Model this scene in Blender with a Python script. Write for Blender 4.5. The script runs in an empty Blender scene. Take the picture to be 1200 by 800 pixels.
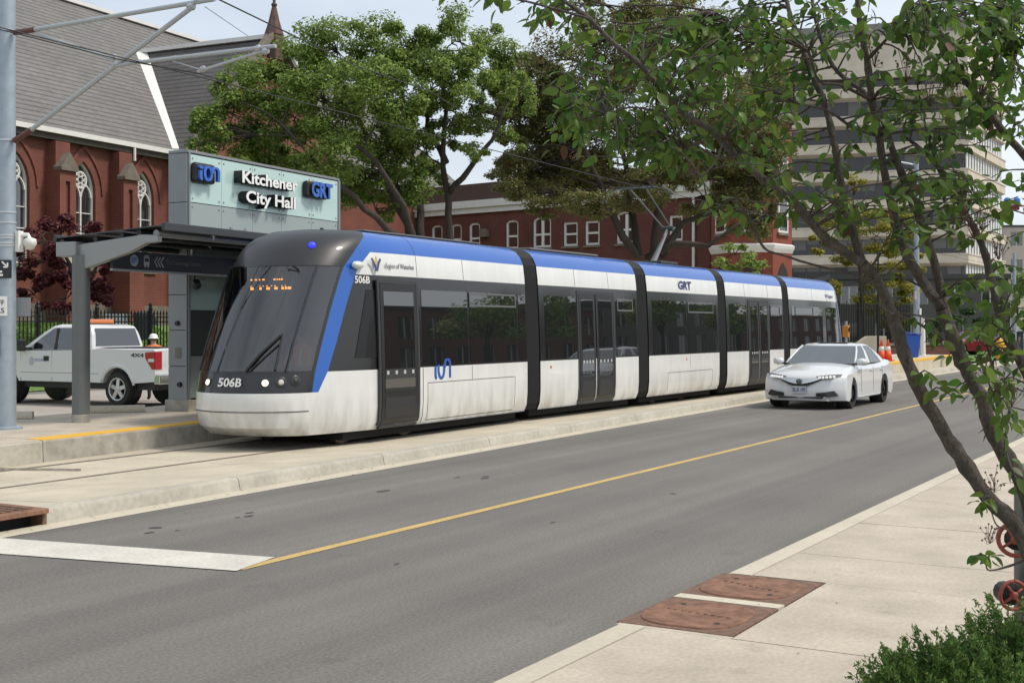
import bpy, bmesh, math, random
import numpy as np
from mathutils import Vector, Matrix
from mathutils.geometry import tessellate_polygon
R_ = math.radians
scn = bpy.context.scene
COL = scn.collection
random.seed(7)

# ---------------------------------------------------------------- camera, sky, sun, exposure
FPX, CX, HY, H = 1500.0, 600.0, 382.0, 1.92      # focal length in px, principal x, horizon y, eye height
YAW = R_(30.4)
FW = (math.cos(YAW), math.sin(YAW)); RT = (math.sin(YAW), -math.cos(YAW))
cam = bpy.data.cameras.new('camera'); camo = bpy.data.objects.new('camera', cam); COL.objects.link(camo)
camo.location = (0, 0, H); camo.rotation_euler = (R_(90), 0, YAW - R_(90))
cam.sensor_width = 36; cam.lens = 36 * FPX / 1200; cam.shift_y = -18 / 1200
cam.clip_start = 0.1; cam.clip_end = 3000
scn.camera = camo

SUN_EL, SUN_DIR = R_(54), Vector((0.35, -0.80))
az = math.atan2(SUN_DIR.x, SUN_DIR.y)            # clockwise from +Y
w = bpy.data.worlds.new('World'); scn.world = w; w.use_nodes = True
nt = w.node_tree; nt.nodes.clear()
out = nt.nodes.new('ShaderNodeOutputWorld'); bg = nt.nodes.new('ShaderNodeBackground')
sky = nt.nodes.new('ShaderNodeTexSky'); sky.sky_type = 'NISHITA'; sky.sun_disc = False
sky.sun_elevation = SUN_EL; sky.sun_rotation = az; sky.air_density = 1.0; sky.dust_density = 3.0; sky.ozone_density = 1.2
# thin high cloud veil over the whole sky
tc = nt.nodes.new('ShaderNodeTexCoord'); nz = nt.nodes.new('ShaderNodeTexNoise'); nz.inputs['Scale'].default_value = 2.2
nz.inputs['Detail'].default_value = 7; nz.inputs['Roughness'].default_value = .55
mp = nt.nodes.new('ShaderNodeMapping'); mp.inputs['Scale'].default_value = (1, 1, 2.6)
cr = nt.nodes.new('ShaderNodeValToRGB'); cr.color_ramp.elements[0].position = .32; cr.color_ramp.elements[1].position = .72
cr.color_ramp.elements[0].color = (.50, .50, .50, 1); cr.color_ramp.elements[1].color = (.92, .92, .92, 1)
mx = nt.nodes.new('ShaderNodeMixRGB'); mx.inputs[2].default_value = (6.9, 7.4, 8.0, 1)
nt.links.new(tc.outputs['Generated'], mp.inputs[0]); nt.links.new(mp.outputs[0], nz.inputs['Vector']); nt.links.new(nz.outputs['Fac'], cr.inputs[0])
nt.links.new(cr.outputs[0], mx.inputs[0]); nt.links.new(sky.outputs[0], mx.inputs[1])
nt.links.new(mx.outputs[0], bg.inputs[0]); bg.inputs[1].default_value = 0.105
nt.links.new(bg.outputs[0], out.inputs[0])
sl = bpy.data.lights.new('sun', 'SUN'); slo = bpy.data.objects.new('sun', sl); COL.objects.link(slo)
sl.energy = 2.1; sl.angle = R_(10); sl.color = (1.0, .93, .82)
sd = SUN_DIR.normalized(); tosun = Vector((sd.x * math.cos(SUN_EL), sd.y * math.cos(SUN_EL), math.sin(SUN_EL)))
slo.rotation_euler = tosun.to_track_quat('Z', 'Y').to_euler(); slo.location = (0, -10, 30)
vs = scn.view_settings; vs.view_transform = 'Standard'; vs.look = 'None'; vs.exposure = 0.40; vs.gamma = 1; vs.use_curve_mapping = False
scn.render.engine = 'CYCLES'

# ---------------------------------------------------------------- pixel -> place
def RD(Rr, D, Z): return Vector((FW[0] * D + RT[0] * Rr, FW[1] * D + RT[1] * Rr, Z))
def G(x, y, Z=0.0):                                   # pixel on a level surface of height Z
    D = FPX * (H - Z) / (y - HY); return RD((x - CX) * D / FPX, D, Z)
def AT(x, y, D): return RD((x - CX) * D / FPX, D, H - (y - HY) * D / FPX)
def GX(x, D, Z): return RD((x - CX) * D / FPX, D, Z)
def hit(x, y, o, d):                                  # pixel ray against the vertical plane through o along d
    k = (x - CX) / FPX; rx, ry = FW[0] + k * RT[0], FW[1] + k * RT[1]
    det = rx * (-d[1]) - ry * (-d[0])
    D = (o[0] * (-d[1]) - o[1] * (-d[0])) / det
    return RD(k * D, D, H - (y - HY) * D / FPX)

# ---------------------------------------------------------------- materials
MATS = {}
def M(name, col, rough=.6, metal=0, var=0.0, vs=4.0, bump=0.0, bs=60.0, spec=.5, coat=0, emis=None, es=1.0, isl=0.0, trl=0.0, v2=0.0, v2s=.5, aniso=None):
    if name in MATS: return MATS[name]
    m = bpy.data.materials.new(name); m.use_nodes = True; t = m.node_tree; p = t.nodes['Principled BSDF']; L = t.links.new
    p.inputs['Base Color'].default_value = (*col, 1); p.inputs['Roughness'].default_value = rough; p.inputs['Metallic'].default_value = metal
    p.inputs['Specular IOR Level'].default_value = spec
    if coat: p.inputs['Coat Weight'].default_value = coat; p.inputs['Coat Roughness'].default_value = .04
    if emis: p.inputs['Emission Color'].default_value = (*emis, 1); p.inputs['Emission Strength'].default_value = es
    cur = None
    if var or bump or v2:
        tcn = t.nodes.new('ShaderNodeTexCoord'); mpn = t.nodes.new('ShaderNodeMapping'); L(tcn.outputs['Object'], mpn.inputs[0])
        if aniso: mpn.inputs['Scale'].default_value = aniso
        vec = mpn.outputs[0]
    def noise(s, det=5, rg=.6):
        n = t.nodes.new('ShaderNodeTexNoise'); n.inputs['Scale'].default_value = s; n.inputs['Detail'].default_value = det; n.inputs['Roughness'].default_value = rg
        L(vec, n.inputs['Vector']); return n.outputs['Fac']
    def mul(src, lo, hi, cur):
        mr = t.nodes.new('ShaderNodeMapRange'); mr.inputs[1].default_value = .3; mr.inputs[2].default_value = .7; mr.inputs[3].default_value = lo; mr.inputs[4].default_value = hi
        L(src, mr.inputs[0]); x = t.nodes.new('ShaderNodeMixRGB'); x.blend_type = 'MULTIPLY'; x.inputs[0].default_value = 1
        if cur: L(cur, x.inputs[1])
        else: x.inputs[1].default_value = (*col, 1)
        L(mr.outputs[0], x.inputs[2]); return x.outputs[0]
    if var: cur = mul(noise(vs), 1 - var, 1 + var, cur)
    if v2: cur = mul(noise(v2s, 4), 1 - v2, 1 + v2 * .6, cur)
    if isl:
        g = t.nodes.new('ShaderNodeNewGeometry'); hs = t.nodes.new('ShaderNodeHueSaturation')
        a = t.nodes.new('ShaderNodeMapRange'); a.inputs[3].default_value = 1 - isl; a.inputs[4].default_value = 1 + isl; L(g.outputs['Random Per Island'], a.inputs[0]); L(a.outputs[0], hs.inputs['Value'])
        b = t.nodes.new('ShaderNodeMath'); b.operation = 'MULTIPLY_ADD'; b.inputs[1].default_value = 7.3; b.inputs[2].default_value = 0; L(g.outputs['Random Per Island'], b.inputs[0])
        fr = t.nodes.new('ShaderNodeMath'); fr.operation = 'FRACT'; L(b.outputs[0], fr.inputs[0])
        c = t.nodes.new('ShaderNodeMapRange'); c.inputs[3].default_value = .5 - isl * .07; c.inputs[4].default_value = .5 + isl * .05; L(fr.outputs[0], c.inputs[0]); L(c.outputs[0], hs.inputs['Hue'])
        if cur: L(cur, hs.inputs['Color'])
        else: hs.inputs['Color'].default_value = (*col, 1)
        cur = hs.outputs[0]
    if cur: L(cur, p.inputs['Base Color'])
    if bump:
        b = t.nodes.new('ShaderNodeBump'); b.inputs['Strength'].default_value = bump; b.inputs['Distance'].default_value = .02
        L(noise(bs, 4), b.inputs['Height']); L(b.outputs[0], p.inputs['Normal'])
    if trl:
        tr = t.nodes.new('ShaderNodeBsdfTranslucent'); ms = t.nodes.new('ShaderNodeMixShader'); ms.inputs[0].default_value = trl
        if cur: L(cur, tr.inputs[0])
        else: tr.inputs[0].default_value = (*col, 1)
        L(p.outputs[0], ms.inputs[1]); L(tr.outputs[0], ms.inputs[2]); L(ms.outputs[0], t.nodes['Material Output'].inputs[0])
    MATS[name] = m; return m
def clear_glass(name, tint, fres=.12):
    if name in MATS: return MATS[name]
    m = bpy.data.materials.new(name); m.use_nodes = True; t = m.node_tree; t.nodes.clear(); L = t.links.new
    o = t.nodes.new('ShaderNodeOutputMaterial'); a = t.nodes.new('ShaderNodeBsdfTransparent'); a.inputs[0].default_value = (*tint, 1)
    g = t.nodes.new('ShaderNodeBsdfGlossy'); g.inputs['Roughness'].default_value = .02
    lw = t.nodes.new('ShaderNodeLayerWeight'); lw.inputs[0].default_value = .35
    mr = t.nodes.new('ShaderNodeMapRange'); mr.inputs[3].default_value = fres; mr.inputs[4].default_value = .75; L(lw.outputs['Fresnel'], mr.inputs[0])
    ms = t.nodes.new('ShaderNodeMixShader'); L(mr.outputs[0], ms.inputs[0]); L(a.outputs[0], ms.inputs[1]); L(g.outputs[0], ms.inputs[2]); L(ms.outputs[0], o.inputs[0])
    MATS[name] = m; return m
def courses(name, c1, c2, step, rough=.8, axis=2, brick=None):
    """horizontal courses (slate, clapboard) or brick by procedural texture, for pieces too small to build"""
    if name in MATS: return MATS[name]
    m = M(name, c1, rough, var=.12, vs=1.2); t = m.node_tree; L = t.links.new; p = t.nodes['Principled BSDF']
    tcn = t.nodes.new('ShaderNodeTexCoord')
    if brick:
        # unwrap x+y to one run so both wall directions get running bond
        sx = t.nodes.new('ShaderNodeSeparateXYZ'); L(tcn.outputs['Object'], sx.inputs[0]); ad = t.nodes.new('ShaderNodeMath'); L(sx.outputs[0], ad.inputs[0]); L(sx.outputs[1], ad.inputs[1])
        cb = t.nodes.new('ShaderNodeCombineXYZ'); L(ad.outputs[0], cb.inputs[0]); L(sx.outputs[2], cb.inputs[1])
        b = t.nodes.new('ShaderNodeTexBrick'); b.inputs['Scale'].default_value = 1; b.inputs['Brick Width'].default_value = .23; b.inputs['Row Height'].default_value = .075; b.inputs['Mortar Size'].default_value = .008
        b.inputs['Color1'].default_value = (*c1, 1); b.inputs['Color2'].default_value = (*c2, 1); b.inputs['Mortar'].default_value = (*brick, 1); L(cb.outputs[0], b.inputs['Vector'])
        n = t.nodes.new('ShaderNodeTexNoise'); n.inputs['Scale'].default_value = .6; n.inputs['Detail'].default_value = 6; L(tcn.outputs['Object'], n.inputs['Vector'])
        mr = t.nodes.new('ShaderNodeMapRange'); mr.inputs[1].default_value = .3; mr.inputs[2].default_value = .7; mr.inputs[3].default_value = .75; mr.inputs[4].default_value = 1.15; L(n.outputs['Fac'], mr.inputs[0])
        x = t.nodes.new('ShaderNodeMixRGB'); x.blend_type = 'MULTIPLY'; x.inputs[0].default_value = 1; L(b.outputs['Color'], x.inputs[1]); L(mr.outputs[0], x.inputs[2]); L(x.outputs[0], p.inputs['Base Color'])
        bp = t.nodes.new('ShaderNodeBump'); bp.inputs['Strength'].default_value = .4; bp.inputs['Distance'].default_value = .01; bp.invert = True; L(b.outputs['Fac'], bp.inputs['Height']); L(bp.outputs[0], p.inputs['Normal'])
        return m
    return m
def smooth_glass(name, col, rough=.03, spec=1.0):
    m = M(name, col, rough, spec=spec, var=0); m.node_tree.nodes['Principled BSDF'].inputs['IOR'].default_value = 1.75; return m

# ---------------------------------------------------------------- mesh collector
class MB:
    def __init__(s): s.v = []; s.f = []; s.m = []; s.mi = 0
    def add(s, v, f, mi=None):
        b = len(s.v); s.v += [tuple(p) for p in v]; s.f += [tuple(i + b for i in q) for q in f]; s.m += [s.mi if mi is None else mi] * len(f); return s
    def box(s, x0, x1, y0, y1, z0, z1, mi=None, mat=None):
        v = [Vector((x, y, z)) for z in (z0, z1) for x, y in ((x0, y0), (x1, y0), (x1, y1), (x0, y1))]
        if mat: v = [mat @ p for p in v]
        return s.add(v, [(3, 2, 1, 0), (4, 5, 6, 7), (0, 1, 5, 4), (1, 2, 6, 5), (2, 3, 7, 6), (3, 0, 4, 7)], mi)
    def prism(s, pts, d, mi=None):                     # closed polygon (3D points) pushed along vector d
        n = len(pts); a = [Vector(p) for p in pts]; b = [p + Vector(d) for p in a]
        return s.add(a + b, [tuple(range(n))[::-1], tuple(range(n, 2 * n))] + [(i, (i + 1) % n, n + (i + 1) % n, n + i) for i in range(n)], mi)
    def loft(s, rings, close=True, cap=True, mi=None):
        n = len(rings[0]); v = [p for r in rings for p in r]; f = []
        for i in range(len(rings) - 1):
            for j in range(n if close else n - 1):
                k = (j + 1) % n; f.append((i * n + j, i * n + k, (i + 1) * n + k, (i + 1) * n + j))
        if cap and close: f += [tuple(range(n))[::-1], tuple(range((len(rings) - 1) * n, len(rings) * n))]
        return s.add(v, f, mi)
    def tube(s, path, r, n=8, mi=None, cap=True):
        P = [Vector(p) for p in path]; rs = r if isinstance(r, (list, tuple)) else [r] * len(P); rings = []; up = None
        for i, p in enumerate(P):
            d = (P[min(i + 1, len(P) - 1)] - P[max(i - 1, 0)]).normalized()
            if up is None: up = Vector((0, 0, 1)) if abs(d.z) < .9 else Vector((1, 0, 0))
            a = d.cross(up); a = a.normalized() if a.length > 1e-5 else d.orthogonal().normalized(); b = a.cross(d); up = b
            rings.append([p + (a * math.cos(t) + b * math.sin(t)) * rs[i] for t in [2 * math.pi * k / n for k in range(n)]])
        return s.loft(rings, True, cap, mi)
    def lathe(s, prof, o=(0, 0, 0), ax=(0, 0, 1), n=16, mi=None, cap=True):
        ax = Vector(ax).normalized(); a = ax.orthogonal().normalized(); b = ax.cross(a); o = Vector(o)
        rings = [[o + ax * h + (a * math.cos(t) + b * math.sin(t)) * max(r, 1e-4) for t in [2 * math.pi * k / n for k in range(n)]] for r, h in prof]
        return s.loft(rings, True, cap, mi)
    def quad(s, a, b, c, d, mi=None): return s.add([a, b, c, d], [(0, 1, 2, 3)], mi)
    def build(s, name, mats, parent=None, smooth=False, bev=0, segs=2, auto=None, sub=0, fix=True, world=False):
        me = bpy.data.meshes.new(name)
        v = s.v
        if world and parent is not None:
            o = Vector((0, 0, 0)); q = parent
            while q: o += q.location; q = q.parent
            v = [tuple(Vector(p) - o) for p in v]
        me.from_pydata(v, [], s.f)
        if not isinstance(mats, (list, tuple)): mats = [mats]
        for m in mats: me.materials.append(m)
        if len(mats) > 1: me.polygons.foreach_set('material_index', s.m)
        if fix:
            bm = bmesh.new(); bm.from_mesh(me); bmesh.ops.recalc_face_normals(bm, faces=bm.faces); bm.to_mesh(me); bm.free()
        o = bpy.data.objects.new(name, me); COL.objects.link(o)
        if parent: o.parent = parent
        if smooth or auto:
            me.polygons.foreach_set('use_smooth', [True] * len(me.polygons))
            if auto: me.set_sharp_from_angle(angle=R_(auto))
        if bev:
            b = o.modifiers.new('bevel', 'BEVEL'); b.width = bev; b.segments = segs; b.limit_method = 'ANGLE'; b.angle_limit = R_(35); b.harden_normals = False
        if sub:
            b = o.modifiers.new('sub', 'SUBSURF'); b.levels = sub; b.render_levels = sub
        return o
def tag(o, label, cat, group=None, kind=None):
    if label: o['label'] = label
    if cat: o['category'] = cat
    if group: o['group'] = group
    if kind: o['kind'] = kind
    return o
def struct(o): o['kind'] = 'structure'; return o
def thing(name, label, cat, loc=(0, 0, 0), rz=0, group=None):
    o = bpy.data.objects.new(name, None); COL.objects.link(o); o.location = loc; o.rotation_euler = (0, 0, rz); o.empty_display_size = .2
    return tag(o, label, cat, group)
def copy_tree(o, parent=None):
    c = o.copy(); COL.objects.link(c); c.parent = parent
    for ch in list(o.children): copy_tree(ch, c)
    return c
def inst(name, me, parent, loc=(0, 0, 0), rot=(0, 0, 0), scale=None):
    o = bpy.data.objects.new(name, me); COL.objects.link(o); o.location = loc; o.rotation_euler = rot
    if scale: o.scale = scale if hasattr(scale, '__len__') else (scale,) * 3
    if parent: o.parent = parent
    return o
def text_part(name, s, mats, parent, o, xd, zd, height, width=None, depth=.004, align='LEFT', bold=0.0):
    """flat lettering as mesh; o = lower left of the text, xd / zd = reading and up directions, height = capital height"""
    cu = bpy.data.curves.new(name, 'FONT'); cu.body = s; cu.size = 1; cu.extrude = .5; cu.offset = bold; cu.resolution_u = 3
    ob = bpy.data.objects.new(name, cu); COL.objects.link(ob); dg = bpy.context.evaluated_depsgraph_get()
    me = bpy.data.meshes.new_from_object(ob.evaluated_get(dg)); bpy.data.objects.remove(ob); bpy.data.curves.remove(cu)
    co = np.empty(len(me.vertices) * 3); me.vertices.foreach_get('co', co); co = co.reshape(-1, 3)
    x0, x1 = co[:, 0].min(), co[:, 0].max(); k = height / .70
    kx = width / (x1 - x0) if width else k
    xd = np.array(Vector(xd).normalized()); zd = np.array(Vector(zd).normalized()); nd = np.cross(xd, zd)
    off = {'LEFT': x0, 'CENTER': (x0 + x1) / 2}[align]
    res = np.array(o)[None] + np.outer((co[:, 0] - off) * kx, xd) + np.outer(co[:, 1] * k, zd) + np.outer((co[:, 2] + .5) * depth, nd)
    me.vertices.foreach_set('co', res.ravel()); me.update(); me.materials.clear()
    if not isinstance(mats, (list, tuple)): mats = [mats]
    for m in mats: me.materials.append(m)
    if len(mats) > 1:
        nn = Vector(nd)
        for p in me.polygons: p.material_index = 0 if p.normal.dot(nn) > .9 else 1
    ob = bpy.data.objects.new(name, me); COL.objects.link(ob); ob.parent = parent; return ob
def arch_pts(cx, z0, w, zs, kind='pointed', n=6, inset=0.0):
    """outline of an arched opening, counter-clockwise from lower left; zs = springing height"""
    a = w / 2 - inset; pts = [(cx - a, z0 + inset), (cx + a, z0 + inset)]
    if kind == 'pointed':
        r = w * 1.05 - inset; c = cx + w / 2 - w * 1.05; th = math.acos((cx - c) / r)
        pts += [(c + r * math.cos(th * k / n), zs + r * math.sin(th * k / n)) for k in range(n + 1)]
        pts += [(2 * cx - c - r * math.cos(th * (n - k) / n), zs + r * math.sin(th * (n - k) / n)) for k in range(1, n + 1)]
    elif kind == 'seg':
        h = w * .22; pts += [(cx + a * math.cos(math.pi * k / n), zs + (h - inset) * math.sin(math.pi * k / n)) for k in range(n + 1)]
    else: pts += [(cx + a, zs - inset), (cx - a, zs - inset)]
    return pts
def wall_holes(mb, outer, holes, y=0.0, depth=.3, mi=0, rmi=None):
    """wall in the XZ plane at y with openings and their reveals going to y+depth"""
    loops = [[Vector((x, z, 0)) for x, z in outer]] + [[Vector((x, z, 0)) for x, z in h[::-1]] for h in holes]
    tri = tessellate_polygon(loops); pts = [p for l in loops for p in l]
    mb.add([(p.x, y, p.y) for p in pts], [tuple(t) for t in tri], mi)
    for h in holes:
        n = len(h); mb.add([(x, y, z) for x, z in h] + [(x, y + depth, z) for x, z in h], [(i, (i + 1) % n, n + (i + 1) % n, n + i) for i in range(n)], mi if rmi is None else rmi)
def ring_prism(mb, a, b, y0, y1, mi=None):
    """flat band between two matching outlines in XZ, thick from y0 to y1"""
    n = len(a); v = [(x, y, z) for y in (y0, y1) for L_ in (a, b) for x, z in L_]; f = []
    for i in range(n):
        j = (i + 1) % n
        f += [(i, j, n + j, n + i), (2 * n + i, 3 * n + i, 3 * n + j, 2 * n + j), (i, 2 * n + i, 2 * n + j, j), (n + i, n + j, 3 * n + j, 3 * n + i)]
    mb.add(v, f, mi)
# ================================================================ common materials
def lane_wear(m):
    t = m.node_tree; L = t.links.new; p = t.nodes['Principled BSDF']; src = p.inputs['Base Color'].links[0].from_socket
    tcn = t.nodes.new('ShaderNodeTexCoord'); mp_ = t.nodes.new('ShaderNodeMapping'); mp_.inputs['Scale'].default_value = (.03, 2.4, 1); L(tcn.outputs['Object'], mp_.inputs[0])
    n = t.nodes.new('ShaderNodeTexNoise'); n.inputs['Scale'].default_value = 1; n.inputs['Detail'].default_value = 5; L(mp_.outputs[0], n.inputs['Vector'])
    mr = t.nodes.new('ShaderNodeMapRange'); mr.inputs[1].default_value = .32; mr.inputs[2].default_value = .68; mr.inputs[3].default_value = .86; mr.inputs[4].default_value = 1.09; L(n.outputs['Fac'], mr.inputs[0])
    x = t.nodes.new('ShaderNodeMixRGB'); x.blend_type = 'MULTIPLY'; x.inputs[0].default_value = 1; L(src, x.inputs[1]); L(mr.outputs[0], x.inputs[2]); 
    sx = t.nodes.new('ShaderNodeSeparateXYZ'); L(tcn.outputs['Object'], sx.inputs[0]); ad = t.nodes.new('ShaderNodeMath'); ad.operation = 'MULTIPLY_ADD'; ad.inputs[1].default_value = 2 * math.pi / 1.75; ad.inputs[2].default_value = .6; L(sx.outputs[1], ad.inputs[0])
    sn = t.nodes.new('ShaderNodeMath'); sn.operation = 'SINE'; L(ad.outputs[0], sn.inputs[0]); m3 = t.nodes.new('ShaderNodeMapRange'); m3.inputs[1].default_value = -1; m3.inputs[2].default_value = 1; m3.inputs[3].default_value = .93; m3.inputs[4].default_value = 1.05; L(sn.outputs[0], m3.inputs[0])
    x3 = t.nodes.new('ShaderNodeMixRGB'); x3.blend_type = 'MULTIPLY'; x3.inputs[0].default_value = 1; L(x.outputs[0], x3.inputs[1]); L(m3.outputs[0], x3.inputs[2]); L(x3.outputs[0], p.inputs['Base Color']); return m
ASPH = lane_wear(M('asphalt', (.156, .146, .131), .9, var=.30, vs=42, v2=.12, v2s=.35, bump=.35, bs=160))
CONC = M('concrete', (.45, .392, .312), .87, var=.13, vs=34, v2=.17, v2s=1.7, bump=.12, bs=90)
def blotch(m, sc, lo, fac):
    t = m.node_tree; L = t.links.new; p = t.nodes['Principled BSDF']; src = p.inputs['Base Color'].links[0].from_socket; tcn = t.nodes.new('ShaderNodeTexCoord')
    n = t.nodes.new('ShaderNodeTexNoise'); n.inputs['Scale'].default_value = sc; n.inputs['Detail'].default_value = 8; n.inputs['Roughness'].default_value = .7; L(tcn.outputs['Object'], n.inputs['Vector'])
    mr = t.nodes.new('ShaderNodeMapRange'); mr.inputs[1].default_value = lo; mr.inputs[2].default_value = lo + .08; mr.inputs[3].default_value = 1; mr.inputs[4].default_value = fac; L(n.outputs['Fac'], mr.inputs[0])
    x = t.nodes.new('ShaderNodeMixRGB'); x.blend_type = 'MULTIPLY'; x.inputs[0].default_value = 1; L(src, x.inputs[1]); L(mr.outputs[0], x.inputs[2]); L(x.outputs[0], p.inputs['Base Color']); return m
blotch(CONC, 2.6, .58, .86); blotch(CONC, 11, .66, .78); blotch(ASPH, 1.6, .60, .86); blotch(ASPH, 7, .68, .75)
CONC_W = M('warm_concrete', (.49, .435, .335), .87, var=.10, vs=30, v2=.16, v2s=1.2, bump=.1, bs=80)
CONC_K = M('kerb_concrete', (.40, .372, .31), .85, var=.12, vs=14, v2=.18, v2s=1.3, bump=.15, bs=70)
CONC_L = M('pale_concrete', (.51, .46, .36), .85, var=.08, vs=20, v2=.1, v2s=1.1, bump=.1, bs=80)
CONC_S = M('stained_concrete', (.33, .31, .265), .88, var=.22, vs=5, v2=.22, v2s=1.6, bump=.2, bs=60)
PAINT_W = M('white_road_paint', (.56, .53, .47), .75, var=.14, vs=30, v2=.12, v2s=2)
PAINT_Y = M('yellow_road_paint', (.50, .35, .125), .75, var=.2, vs=30, v2=.15, v2s=2)
YELLOW = M('yellow_edge_tile', (.72, .40, .03), .6, var=.08, vs=20)
RUST = M('rusty_cast_iron', (.225, .115, .072), .9, metal=.05, var=.35, vs=14, v2=.4, v2s=4, bump=.35, bs=60)
RUST2 = M('brown_cast_iron', (.165, .095, .065), .9, metal=.05, var=.4, vs=16, bump=.4, bs=70)
STEEL_R = M('rail_steel', (.33, .28, .225), .5, metal=.6, var=.3, vs=12)
BLACK = M('black_plastic', (.012, .012, .013), .45)
BLACKM = M('matt_black', (.02, .02, .021), .8)
GALV = M('galvanised_steel', (.34, .40, .45), .5, metal=.45, var=.1, vs=6)
GREY_D = M('dark_grey_paint', (.085, .09, .093), .5, metal=.2, var=.08, vs=5)
GREY_M = M('grey_panel', (.24, .255, .265), .45, metal=.25, var=.05, vs=2)
WHITE = M('white_paint', (.74, .74, .71), .45, var=.04, vs=3)
SOIL = M('mulch', (.06, .04, .025), .95, var=.3, vs=30, bump=.5, bs=50)
GRASSM = M('grass_ground', (.11, .20, .045), .95, var=.3, vs=12, v2=.2, v2s=.8, bump=.4, bs=80)
GROUNDM = M('ground_grey', (.17, .165, .15), .95, var=.12, vs=.6)

# ================================================================ ground, road, kerbs, platform
def sheet(name, pts, mat, kind='structure'):
    o = MB().add(pts, [tuple(range(len(pts)))]).build(name, mat, fix=False); o['kind'] = kind; return o
sheet('ground', [(-400, -400, -.17), (900, -400, -.17), (900, 900, -.17), (-400, 900, -.17)], GROUNDM)
LK = [(-8, 9.45), (7.86, 10.13), (20, 10.72), (32, 11.2), (59, 11.3), (160, 11.3)]      # foot of the kerb across the street
def lk(s):
    for (a, b), (c, d) in zip(LK, LK[1:]):
        if s <= c: return b + (d - b) * (s - a) / (c - a)
    return LK[-1][1]
RK = 3.33
sheet('road', [(-8, RK - .02, 0), (160, RK - .02, 0)] + [(s, t + .03, 0) for s, t in LK[::-1]], ASPH)
# concrete gutter beside the far kerb
g = MB()
xs = [-8 + 2 * i for i in range(48)]
for a, b in zip(xs, xs[1:]): g.quad((a, lk(a) - .27, .004), (b, lk(b) - .27, .004), (b, lk(b) + .02, .004), (a, lk(a) + .02, .004))
struct(g.build('gutter', CONC_L, fix=False))
# painted markings
mk = MB()
def yl(s): return 6.98 + .010 * (s - 7.6)
s = 7.62
while s < 120:
    e = min(s + 2.0, 120); mk.quad((s, yl(s) - .055, .004), (e, yl(e) - .055, .004), (e, yl(e) + .055, .004), (s, yl(s) + .055, .004)); s = e
struct(mk.build('centre_line', PAINT_Y, fix=False))
a, b, c, d = G(-40, 628), G(-40, 646.5), G(277, 669.5), G(322, 653.5)
struct(MB().quad((a.x, a.y, .008), (b.x, b.y, .008), (c.x, c.y, .008), (d.x, d.y, .008)).build('stop_line', PAINT_W, fix=False))
# asphalt patches and tar drips near the kerb
tar = M('tar_spot', (.055, .054, .053), .8, var=.3, vs=20)
sp = MB(); rr = random.Random(3)
for k in range(16):
    s = rr.uniform(8.2, 15); t = rr.uniform(8.3, 9.3) if k < 13 else rr.uniform(4.5, 6.5); r = rr.choice((.012, .02, .03, .045)) * rr.uniform(.7, 1.4); el = rr.uniform(1, 2.4)
    sp.add([(s + r * el * math.cos(q) * rr.uniform(.75, 1.15), t + r * math.sin(q) * rr.uniform(.75, 1.15), .004) for q in [i * .698 for i in range(9)]], [tuple(range(9))])
tag(sp.build('tar_drips', tar, fix=False), None, None, kind='structure')
# far kerb: single kerb stones
kerb = thing('kerb', None, None); kerb['kind'] = 'structure'
KL = 3.05; s = -7.0; i = 0
while s < 75:
    e = s + KL - .012
    if not (s > 5.9 and e < 8.3) or True:
        s0, e0 = s, e
        if s0 < 8.42 < e0: s0 = 8.42
        if e0 <= 8.42 and s0 > 4: s = s + KL; continue
        m = MB(); prof = [(0, -.05), (.035, .115), (.05, .138), (.075, .15), (.20, .15), (.20, -.05)]
        m.loft([[(q, lk(q) + y, z) for y, z in prof] for q in (s0, e0)])
        m.build('kerb_stone', CONC_K, kerb, auto=40)
    s += KL
# track slab: falls gently from the kerb to the rails
PE0 = (12.35, 14.47); PSL = .0947                          # platform edge line
def pe(s): return PE0[1] + PSL * (s - PE0[0])
TZ = .05
tsl = MB(); s = -8.0
SJ = [-8 + 4.2 * i for i in range(24)]
slabp = thing('track_slab', None, None); slabp['kind'] = 'structure'
for a, b in zip(SJ, SJ[1:]):
    m = MB(); b -= .012
    ring = lambda q: [(q, lk(q) + .205, .15), (q, max(lk(q) + .9, 11.6), .10), (q, 12.1, TZ), (q, 26 if q > 46 else max(pe(q) + .4, 15), TZ), (q, 26 if q > 46 else max(pe(q) + .4, 15), -.2), (q, lk(q) + .205, -.2)]
    m.loft([ring(a), ring(b)]); m.build('slab', CONC_W, slabp)
# flush rails with dark flangeways
def trk(s): return 13.6 if s > 21.8 else 13.6 - (21.8 - s) * math.tan(R_(1.5))
for sgn in (-1, 1):
    o = thing('rail', None, None); o['kind'] = 'structure'
    qs = [-8 + 2 * i for i in range(44)]
    for nm, mt, d0, d1, z in (('rail_head', STEEL_R, -.035, .035, TZ + .006), ('flangeway', M('flangeway_dark', (.19, .165, .135), .9), .035, .062, TZ + .003)):
        m = MB()
        for a, b in zip(qs, qs[1:]):
            ya, yb = trk(a) + sgn * .7175, trk(b) + sgn * .7175; u, v_ = (d0, d1) if sgn < 0 else (-d1, -d0)
            m.quad((a, ya + u, z), (b, yb + u, z), (b, yb + v_, z), (a, ya + v_, z))
        m.build(nm, mt, o, fix=False)
# a dark crossing joint in the slab, left of the platform end
a, b = G(-5, 550.5, TZ), G(94, 551.5, TZ)
struct(MB().tube([(a.x, a.y, TZ + .002), (b.x, b.y, TZ + .002)], .03, 6).build('drain_slot', STEEL_R))
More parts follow.
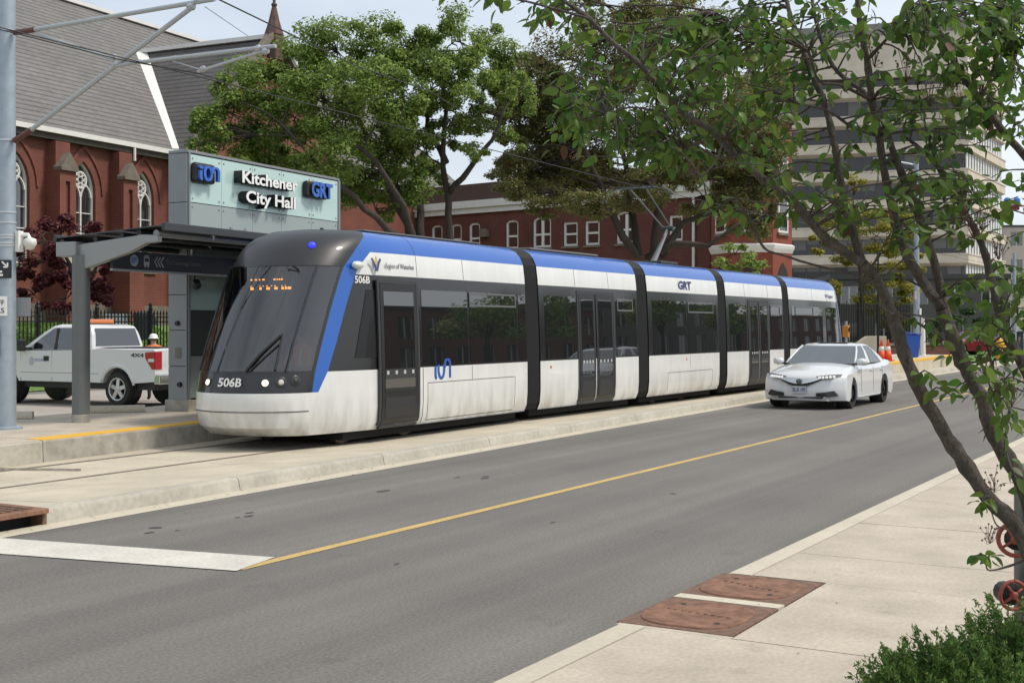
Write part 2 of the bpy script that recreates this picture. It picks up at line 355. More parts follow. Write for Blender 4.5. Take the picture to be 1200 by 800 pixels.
# platform
PZ = .35
plat = thing('platform', None, None); plat['kind'] = 'structure'
segs = [0.5, 5.2, 9.3, 11.9, 15.4, 19, 23, 27, 31, 35, 39, 43.5]
for i, (a, b) in enumerate(zip(segs, segs[1:])):
    b2 = b - .012; W = 3.75
    m = MB(); ring = lambda q: [(q, pe(q) if q < 17 else max(pe(17), 15.02), -.1), (q, (pe(q) if q < 17 else max(pe(17), 15.02)) + .02, PZ - .02), (q, (pe(q) if q < 17 else 15.02) + .04, PZ), (q, pe(q) + W, PZ), (q, pe(q) + W, -.2)]
    m.loft([ring(a), ring(b2)]); m.build('platform_slab', CONC_S if a >= 11 else CONC_K, plat)
    # paving laid on the slab
    n = 3
    for j in range(n):
        y0, y1 = .06 + j * (W - .1) / n, .06 + (j + 1) * (W - .1) / n - .012
        q0 = .62 if (j == 0 and a >= 11.8) else y0
        if a >= 11.8 and j == 0: y0 = .40
        m = MB(); f = lambda q: (pe(q) if q < 17 else 15.02)
        m.loft([[(q, f(q) + y0, PZ - .03), (q, f(q) + y0, PZ + .006), (q, f(q) + y1, PZ + .006), (q, f(q) + y1, PZ - .03)] for q in (a, b2)]); m.build('paving_slab', CONC, plat)
    if a >= 11.8:
        k = 0; q = a
        while q < b2 - .05:
            q2 = min(q + .6, b2); m = MB(); f = lambda q: (pe(q) if q < 17 else 15.02)
            m.loft([[(u, f(u) + .045, PZ - .02), (u, f(u) + .045, PZ + .010), (u, f(u) + .39, PZ + .010), (u, f(u) + .39, PZ - .02)] for u in (q, q2 - .006)]); m.build('edge_tile', YELLOW, plat); q = q2
            if q > 18: break
# street behind the platform, bank and churchyard
sheet('side_street', [(-30, 18.0, -.15), (75, 22.0, -.15), (75, 31, -.15), (40, 33, -.15), (-30, 29, -.15)], M('worn_concrete_road', (.36, .325, .28), .9, var=.1, vs=6, v2=.15, v2s=.5))
bank = MB()
for a, b in zip(range(-30, 66, 6), range(-24, 72, 6)):
    f = lambda q: 31.5 + .08 * q
    bank.quad((a, f(a), -.14), (b, f(b), -.14), (b, f(b) + 7, 1.9), (a, f(a) + 7, 1.9)); bank.quad((a, f(a) + 7, 1.9), (b, f(b) + 7, 1.9), (b, f(b) + 45, 2.4), (a, f(a) + 45, 2.4))
struct(bank.build('grass_bank', GRASSM, fix=False))
# near pavement: kerb top strip and slabs
pav = thing('pavement', None, None); pav['kind'] = 'structure'
rk = thing('near_kerb', None, None); rk['kind'] = 'structure'
s = -4.3
while s < 70:
    e = s + 3.05
    for a, b in ([(s, e)] if not (s < 8.7 and e > 6.95) else [q for q in ((s, min(e, 6.93)), (max(s, 8.72), e)) if q[1] - q[0] > .1]):
        MB().loft([[(q, RK, -.05), (q, RK, .12), (q, RK - .02, .146), (q, RK - .06, .15), (q, RK - .185, .15), (q, RK - .185, -.05)] for q in (a, b - .008)]).build('kerb_stone', CONC_L, rk, auto=40)
    s = e
SX = [-4.3 + 1.76 * i for i in range(14)] + [22.0 + 3.4 * i for i in range(14)]
SX = sorted(set([round(q, 3) for q in SX if abs(q - 6.9) > .9 and abs(q - 8.7) > .9] + [6.90, 8.74]))
for a, b in zip(SX, SX[1:]):
    ys = [(3.135, 1.32), (1.31, -.5), (-.51, -2.3)]
    if (a, b) == (6.90, 8.74): ys[0] = (2.60, 1.32)
    for y1, y0 in ys:
        MB().box(a, b - .010, y0, y1, -.05, .148 + random.uniform(-.001, .0015)).build('paving_slab', CONC, pav)
sheet('frontage', [(-8, -2.31, .146), (70, -2.31, .146), (70, -40, .146), (-8, -40, .146)], GROUNDM)
# two cast iron inlet covers set in the pavement edge
CI = [(6.95, 7.76, 'cast iron cover with oval lid in the pavement edge, beside the longer kerb joint'), (7.89, 8.70, '')]
for i, (a, b, _) in enumerate(CI):
    t = thing('inlet_cover', ['rusty cast iron catch basin cover with a complete oval lid and stud row', 'rusty cast iron catch basin cover with ribbed lid near a paler concrete strip'][i], 'drain cover', (a, 2.62, .15), 0, 'cast iron covers in the near pavement')
    w_ = b - a; m = MB().box(0, w_, 0, .73, -.18, 0.0)
    m.build('frame', RUST2, t, bev=.006)
    m = MB(); n = 28
    el = [(w_ / 2 + .43 * w_ * math.copysign(abs(math.cos(q)) ** .7, math.cos(q)), .37 + .31 * math.copysign(abs(math.sin(q)) ** .7, math.sin(q))) for q in [2 * math.pi * k / n for k in range(n)]]
    m.loft([[(x, y, z) for x, y in [((p[0] - w_ / 2) * sc + w_ / 2, (p[1] - .37) * sc + .37) for p in el]] for sc, z in ((1.02, -.02), (1.02, .004), (1, .010), (.93, .010))]); m.build('lid', RUST, t, auto=30)
    for k in range(9):
        q = (k - 4) * .052
        MB().lathe([(.014, 0), (.011, .006)], (w_ / 2 + (q * .15 if i == 0 else q * .4), .37 + q, .010), n=8).build('stud', RUST if i == 0 else RUST2, t)
    for dx, dy in ((.2, .18), (-.2, -.2)):
        MB().lathe([(.02, 0), (.02, .002)], (w_ / 2 + dx, .37 + dy, .010), n=8).build('lifting_hole', BLACKM, t)
MB().box(7.765, 7.885, 2.62, 3.33, -.05, .153).build('concrete_strip', CONC_L, pav)
MB().box(6.90, 6.945, 2.61, 3.33, -.05, .146).build('concrete_strip', CONC, pav)
# rusty kerb inlet across the street
ti = thing('kerb_inlet', 'rusty steel kerb inlet with grated top and dark gutter opening', 'storm drain', (5.0, lk(7), 0))
bx = Vector((5.0, lk(7), 0))
m = MB()
m.loft([[(q - bx.x, lk(q) - bx.y + y, z) for y, z in ((-.05, .115), (-.05, .165), (.78, .165), (.78, .115))] for q in (5.0, 8.4)]); m.build('top_plate', RUST, ti, bev=.01)
for q in (5.0, 6.7, 8.36): MB().loft([[(u - bx.x, lk(u) - bx.y + y, z) for y, z in ((0, -.05), (0, .115), (.2, .115), (.2, -.05))] for u in (q, q + .05)]).build('jamb', RUST2, ti)
m = MB(); m.loft([[(q - bx.x, lk(q) - bx.y + y, z) for y, z in ((.18, -.05), (.18, .12), (.2, .12), (.2, -.05))] for q in (5.0, 8.4)]); m.build('dark_recess', BLACKM, ti)
q = 5.12
for k in range(31): q += .1; MB().loft([[(u - bx.x, lk(u) - bx.y + y, z) for y, z in ((.05, .165), (.05, .176), (.68, .176), (.68, .165))] for u in (q, q + .055)]).build('grate_bar', RUST2, ti)
# ================================================================ tram
TW = M('tram_white', (.68, .685, .665), .28, coat=.35, var=.03, vs=1.5, v2=.07, v2s=2.5, aniso=(1.6, 1, .35))
def skirt_dirt(m):                                   # road grime low on the flanks, in streaks
    t = m.node_tree; L = t.links.new; p = t.nodes['Principled BSDF']; src = p.inputs['Base Color'].links[0].from_socket
    tcn = t.nodes.new('ShaderNodeTexCoord'); sx = t.nodes.new('ShaderNodeSeparateXYZ'); L(tcn.outputs['Object'], sx.inputs[0]); mr = t.nodes.new('ShaderNodeMapRange'); mr.inputs[1].default_value = .27; mr.inputs[2].default_value = .95; mr.inputs[3].default_value = .75; mr.inputs[4].default_value = .05; L(sx.outputs[2], mr.inputs[0])
    mp_ = t.nodes.new('ShaderNodeMapping'); mp_.inputs['Scale'].default_value = (5, 5, 1.2); L(tcn.outputs['Object'], mp_.inputs[0]); n = t.nodes.new('ShaderNodeTexNoise'); n.inputs['Scale'].default_value = 1; n.inputs['Detail'].default_value = 7; L(mp_.outputs[0], n.inputs['Vector'])
    nm = t.nodes.new('ShaderNodeMapRange'); nm.inputs[1].default_value = .38; nm.inputs[2].default_value = .75; L(n.outputs['Fac'], nm.inputs[0]); mu = t.nodes.new('ShaderNodeMath'); mu.operation = 'MULTIPLY'; L(mr.outputs[0], mu.inputs[0]); L(nm.outputs[0], mu.inputs[1])
    x = t.nodes.new('ShaderNodeMixRGB'); x.inputs[2].default_value = (.30, .27, .22, 1); L(mu.outputs[0], x.inputs[0]); L(src, x.inputs[1]); L(x.outputs[0], p.inputs['Base Color']); return m
skirt_dirt(TW)
TB = M('tram_blue', (.008, .098, .42), .26, coat=.5, var=.02, vs=1)
TBLK = M('tram_black', (.010, .010, .011), .22, coat=.4)
TCOWL = M('tram_dark_cowl', (.016, .017, .019), .42, coat=.15)
TROOF = M('tram_roof_grey', (.12, .125, .13), .6)
TGL = smooth_glass('tram_tinted_glass', (.012, .014, .015), .015)
TRUB = M('bellows_rubber', (.014, .014, .015), .7, var=.15, vs=8)
UNDER = M('underframe', (.012, .012, .012), .9)
SEAM = M('seam_dark', (.03, .03, .03), .8)
LOGO = M('logo_blue', (.015, .085, .36), .4)
LOGON = M('logo_navy', (.03, .04, .16), .4)
LED = M('amber_led', (.5, .15, .02), .5, emis=(1, .33, .06), es=3.0)
WSG = clear_glass('windscreen_glass', (.42, .46, .45), .11)
PROF = [(.27, 1.22), (.40, 1.28), (.64, 1.30), (.92, 1.30), (1.227, 1.298), (1.7, 1.285), (2.25, 1.262), (2.735, 1.236), (2.85, 1.228), (3.10, 1.195), (3.25, 1.13), (3.36, 1.03), (3.44, .88), (3.48, .6)]
PROF = [(z, round(w_ * .98, 4)) for z, w_ in PROF]; PZs = [p[0] for p in PROF]; PWs = [p[1] for p in PROF]
X0 = [.36, .12, 0, .02, .10, .30, .57, .82, .88, 1.06, 1.22, 1.40, 1.64, 1.95]
LS = [1.0, .90, .87, .89, .97, 1.15, 1.38, 1.61, 1.68, 1.93, 2.12, 2.30, 2.44, 2.6]
NF = [.80, .80, .80, .80, .80, .81, .83, .85, .86, .90, .93, .96, .98, 1]      # how far the cab has narrowed at the blue stripe
SW = [.05, .05, .06, .12, .24, .28, .28, .29, .30, .34, .38, .4, .4, .4]
ip = lambda z, a: float(np.interp(z, PZs, a))
tram = thing('tram', 'white, black and blue five-section light rail tram stopped at the platform', 'tram', (14.05, 13.4, TZ))
def side_y(z): return -ip(z, PWs)
CE = 3.0
def cab_w(x, z):                                     # half width of the cab side behind the stripe, x from the nose tip
    ls, nf, wv = ip(z, LS), ip(z, NF), ip(z, PWs); u = min(max((x - ls) / (CE - ls), 0), 1); return wv * (nf + (1 - nf) * (1 - (1 - u) ** 2))
def nose_pt(z, th, sd, e=1.05):
    wv, x0, ls = ip(z, PWs) * ip(z, NF), ip(z, X0), ip(z, LS)
    return Vector((ls - (ls - x0) * max(math.cos(th), 0) ** e, sd * wv * max(math.sin(th), 0) ** e, z))
# modules: joint stations along the track (road frame)
GW = .58
JO = hit(626.5, 400, (0, 12.3), (1, 0)).x, hit(756, 400, (0, 12.3), (1, 0)).x, hit(849, 400, (0, 12.3), (1, 0)).x, hit(923.5, 400, (0, 12.3), (1, 0)).x
A1 = R_(1.8); NOSE = 14.2; TAIL = JO[3] + (JO[0] - NOSE)
def px2x(px, mod):                                    # pixel column -> station in module frame, on the near side face
    if mod == 1:
        d = (math.cos(A1), math.sin(A1)); o = (JO[0] + 1.3 * math.sin(A1), 13.6 - 1.3 * math.cos(A1)); p = hit(px, 400, o, d)
        return (p.x - JO[0]) * d[0] + (p.y - 13.6) * d[1]
    return hit(px, 400, (0, 12.3), (1, 0)).x - JO[mod - 2]
def frame(mod):
    o = Vector((JO[max(mod - 2, 0)], 13.6, 0)) - Vector(tram.location); return o, (A1 if mod == 1 else 0)
rowmat = [0, 0, 0, 0, 2, 2, 2, 0, 0, 1, 1, 1, 3]       # 0 white 1 blue 2 black 3 roof, per profile row
TM = [TW, TB, TBLK, TROOF, TCOWL]
def add_body(mb, xa, xb, caps=(True, True)):
    for sd in (-1, 1):
        for i in range(len(PROF) - 1):
            (z0, w0), (z1, w1) = PROF[i], PROF[i + 1]
            mb.quad((xa, sd * w0, z0), (xb, sd * w0, z0), (xb, sd * w1, z1), (xa, sd * w1, z1), rowmat[i])
    mb.quad((xa, -.6, 3.48), (xb, -.6, 3.48), (xb, .6, 3.48), (xa, .6, 3.48), 3); mb.quad((xa, -1.22, .27), (xb, -1.22, .27), (xb, 1.22, .27), (xa, 1.22, .27), 2)
    ring = [(-w_, z) for z, w_ in PROF] + [(w_, z) for z, w_ in PROF[::-1]]
    for c, x in zip(caps, (xa, xb)):
        if c: mb.add([(x, y, z) for y, z in ring], [tuple(range(len(ring)))], 2)
NU = 14
def nose_grid(mb, gl, sgn, xtip, xend):
    """sgn +1: nose tip at xtip and body towards +x; -1 mirrored. windscreen faces go to gl"""
    ths = [math.pi / 2 * k / NU for k in range(NU + 1)]
    rows = []
    for i, (z, w_) in enumerate(PROF):
        xs_ = [LS[i] + SW[i] + (CE - LS[i] - SW[i]) * u for u in (0, .25, .5, .75, 1)]
        near = [nose_pt(z, t, -1) for t in ths] + [Vector((x, -cab_w(x, z), z)) for x in xs_]
        far = [nose_pt(z, t, 1) for t in ths] + [Vector((x, cab_w(x, z), z)) for x in xs_]
        rows.append(far[::-1] + near[1:])
    n = len(rows[0]); mid = n // 2
    for i in range(len(rows) - 1):
        for j in range(n - 1):
            k = min(abs(j - mid), abs(j + 1 - mid))              # column index away from the centre
            if k >= NU + 1: m = rowmat[i]
            elif k == NU: m = 1 if i >= 3 else 0
            else: m = [0, 0, 0, 2, 5, 5, 5, 5, 4, 4, 4, 4, 4][i]
            if i == 7 and k < NU: m = 5
            q = [rows[i][j], rows[i][j + 1], rows[i + 1][j + 1], rows[i + 1][j]]
            q = [Vector((xtip + sgn * p.x, p.y, p.z)) for p in q]
            if m == 5 and k < NU - 1: gl.add(q, [(0, 1, 2, 3)], 0)
            elif m == 5: mb.add(q, [(0, 1, 2, 3)], 2)
            else: mb.add(q, [(0, 1, 2, 3)], m)
    top = [Vector((xtip + sgn * p.x, p.y, p.z)) for p in rows[-1]]; mb.add(top, [tuple(range(n))], 4)
    bot = [Vector((xtip + sgn * p.x, p.y, p.z)) for p in rows[0]]; mb.add(bot, [tuple(range(n))], 2)
def merge(o, d=.0008):
    bm = bmesh.new(); bm.from_mesh(o.data); bmesh.ops.remove_doubles(bm, verts=bm.verts, dist=d); bmesh.ops.recalc_face_normals(bm, faces=bm.faces); bm.to_mesh(o.data); bm.free()
    o.data.polygons.foreach_set('use_smooth', [True] * len(o.data.polygons)); o.data.set_sharp_from_angle(angle=R_(32))
def sider(x0, x1, z0, z1, off, th, mb, mi=None, n=1):      # panel lying on the (leaning) near side
    zs = sorted(set([z0, z1] + [q for q in PZs if z0 < q < z1]))
    A = [(x0, side_y(z) - off, z) for z in zs] + [(x0, side_y(z) - off + th, z) for z in zs[::-1]]
    B = [(x1, y, z) for _, y, z in A]; mb.loft([A, B], mi=mi)
mods = []
ends = {1: (None, -GW / 2), 2: (GW / 2, JO[1] - JO[0] - GW / 2), 3: (GW / 2, JO[2] - JO[1] - GW / 2), 4: (GW / 2, JO[3] - JO[2] - GW / 2), 5: (GW / 2, None)}
XT = {1: -(JO[0] - NOSE) / math.cos(A1), 5: TAIL - JO[3]}
CABEND = 3.0
for mod in range(1, 6):
    o_, a_ = frame(mod); mb = MB(); gl = MB()
    if mod == 1: nose_grid(mb, gl, 1, XT[1], XT[1] + CABEND); add_body(mb, XT[1] + CABEND, ends[1][1], (False, True))
    elif mod == 5: nose_grid(mb, gl, -1, XT[5], XT[5] - CABEND); add_body(mb, ends[5][0], XT[5] - CABEND, (True, False))
    else: add_body(mb, *ends[mod])
    b = mb.build(['driving_cab_section', 'door_section', 'bogie_section', 'door_section', 'driving_cab_section'][mod - 1], TM, tram, fix=False); merge(b)
    b.location = o_; b.rotation_euler = (0, 0, a_); mods.append(b)
    xa, xb = (XT[1] + 1.7, ends[1][1]) if mod == 1 else ((ends[5][0], XT[5] - 1.7) if mod == 5 else ends[mod])
    MB().box(xa, xb, -1.0, 1.0, .13, .30).build('underframe', UNDER, b)
    if gl.v: q = gl.build('windscreen', WSG, b, fix=False); merge(q)
    # wheels under the skirts
    for xw in ([XT[1] + 2.0, XT[1] + 3.8] if mod == 1 else [XT[5] - 2, XT[5] - 3.8] if mod == 5 else [1.6, 3.4] if mod == 3 else []):
        for sd in (-1, 1): MB().lathe([(.30, -.06), (.33, -.05), (.33, .05), (.30, .06)], (xw, sd * .72, .33 + TZ), (0, 1, 0), 20).build('wheel', STEEL_R, b)
# bellows between the sections
for k, j in enumerate(JO):
    m = MB(); n = 7
    for i in range(n):
        for dx, ins in ((-.021, .05), (0, .015), (.021, .05)):
            pass
    rings = []
    for i in range(2 * n + 1):
        x = -GW / 2 + GW * i / (2 * n); ins = .012 if i % 2 else .055
        rings.append([(x, -(w_ - ins), z) for z, w_ in PROF] + [(x, w_ - ins, z) for z, w_ in PROF[::-1]])
    m.loft(rings); q = m.build('bellows', TRUB, tram); q.location = Vector((j, 13.6, .012)) - Vector(tram.location); q.rotation_euler = (0, 0, A1 * .5 if k == 0 else 0)
# ---- windows, doors and panels of each section
def onmod(o, mod): o.parent = tram; o.location, a = frame(mod); o.rotation_euler = (0, 0, a); return o
def window(mod, p0, p1, z0=1.262, z1=2.53, hopper=None):
    x0, x1 = px2x(p0, mod), px2x(p1, mod); m = MB(); sider(x0 + .012, x1 - .012, z0, z1, .006, .004, m); o = onmod(m.build('window', TGL), mod)
    if hopper:
        h0, h1 = px2x(hopper[0], mod), px2x(hopper[1], mod); m = MB(); t = .035; zb, zt = hopper[2], z1 - .01
        for a, b, c, d in ((h0, h1, zb, zb + t), (h0, h1, zt - t, zt), (h0, h0 + t, zb + t, zt - t), (h1 - t, h1, zb + t, zt - t)): sider(a, b, c, d, .018, .011, m)
        q = m.build('hopper_frame', M('window_frame_grey', (.10, .105, .11), .5), o)
    return o
def door(mod, leaves, z0=.33, z1=2.60):
    for p0, p1 in leaves:
        x0, x1 = px2x(p0, mod), px2x(p1, mod); m = MB(); sider(x0, x1, z0, z1, .012, .03, m); d = onmod(m.build('door', M('door_black', (.014, .014, .015), .35)), mod)
        m = MB(); sider(x0 + .09, x1 - .09, z0 + .52, z1 - .12, .016, .003, m); m.build('door_window', TGL, d)
        m = MB(); sider(x0 + .09, x1 - .09, z0 + .12, z0 + .44, .016, .003, m); m.build('lower_panel', M('door_lower', (.022, .022, .023), .45), d)
        for k in range(4):
            xx = x0 + .16 + k * (x1 - x0 - .32) / 3; m = MB(); sider(xx - .03, xx + .03, 1.14, 1.20, .019, .003, m); m.build('door_sticker', M('sticker', (.45, .45, .44), .6), d)
    a, b = px2x(leaves[0][0], mod), px2x(leaves[-1][1], mod)
    m = MB(); 
    sider(a - .07, a - .012, z0, z1 + .06, .010, .03, m); sider(b + .012, b + .07, z0, z1 + .06, .010, .03, m); sider(a - .012, b + .012, z1 + .01, z1 + .06, .010, .03, m)
    m.build('door_frame', M('door_seal', (.03, .031, .033), .5), mods[mod - 1])
    m = MB(); sider(a - .02, b + .02, .275, .318, .03, .06, m); m.build('door_step', M('step_grey', (.05, .05, .05), .7), mods[mod - 1])
door(1, [(449, 491)]); door(2, [(681, 699.5), (701, 721)]); door(4, [(880, 890.8), (891.6, 902)])
window(1, 497, 551); window(1, 552.5, 609, hopper=(553, 607, 2.27)); window(1, 610, 619)
x0 = XT[1] + 1.9; 
m = MB(); xs_ = [1.78, 2.0, 2.3, 2.6, 2.85]
for z0_, z1_ in ((1.42, 1.7), (1.7, 2.25), (2.25, 2.5)):
    for a, b in zip(xs_, xs_[1:]): 
        o0, o1 = (0, 0) if False else (.30 * (z0_ - 1.42), .30 * (z1_ - 1.42)); f = lambda x, o: x + o * (2.85 - x) / 1.07
        m.quad(*[(XT[1] + f(x, o), -cab_w(f(x, o), z) - .006, z) for x, o, z in ((a, o0, z0_), (b, o0, z0_), (b, o1, z1_), (a, o1, z1_))])
m.build('cab_window', M('cab_side_glass', (.012, .012, .013), .12, spec=.3), mods[0], fix=False)
def cabpos(px, z, off=.005):
    x = px2x(px, 1)
    for _ in range(6):
        y = -cab_w(x - XT[1], z); q = Matrix.Rotation(A1, 4, 'Z') @ Vector((x, y, z)) + Vector((JO[0], 13.6, 0)); D = q.x * FW[0] + q.y * FW[1]; Xr = q.x * RT[0] + q.y * RT[1]; x += (px - (CX + FPX * Xr / D)) / 48
    return Vector((x, -cab_w(x - XT[1], z) - off, z))
window(2, 641, 678); window(2, 724.5, 748, hopper=(726, 744, 2.25))
window(3, 767, 806.5); window(3, 807.5, 842, hopper=(808.5, 838, 2.25))
window(4, 857, 877); window(4, 904.5, 918.5, hopper=(905, 916, 2.22))
window(5, 930, 966, hopper=(934, 955, 2.25)); window(5, 970, 982)
def seamv(mod, px, z0, z1, wd=.010):
    x = px2x(px, mod); m = MB(); sider(x - wd / 2, x + wd / 2, z0, z1, .0025, .004, m); m.build('panel_seam', SEAM, mods[mod - 1])
def seamh(mod, p0, p1, z, wd=.010):
    a, b = px2x(p0, mod), px2x(p1, mod); m = MB(); sider(a, b, z - wd / 2, z + wd / 2, .0025, .004, m); m.build('panel_seam', SEAM, mods[mod - 1])
for px in (494, 548): seamv(1, px, 2.745, 3.095)
seamv(1, 494, 3.11, 3.42)
seamv(1, 555, .96, 1.215); seamv(1, 497.5, .30, 1.215, .016)
seamh(1, 503, 605, .96); seamv(1, 503, .33, .955); seamv(1, 605, .36, .955); seamh(1, 503, 605, .33)
seamv(2, 678, 2.745, 3.095); seamv(2, 717, 2.745, 3.095)
seamv(3, 810, .90, 1.215); seamh(3, 784, 836, .80); seamv(3, 784, .36, .795); seamv(3, 836, .36, .795)
for px in (876, 903): seamv(4, px, 2.745, 3.095)
for px in (955, 972): seamv(5, px, 2.745, 3.095)
# number, logos, door lamps, markers
NY = lambda z, o=.004: side_y(z) - o
T1 = mods[0]
qa, qb = cabpos(415.5, 2.60), cabpos(433, 2.60); text_part('fleet_number', '506B', WHITE, T1, qa, qb - qa, (0, .03, 1), .11, width=(qb - qa).length, depth=.004, bold=.02)
text_part('owner_lettering', 'Region of Waterloo', M('grey_lettering', (.16, .16, .17), .5), T1, (px2x(457.5, 1), NY(2.86), 2.86), (1, 0, 0), (0, .02, 1), .085, width=px2x(490.5, 1) - px2x(457.5, 1), depth=.003)
def ribbon(mb, pts, wd, th, fn, mi=None):
    """flat stroke along 2D points, mapped by fn(x, z, depth)"""
    P = [Vector((a, b)) for a, b in pts]; L_, R2 = [], []
    for i, p in enumerate(P):
        d = (P[min(i + 1, len(P) - 1)] - P[max(i - 1, 0)]).normalized(); nrm = Vector((-d.y, d.x)); L_.append(p + nrm * wd / 2); R2.append(p - nrm * wd / 2)
    mb.loft([[fn(L_[i].x, L_[i].y, 0), fn(R2[i].x, R2[i].y, 0), fn(R2[i].x, R2[i].y, th), fn(L_[i].x, L_[i].y, th)] for i in range(len(P))], mi=mi)
def arc(cx, cz, rx, rz, a0, a1, n=10): return [(cx + rx * math.cos(R_(a0 + (a1 - a0) * k / n)), cz + rz * math.sin(R_(a0 + (a1 - a0) * k / n))) for k in range(n + 1)]
def ion_logo(parent, fn, s, mat, th=.003, mat2=None, name='ion_logo'):
    m = MB(); sw = .15 * s
    ribbon(m, [(.02 * s, .60 * s), (.02 * s, .22 * s)] + arc(.12 * s, .22 * s, .10 * s, .12 * s, 180, 260, 5)[1:], sw * .9, th, fn)
    ribbon(m, arc(.40 * s, .48 * s, .19 * s, .38 * s, -90, 270, 20), sw * .85, th * 1.15, fn)
    ribbon(m, [(.62 * s, .50 * s), (.64 * s, .66 * s)] + arc(.81 * s, .66 * s, .17 * s, .20 * s, 180, 0)[1:] + [(.98 * s, .10 * s)], sw * .85, th * 1.3, fn)
    o = m.build(name, mat, parent)
    m = MB(); m.prism([fn(x, z, 0) for x, z in arc(.02 * s, .80 * s, .10 * s, .10 * s, 0, 330, 11)], Vector(fn(0, 0, th)) - Vector(fn(0, 0, 0))); m.build(name + '_dot', mat2 or mat, o if parent and parent.parent is None else parent)
    return o
fx = px2x(511.5, 1); fs = (px2x(530, 1) - fx) / 1.05
ion_logo(T1, lambda x, z, d: (fx + x, NY(.995 + z, .004) - d, .985 + z * .86), fs, LOGO, mat2=M('logo_green', (.10, .35, .08), .5))
# W emblem with tulip
m = MB(); ex = px2x(442, 1); fn = lambda x, z, d: (ex + x, NY(2.8 + z, .004) - d, 2.80 + z)
ribbon(m, [(.0, .20), (.06, .13), (.11, 0)], .045, .003, fn); ribbon(m, [(.13, 0), (.19, .13), (.25, .20)], .045, .003, fn); ribbon(m, [(.11, 0), (.085, .10)], .03, .004, fn); ribbon(m, [(.13, 0), (.165, .10)], .03, .004, fn)
em = m.build('emblem', LOGON, T1)
m = MB(); m.prism([fn(x, z, .001) for x, z in ((.12, .08), (.155, .15), (.15, .21), (.125, .25), (.10, .21), (.09, .15))], (0, -.002, 0)); m.build('tulip', M('logo_gold', (.50, .38, .10), .5), T1)
g0 = px2x(799, 3)
text_part('operator_lettering', 'GRT', LOGON, mods[2], (g0, NY(2.84, .004), 2.83), (1, 0, 0), (0, .03, 1), .20, width=px2x(814, 3) - g0, depth=.003, bold=.03)
g0 = px2x(970, 5)
text_part('owner_lettering', 'W Region', LOGON, mods[4], (g0, NY(2.84, .004), 2.85), (1, 0, 0), (0, .03, 1), .12, width=px2x(979, 5) - g0, depth=.003)
MARK = M('orange_reflector', (.5, .06, .02), .4)
for mod, px, z in ((2, 647, 1.10), (3, 806, 1.10)):
    MB().lathe([(.03, 0), (.026, .008)], (px2x(px, mod), NY(z, 0), z), (0, -1, 0), 12).build('side_marker', MARK, mods[mod - 1])
# cab camera pod
qc = cabpos(417, 2.88, -.01); MB().loft([[(qc.x + x, qc.y - d, 2.88 + z) for x, z in arc(0, 0, a, b, 0, 330, 11)] for a, b, d in ((.11, .05, 0), (.13, .065, .03), (.12, .06, .08), (.09, .04, .11))]).build('camera_pod', TW, T1, smooth=True)
# nose details: on the nose surface near pixel columns
def nose_at(px, z, sd=None):
    best = None
    for sd_ in (-1, 1):
        for k in range(181):
            th = math.pi / 2 * k / 180; p = nose_pt(z, th, sd_); q = Vector((XT[1] + p.x, p.y, p.z)); wq = Matrix.Rotation(A1, 4, 'Z') @ q + Vector((JO[0], 13.6, 0))
            D = wq.x * FW[0] + wq.y * FW[1]; X = wq.x * RT[0] + wq.y * RT[1]; e = abs(CX + FPX * X / D - px)
            if best is None or e < best[0]: best = (e, q, th, sd_)
    e, q, th, sd_ = best; dt = .02
    a = nose_pt(z, max(th - dt, 0), sd_); b = nose_pt(z, min(th + dt, 1.57), sd_); c = nose_pt(z + .02, th, sd_); tan = (b - a).normalized(); up = (c - nose_pt(z, th, sd_)).normalized()
    if tan.y * sd_ < 0: tan = -tan
    tan = tan if sd_ < 0 else -tan                   # tangent pointing to the viewer's right (towards -y)
    nrm = up.cross(tan) * -1
    if nrm.x > 0: nrm = -nrm
    return q, tan, up, nrm
LAMP = M('headlamp_glass', (.55, .53, .48), .12, spec=.8); LAMPD = M('lamp_housing', (.03, .03, .03), .3)
for px, z, r, lit in ((311, 1.075, .075, 1), (329, 1.085, .085, 0), (346, 1.10, .085, 0), (244.5, 1.075, .07, 1)):
    q, tn, up, nr = nose_at(px, z); m = MB().lathe([(r, -.02), (r, .006), (r * .85, .012)], q, nr, 18); h = m.build('lamp_housing', LAMPD, T1, auto=40)
    if lit: MB().lathe([(r * .7, .010), (r * .55, .03), (r * .2, .038)], q, nr, 18).build('headlamp', M('headlamp_lit', (.8, .75, .6), .2, emis=(1, .9, .7), es=.9), T1, smooth=True)
    else: MB().lathe([(r * .55, .010), (r * .4, .02)], q, nr, 14).build('headlamp', LAMP if px == 329 else LAMPD, T1, smooth=True)
q, tn, up, nr = nose_at(270, 1.075)
text_part('fleet_number', '506B', WHITE, T1, q + nr * .012 - tn * .20 - up * .055, tn, up, .125, width=.40, depth=.003, bold=.025)
# bumper seam, roof line seam, centre lamp
def nose_strip(z, wd, mat, name, t0=0, t1=1.5, off=.004):
    m = MB()
    for sd in (-1, 1):
        for k in range(24):
            a, b = t0 + (t1 - t0) * k / 24, t0 + (t1 - t0) * (k + 1) / 24
            P = []
            for t_ in (a, b):
                for zz in (z - wd / 2, z + wd / 2):
                    p = nose_pt(zz, t_, sd); s_ = Vector((p.x - 1.6, p.y, 0)).normalized() * off; P.append(Vector((XT[1] + p.x, p.y, zz)) + s_)
            m.quad(P[0], P[2], P[3], P[1])
    return m.build(name, mat, T1, fix=False)
nose_strip(.645, .014, SEAM, 'bumper_seam'); nose_strip(2.85, .02, TBLK, 'windscreen_seal'); nose_strip(1.235, .03, TBLK, 'windscreen_seal')
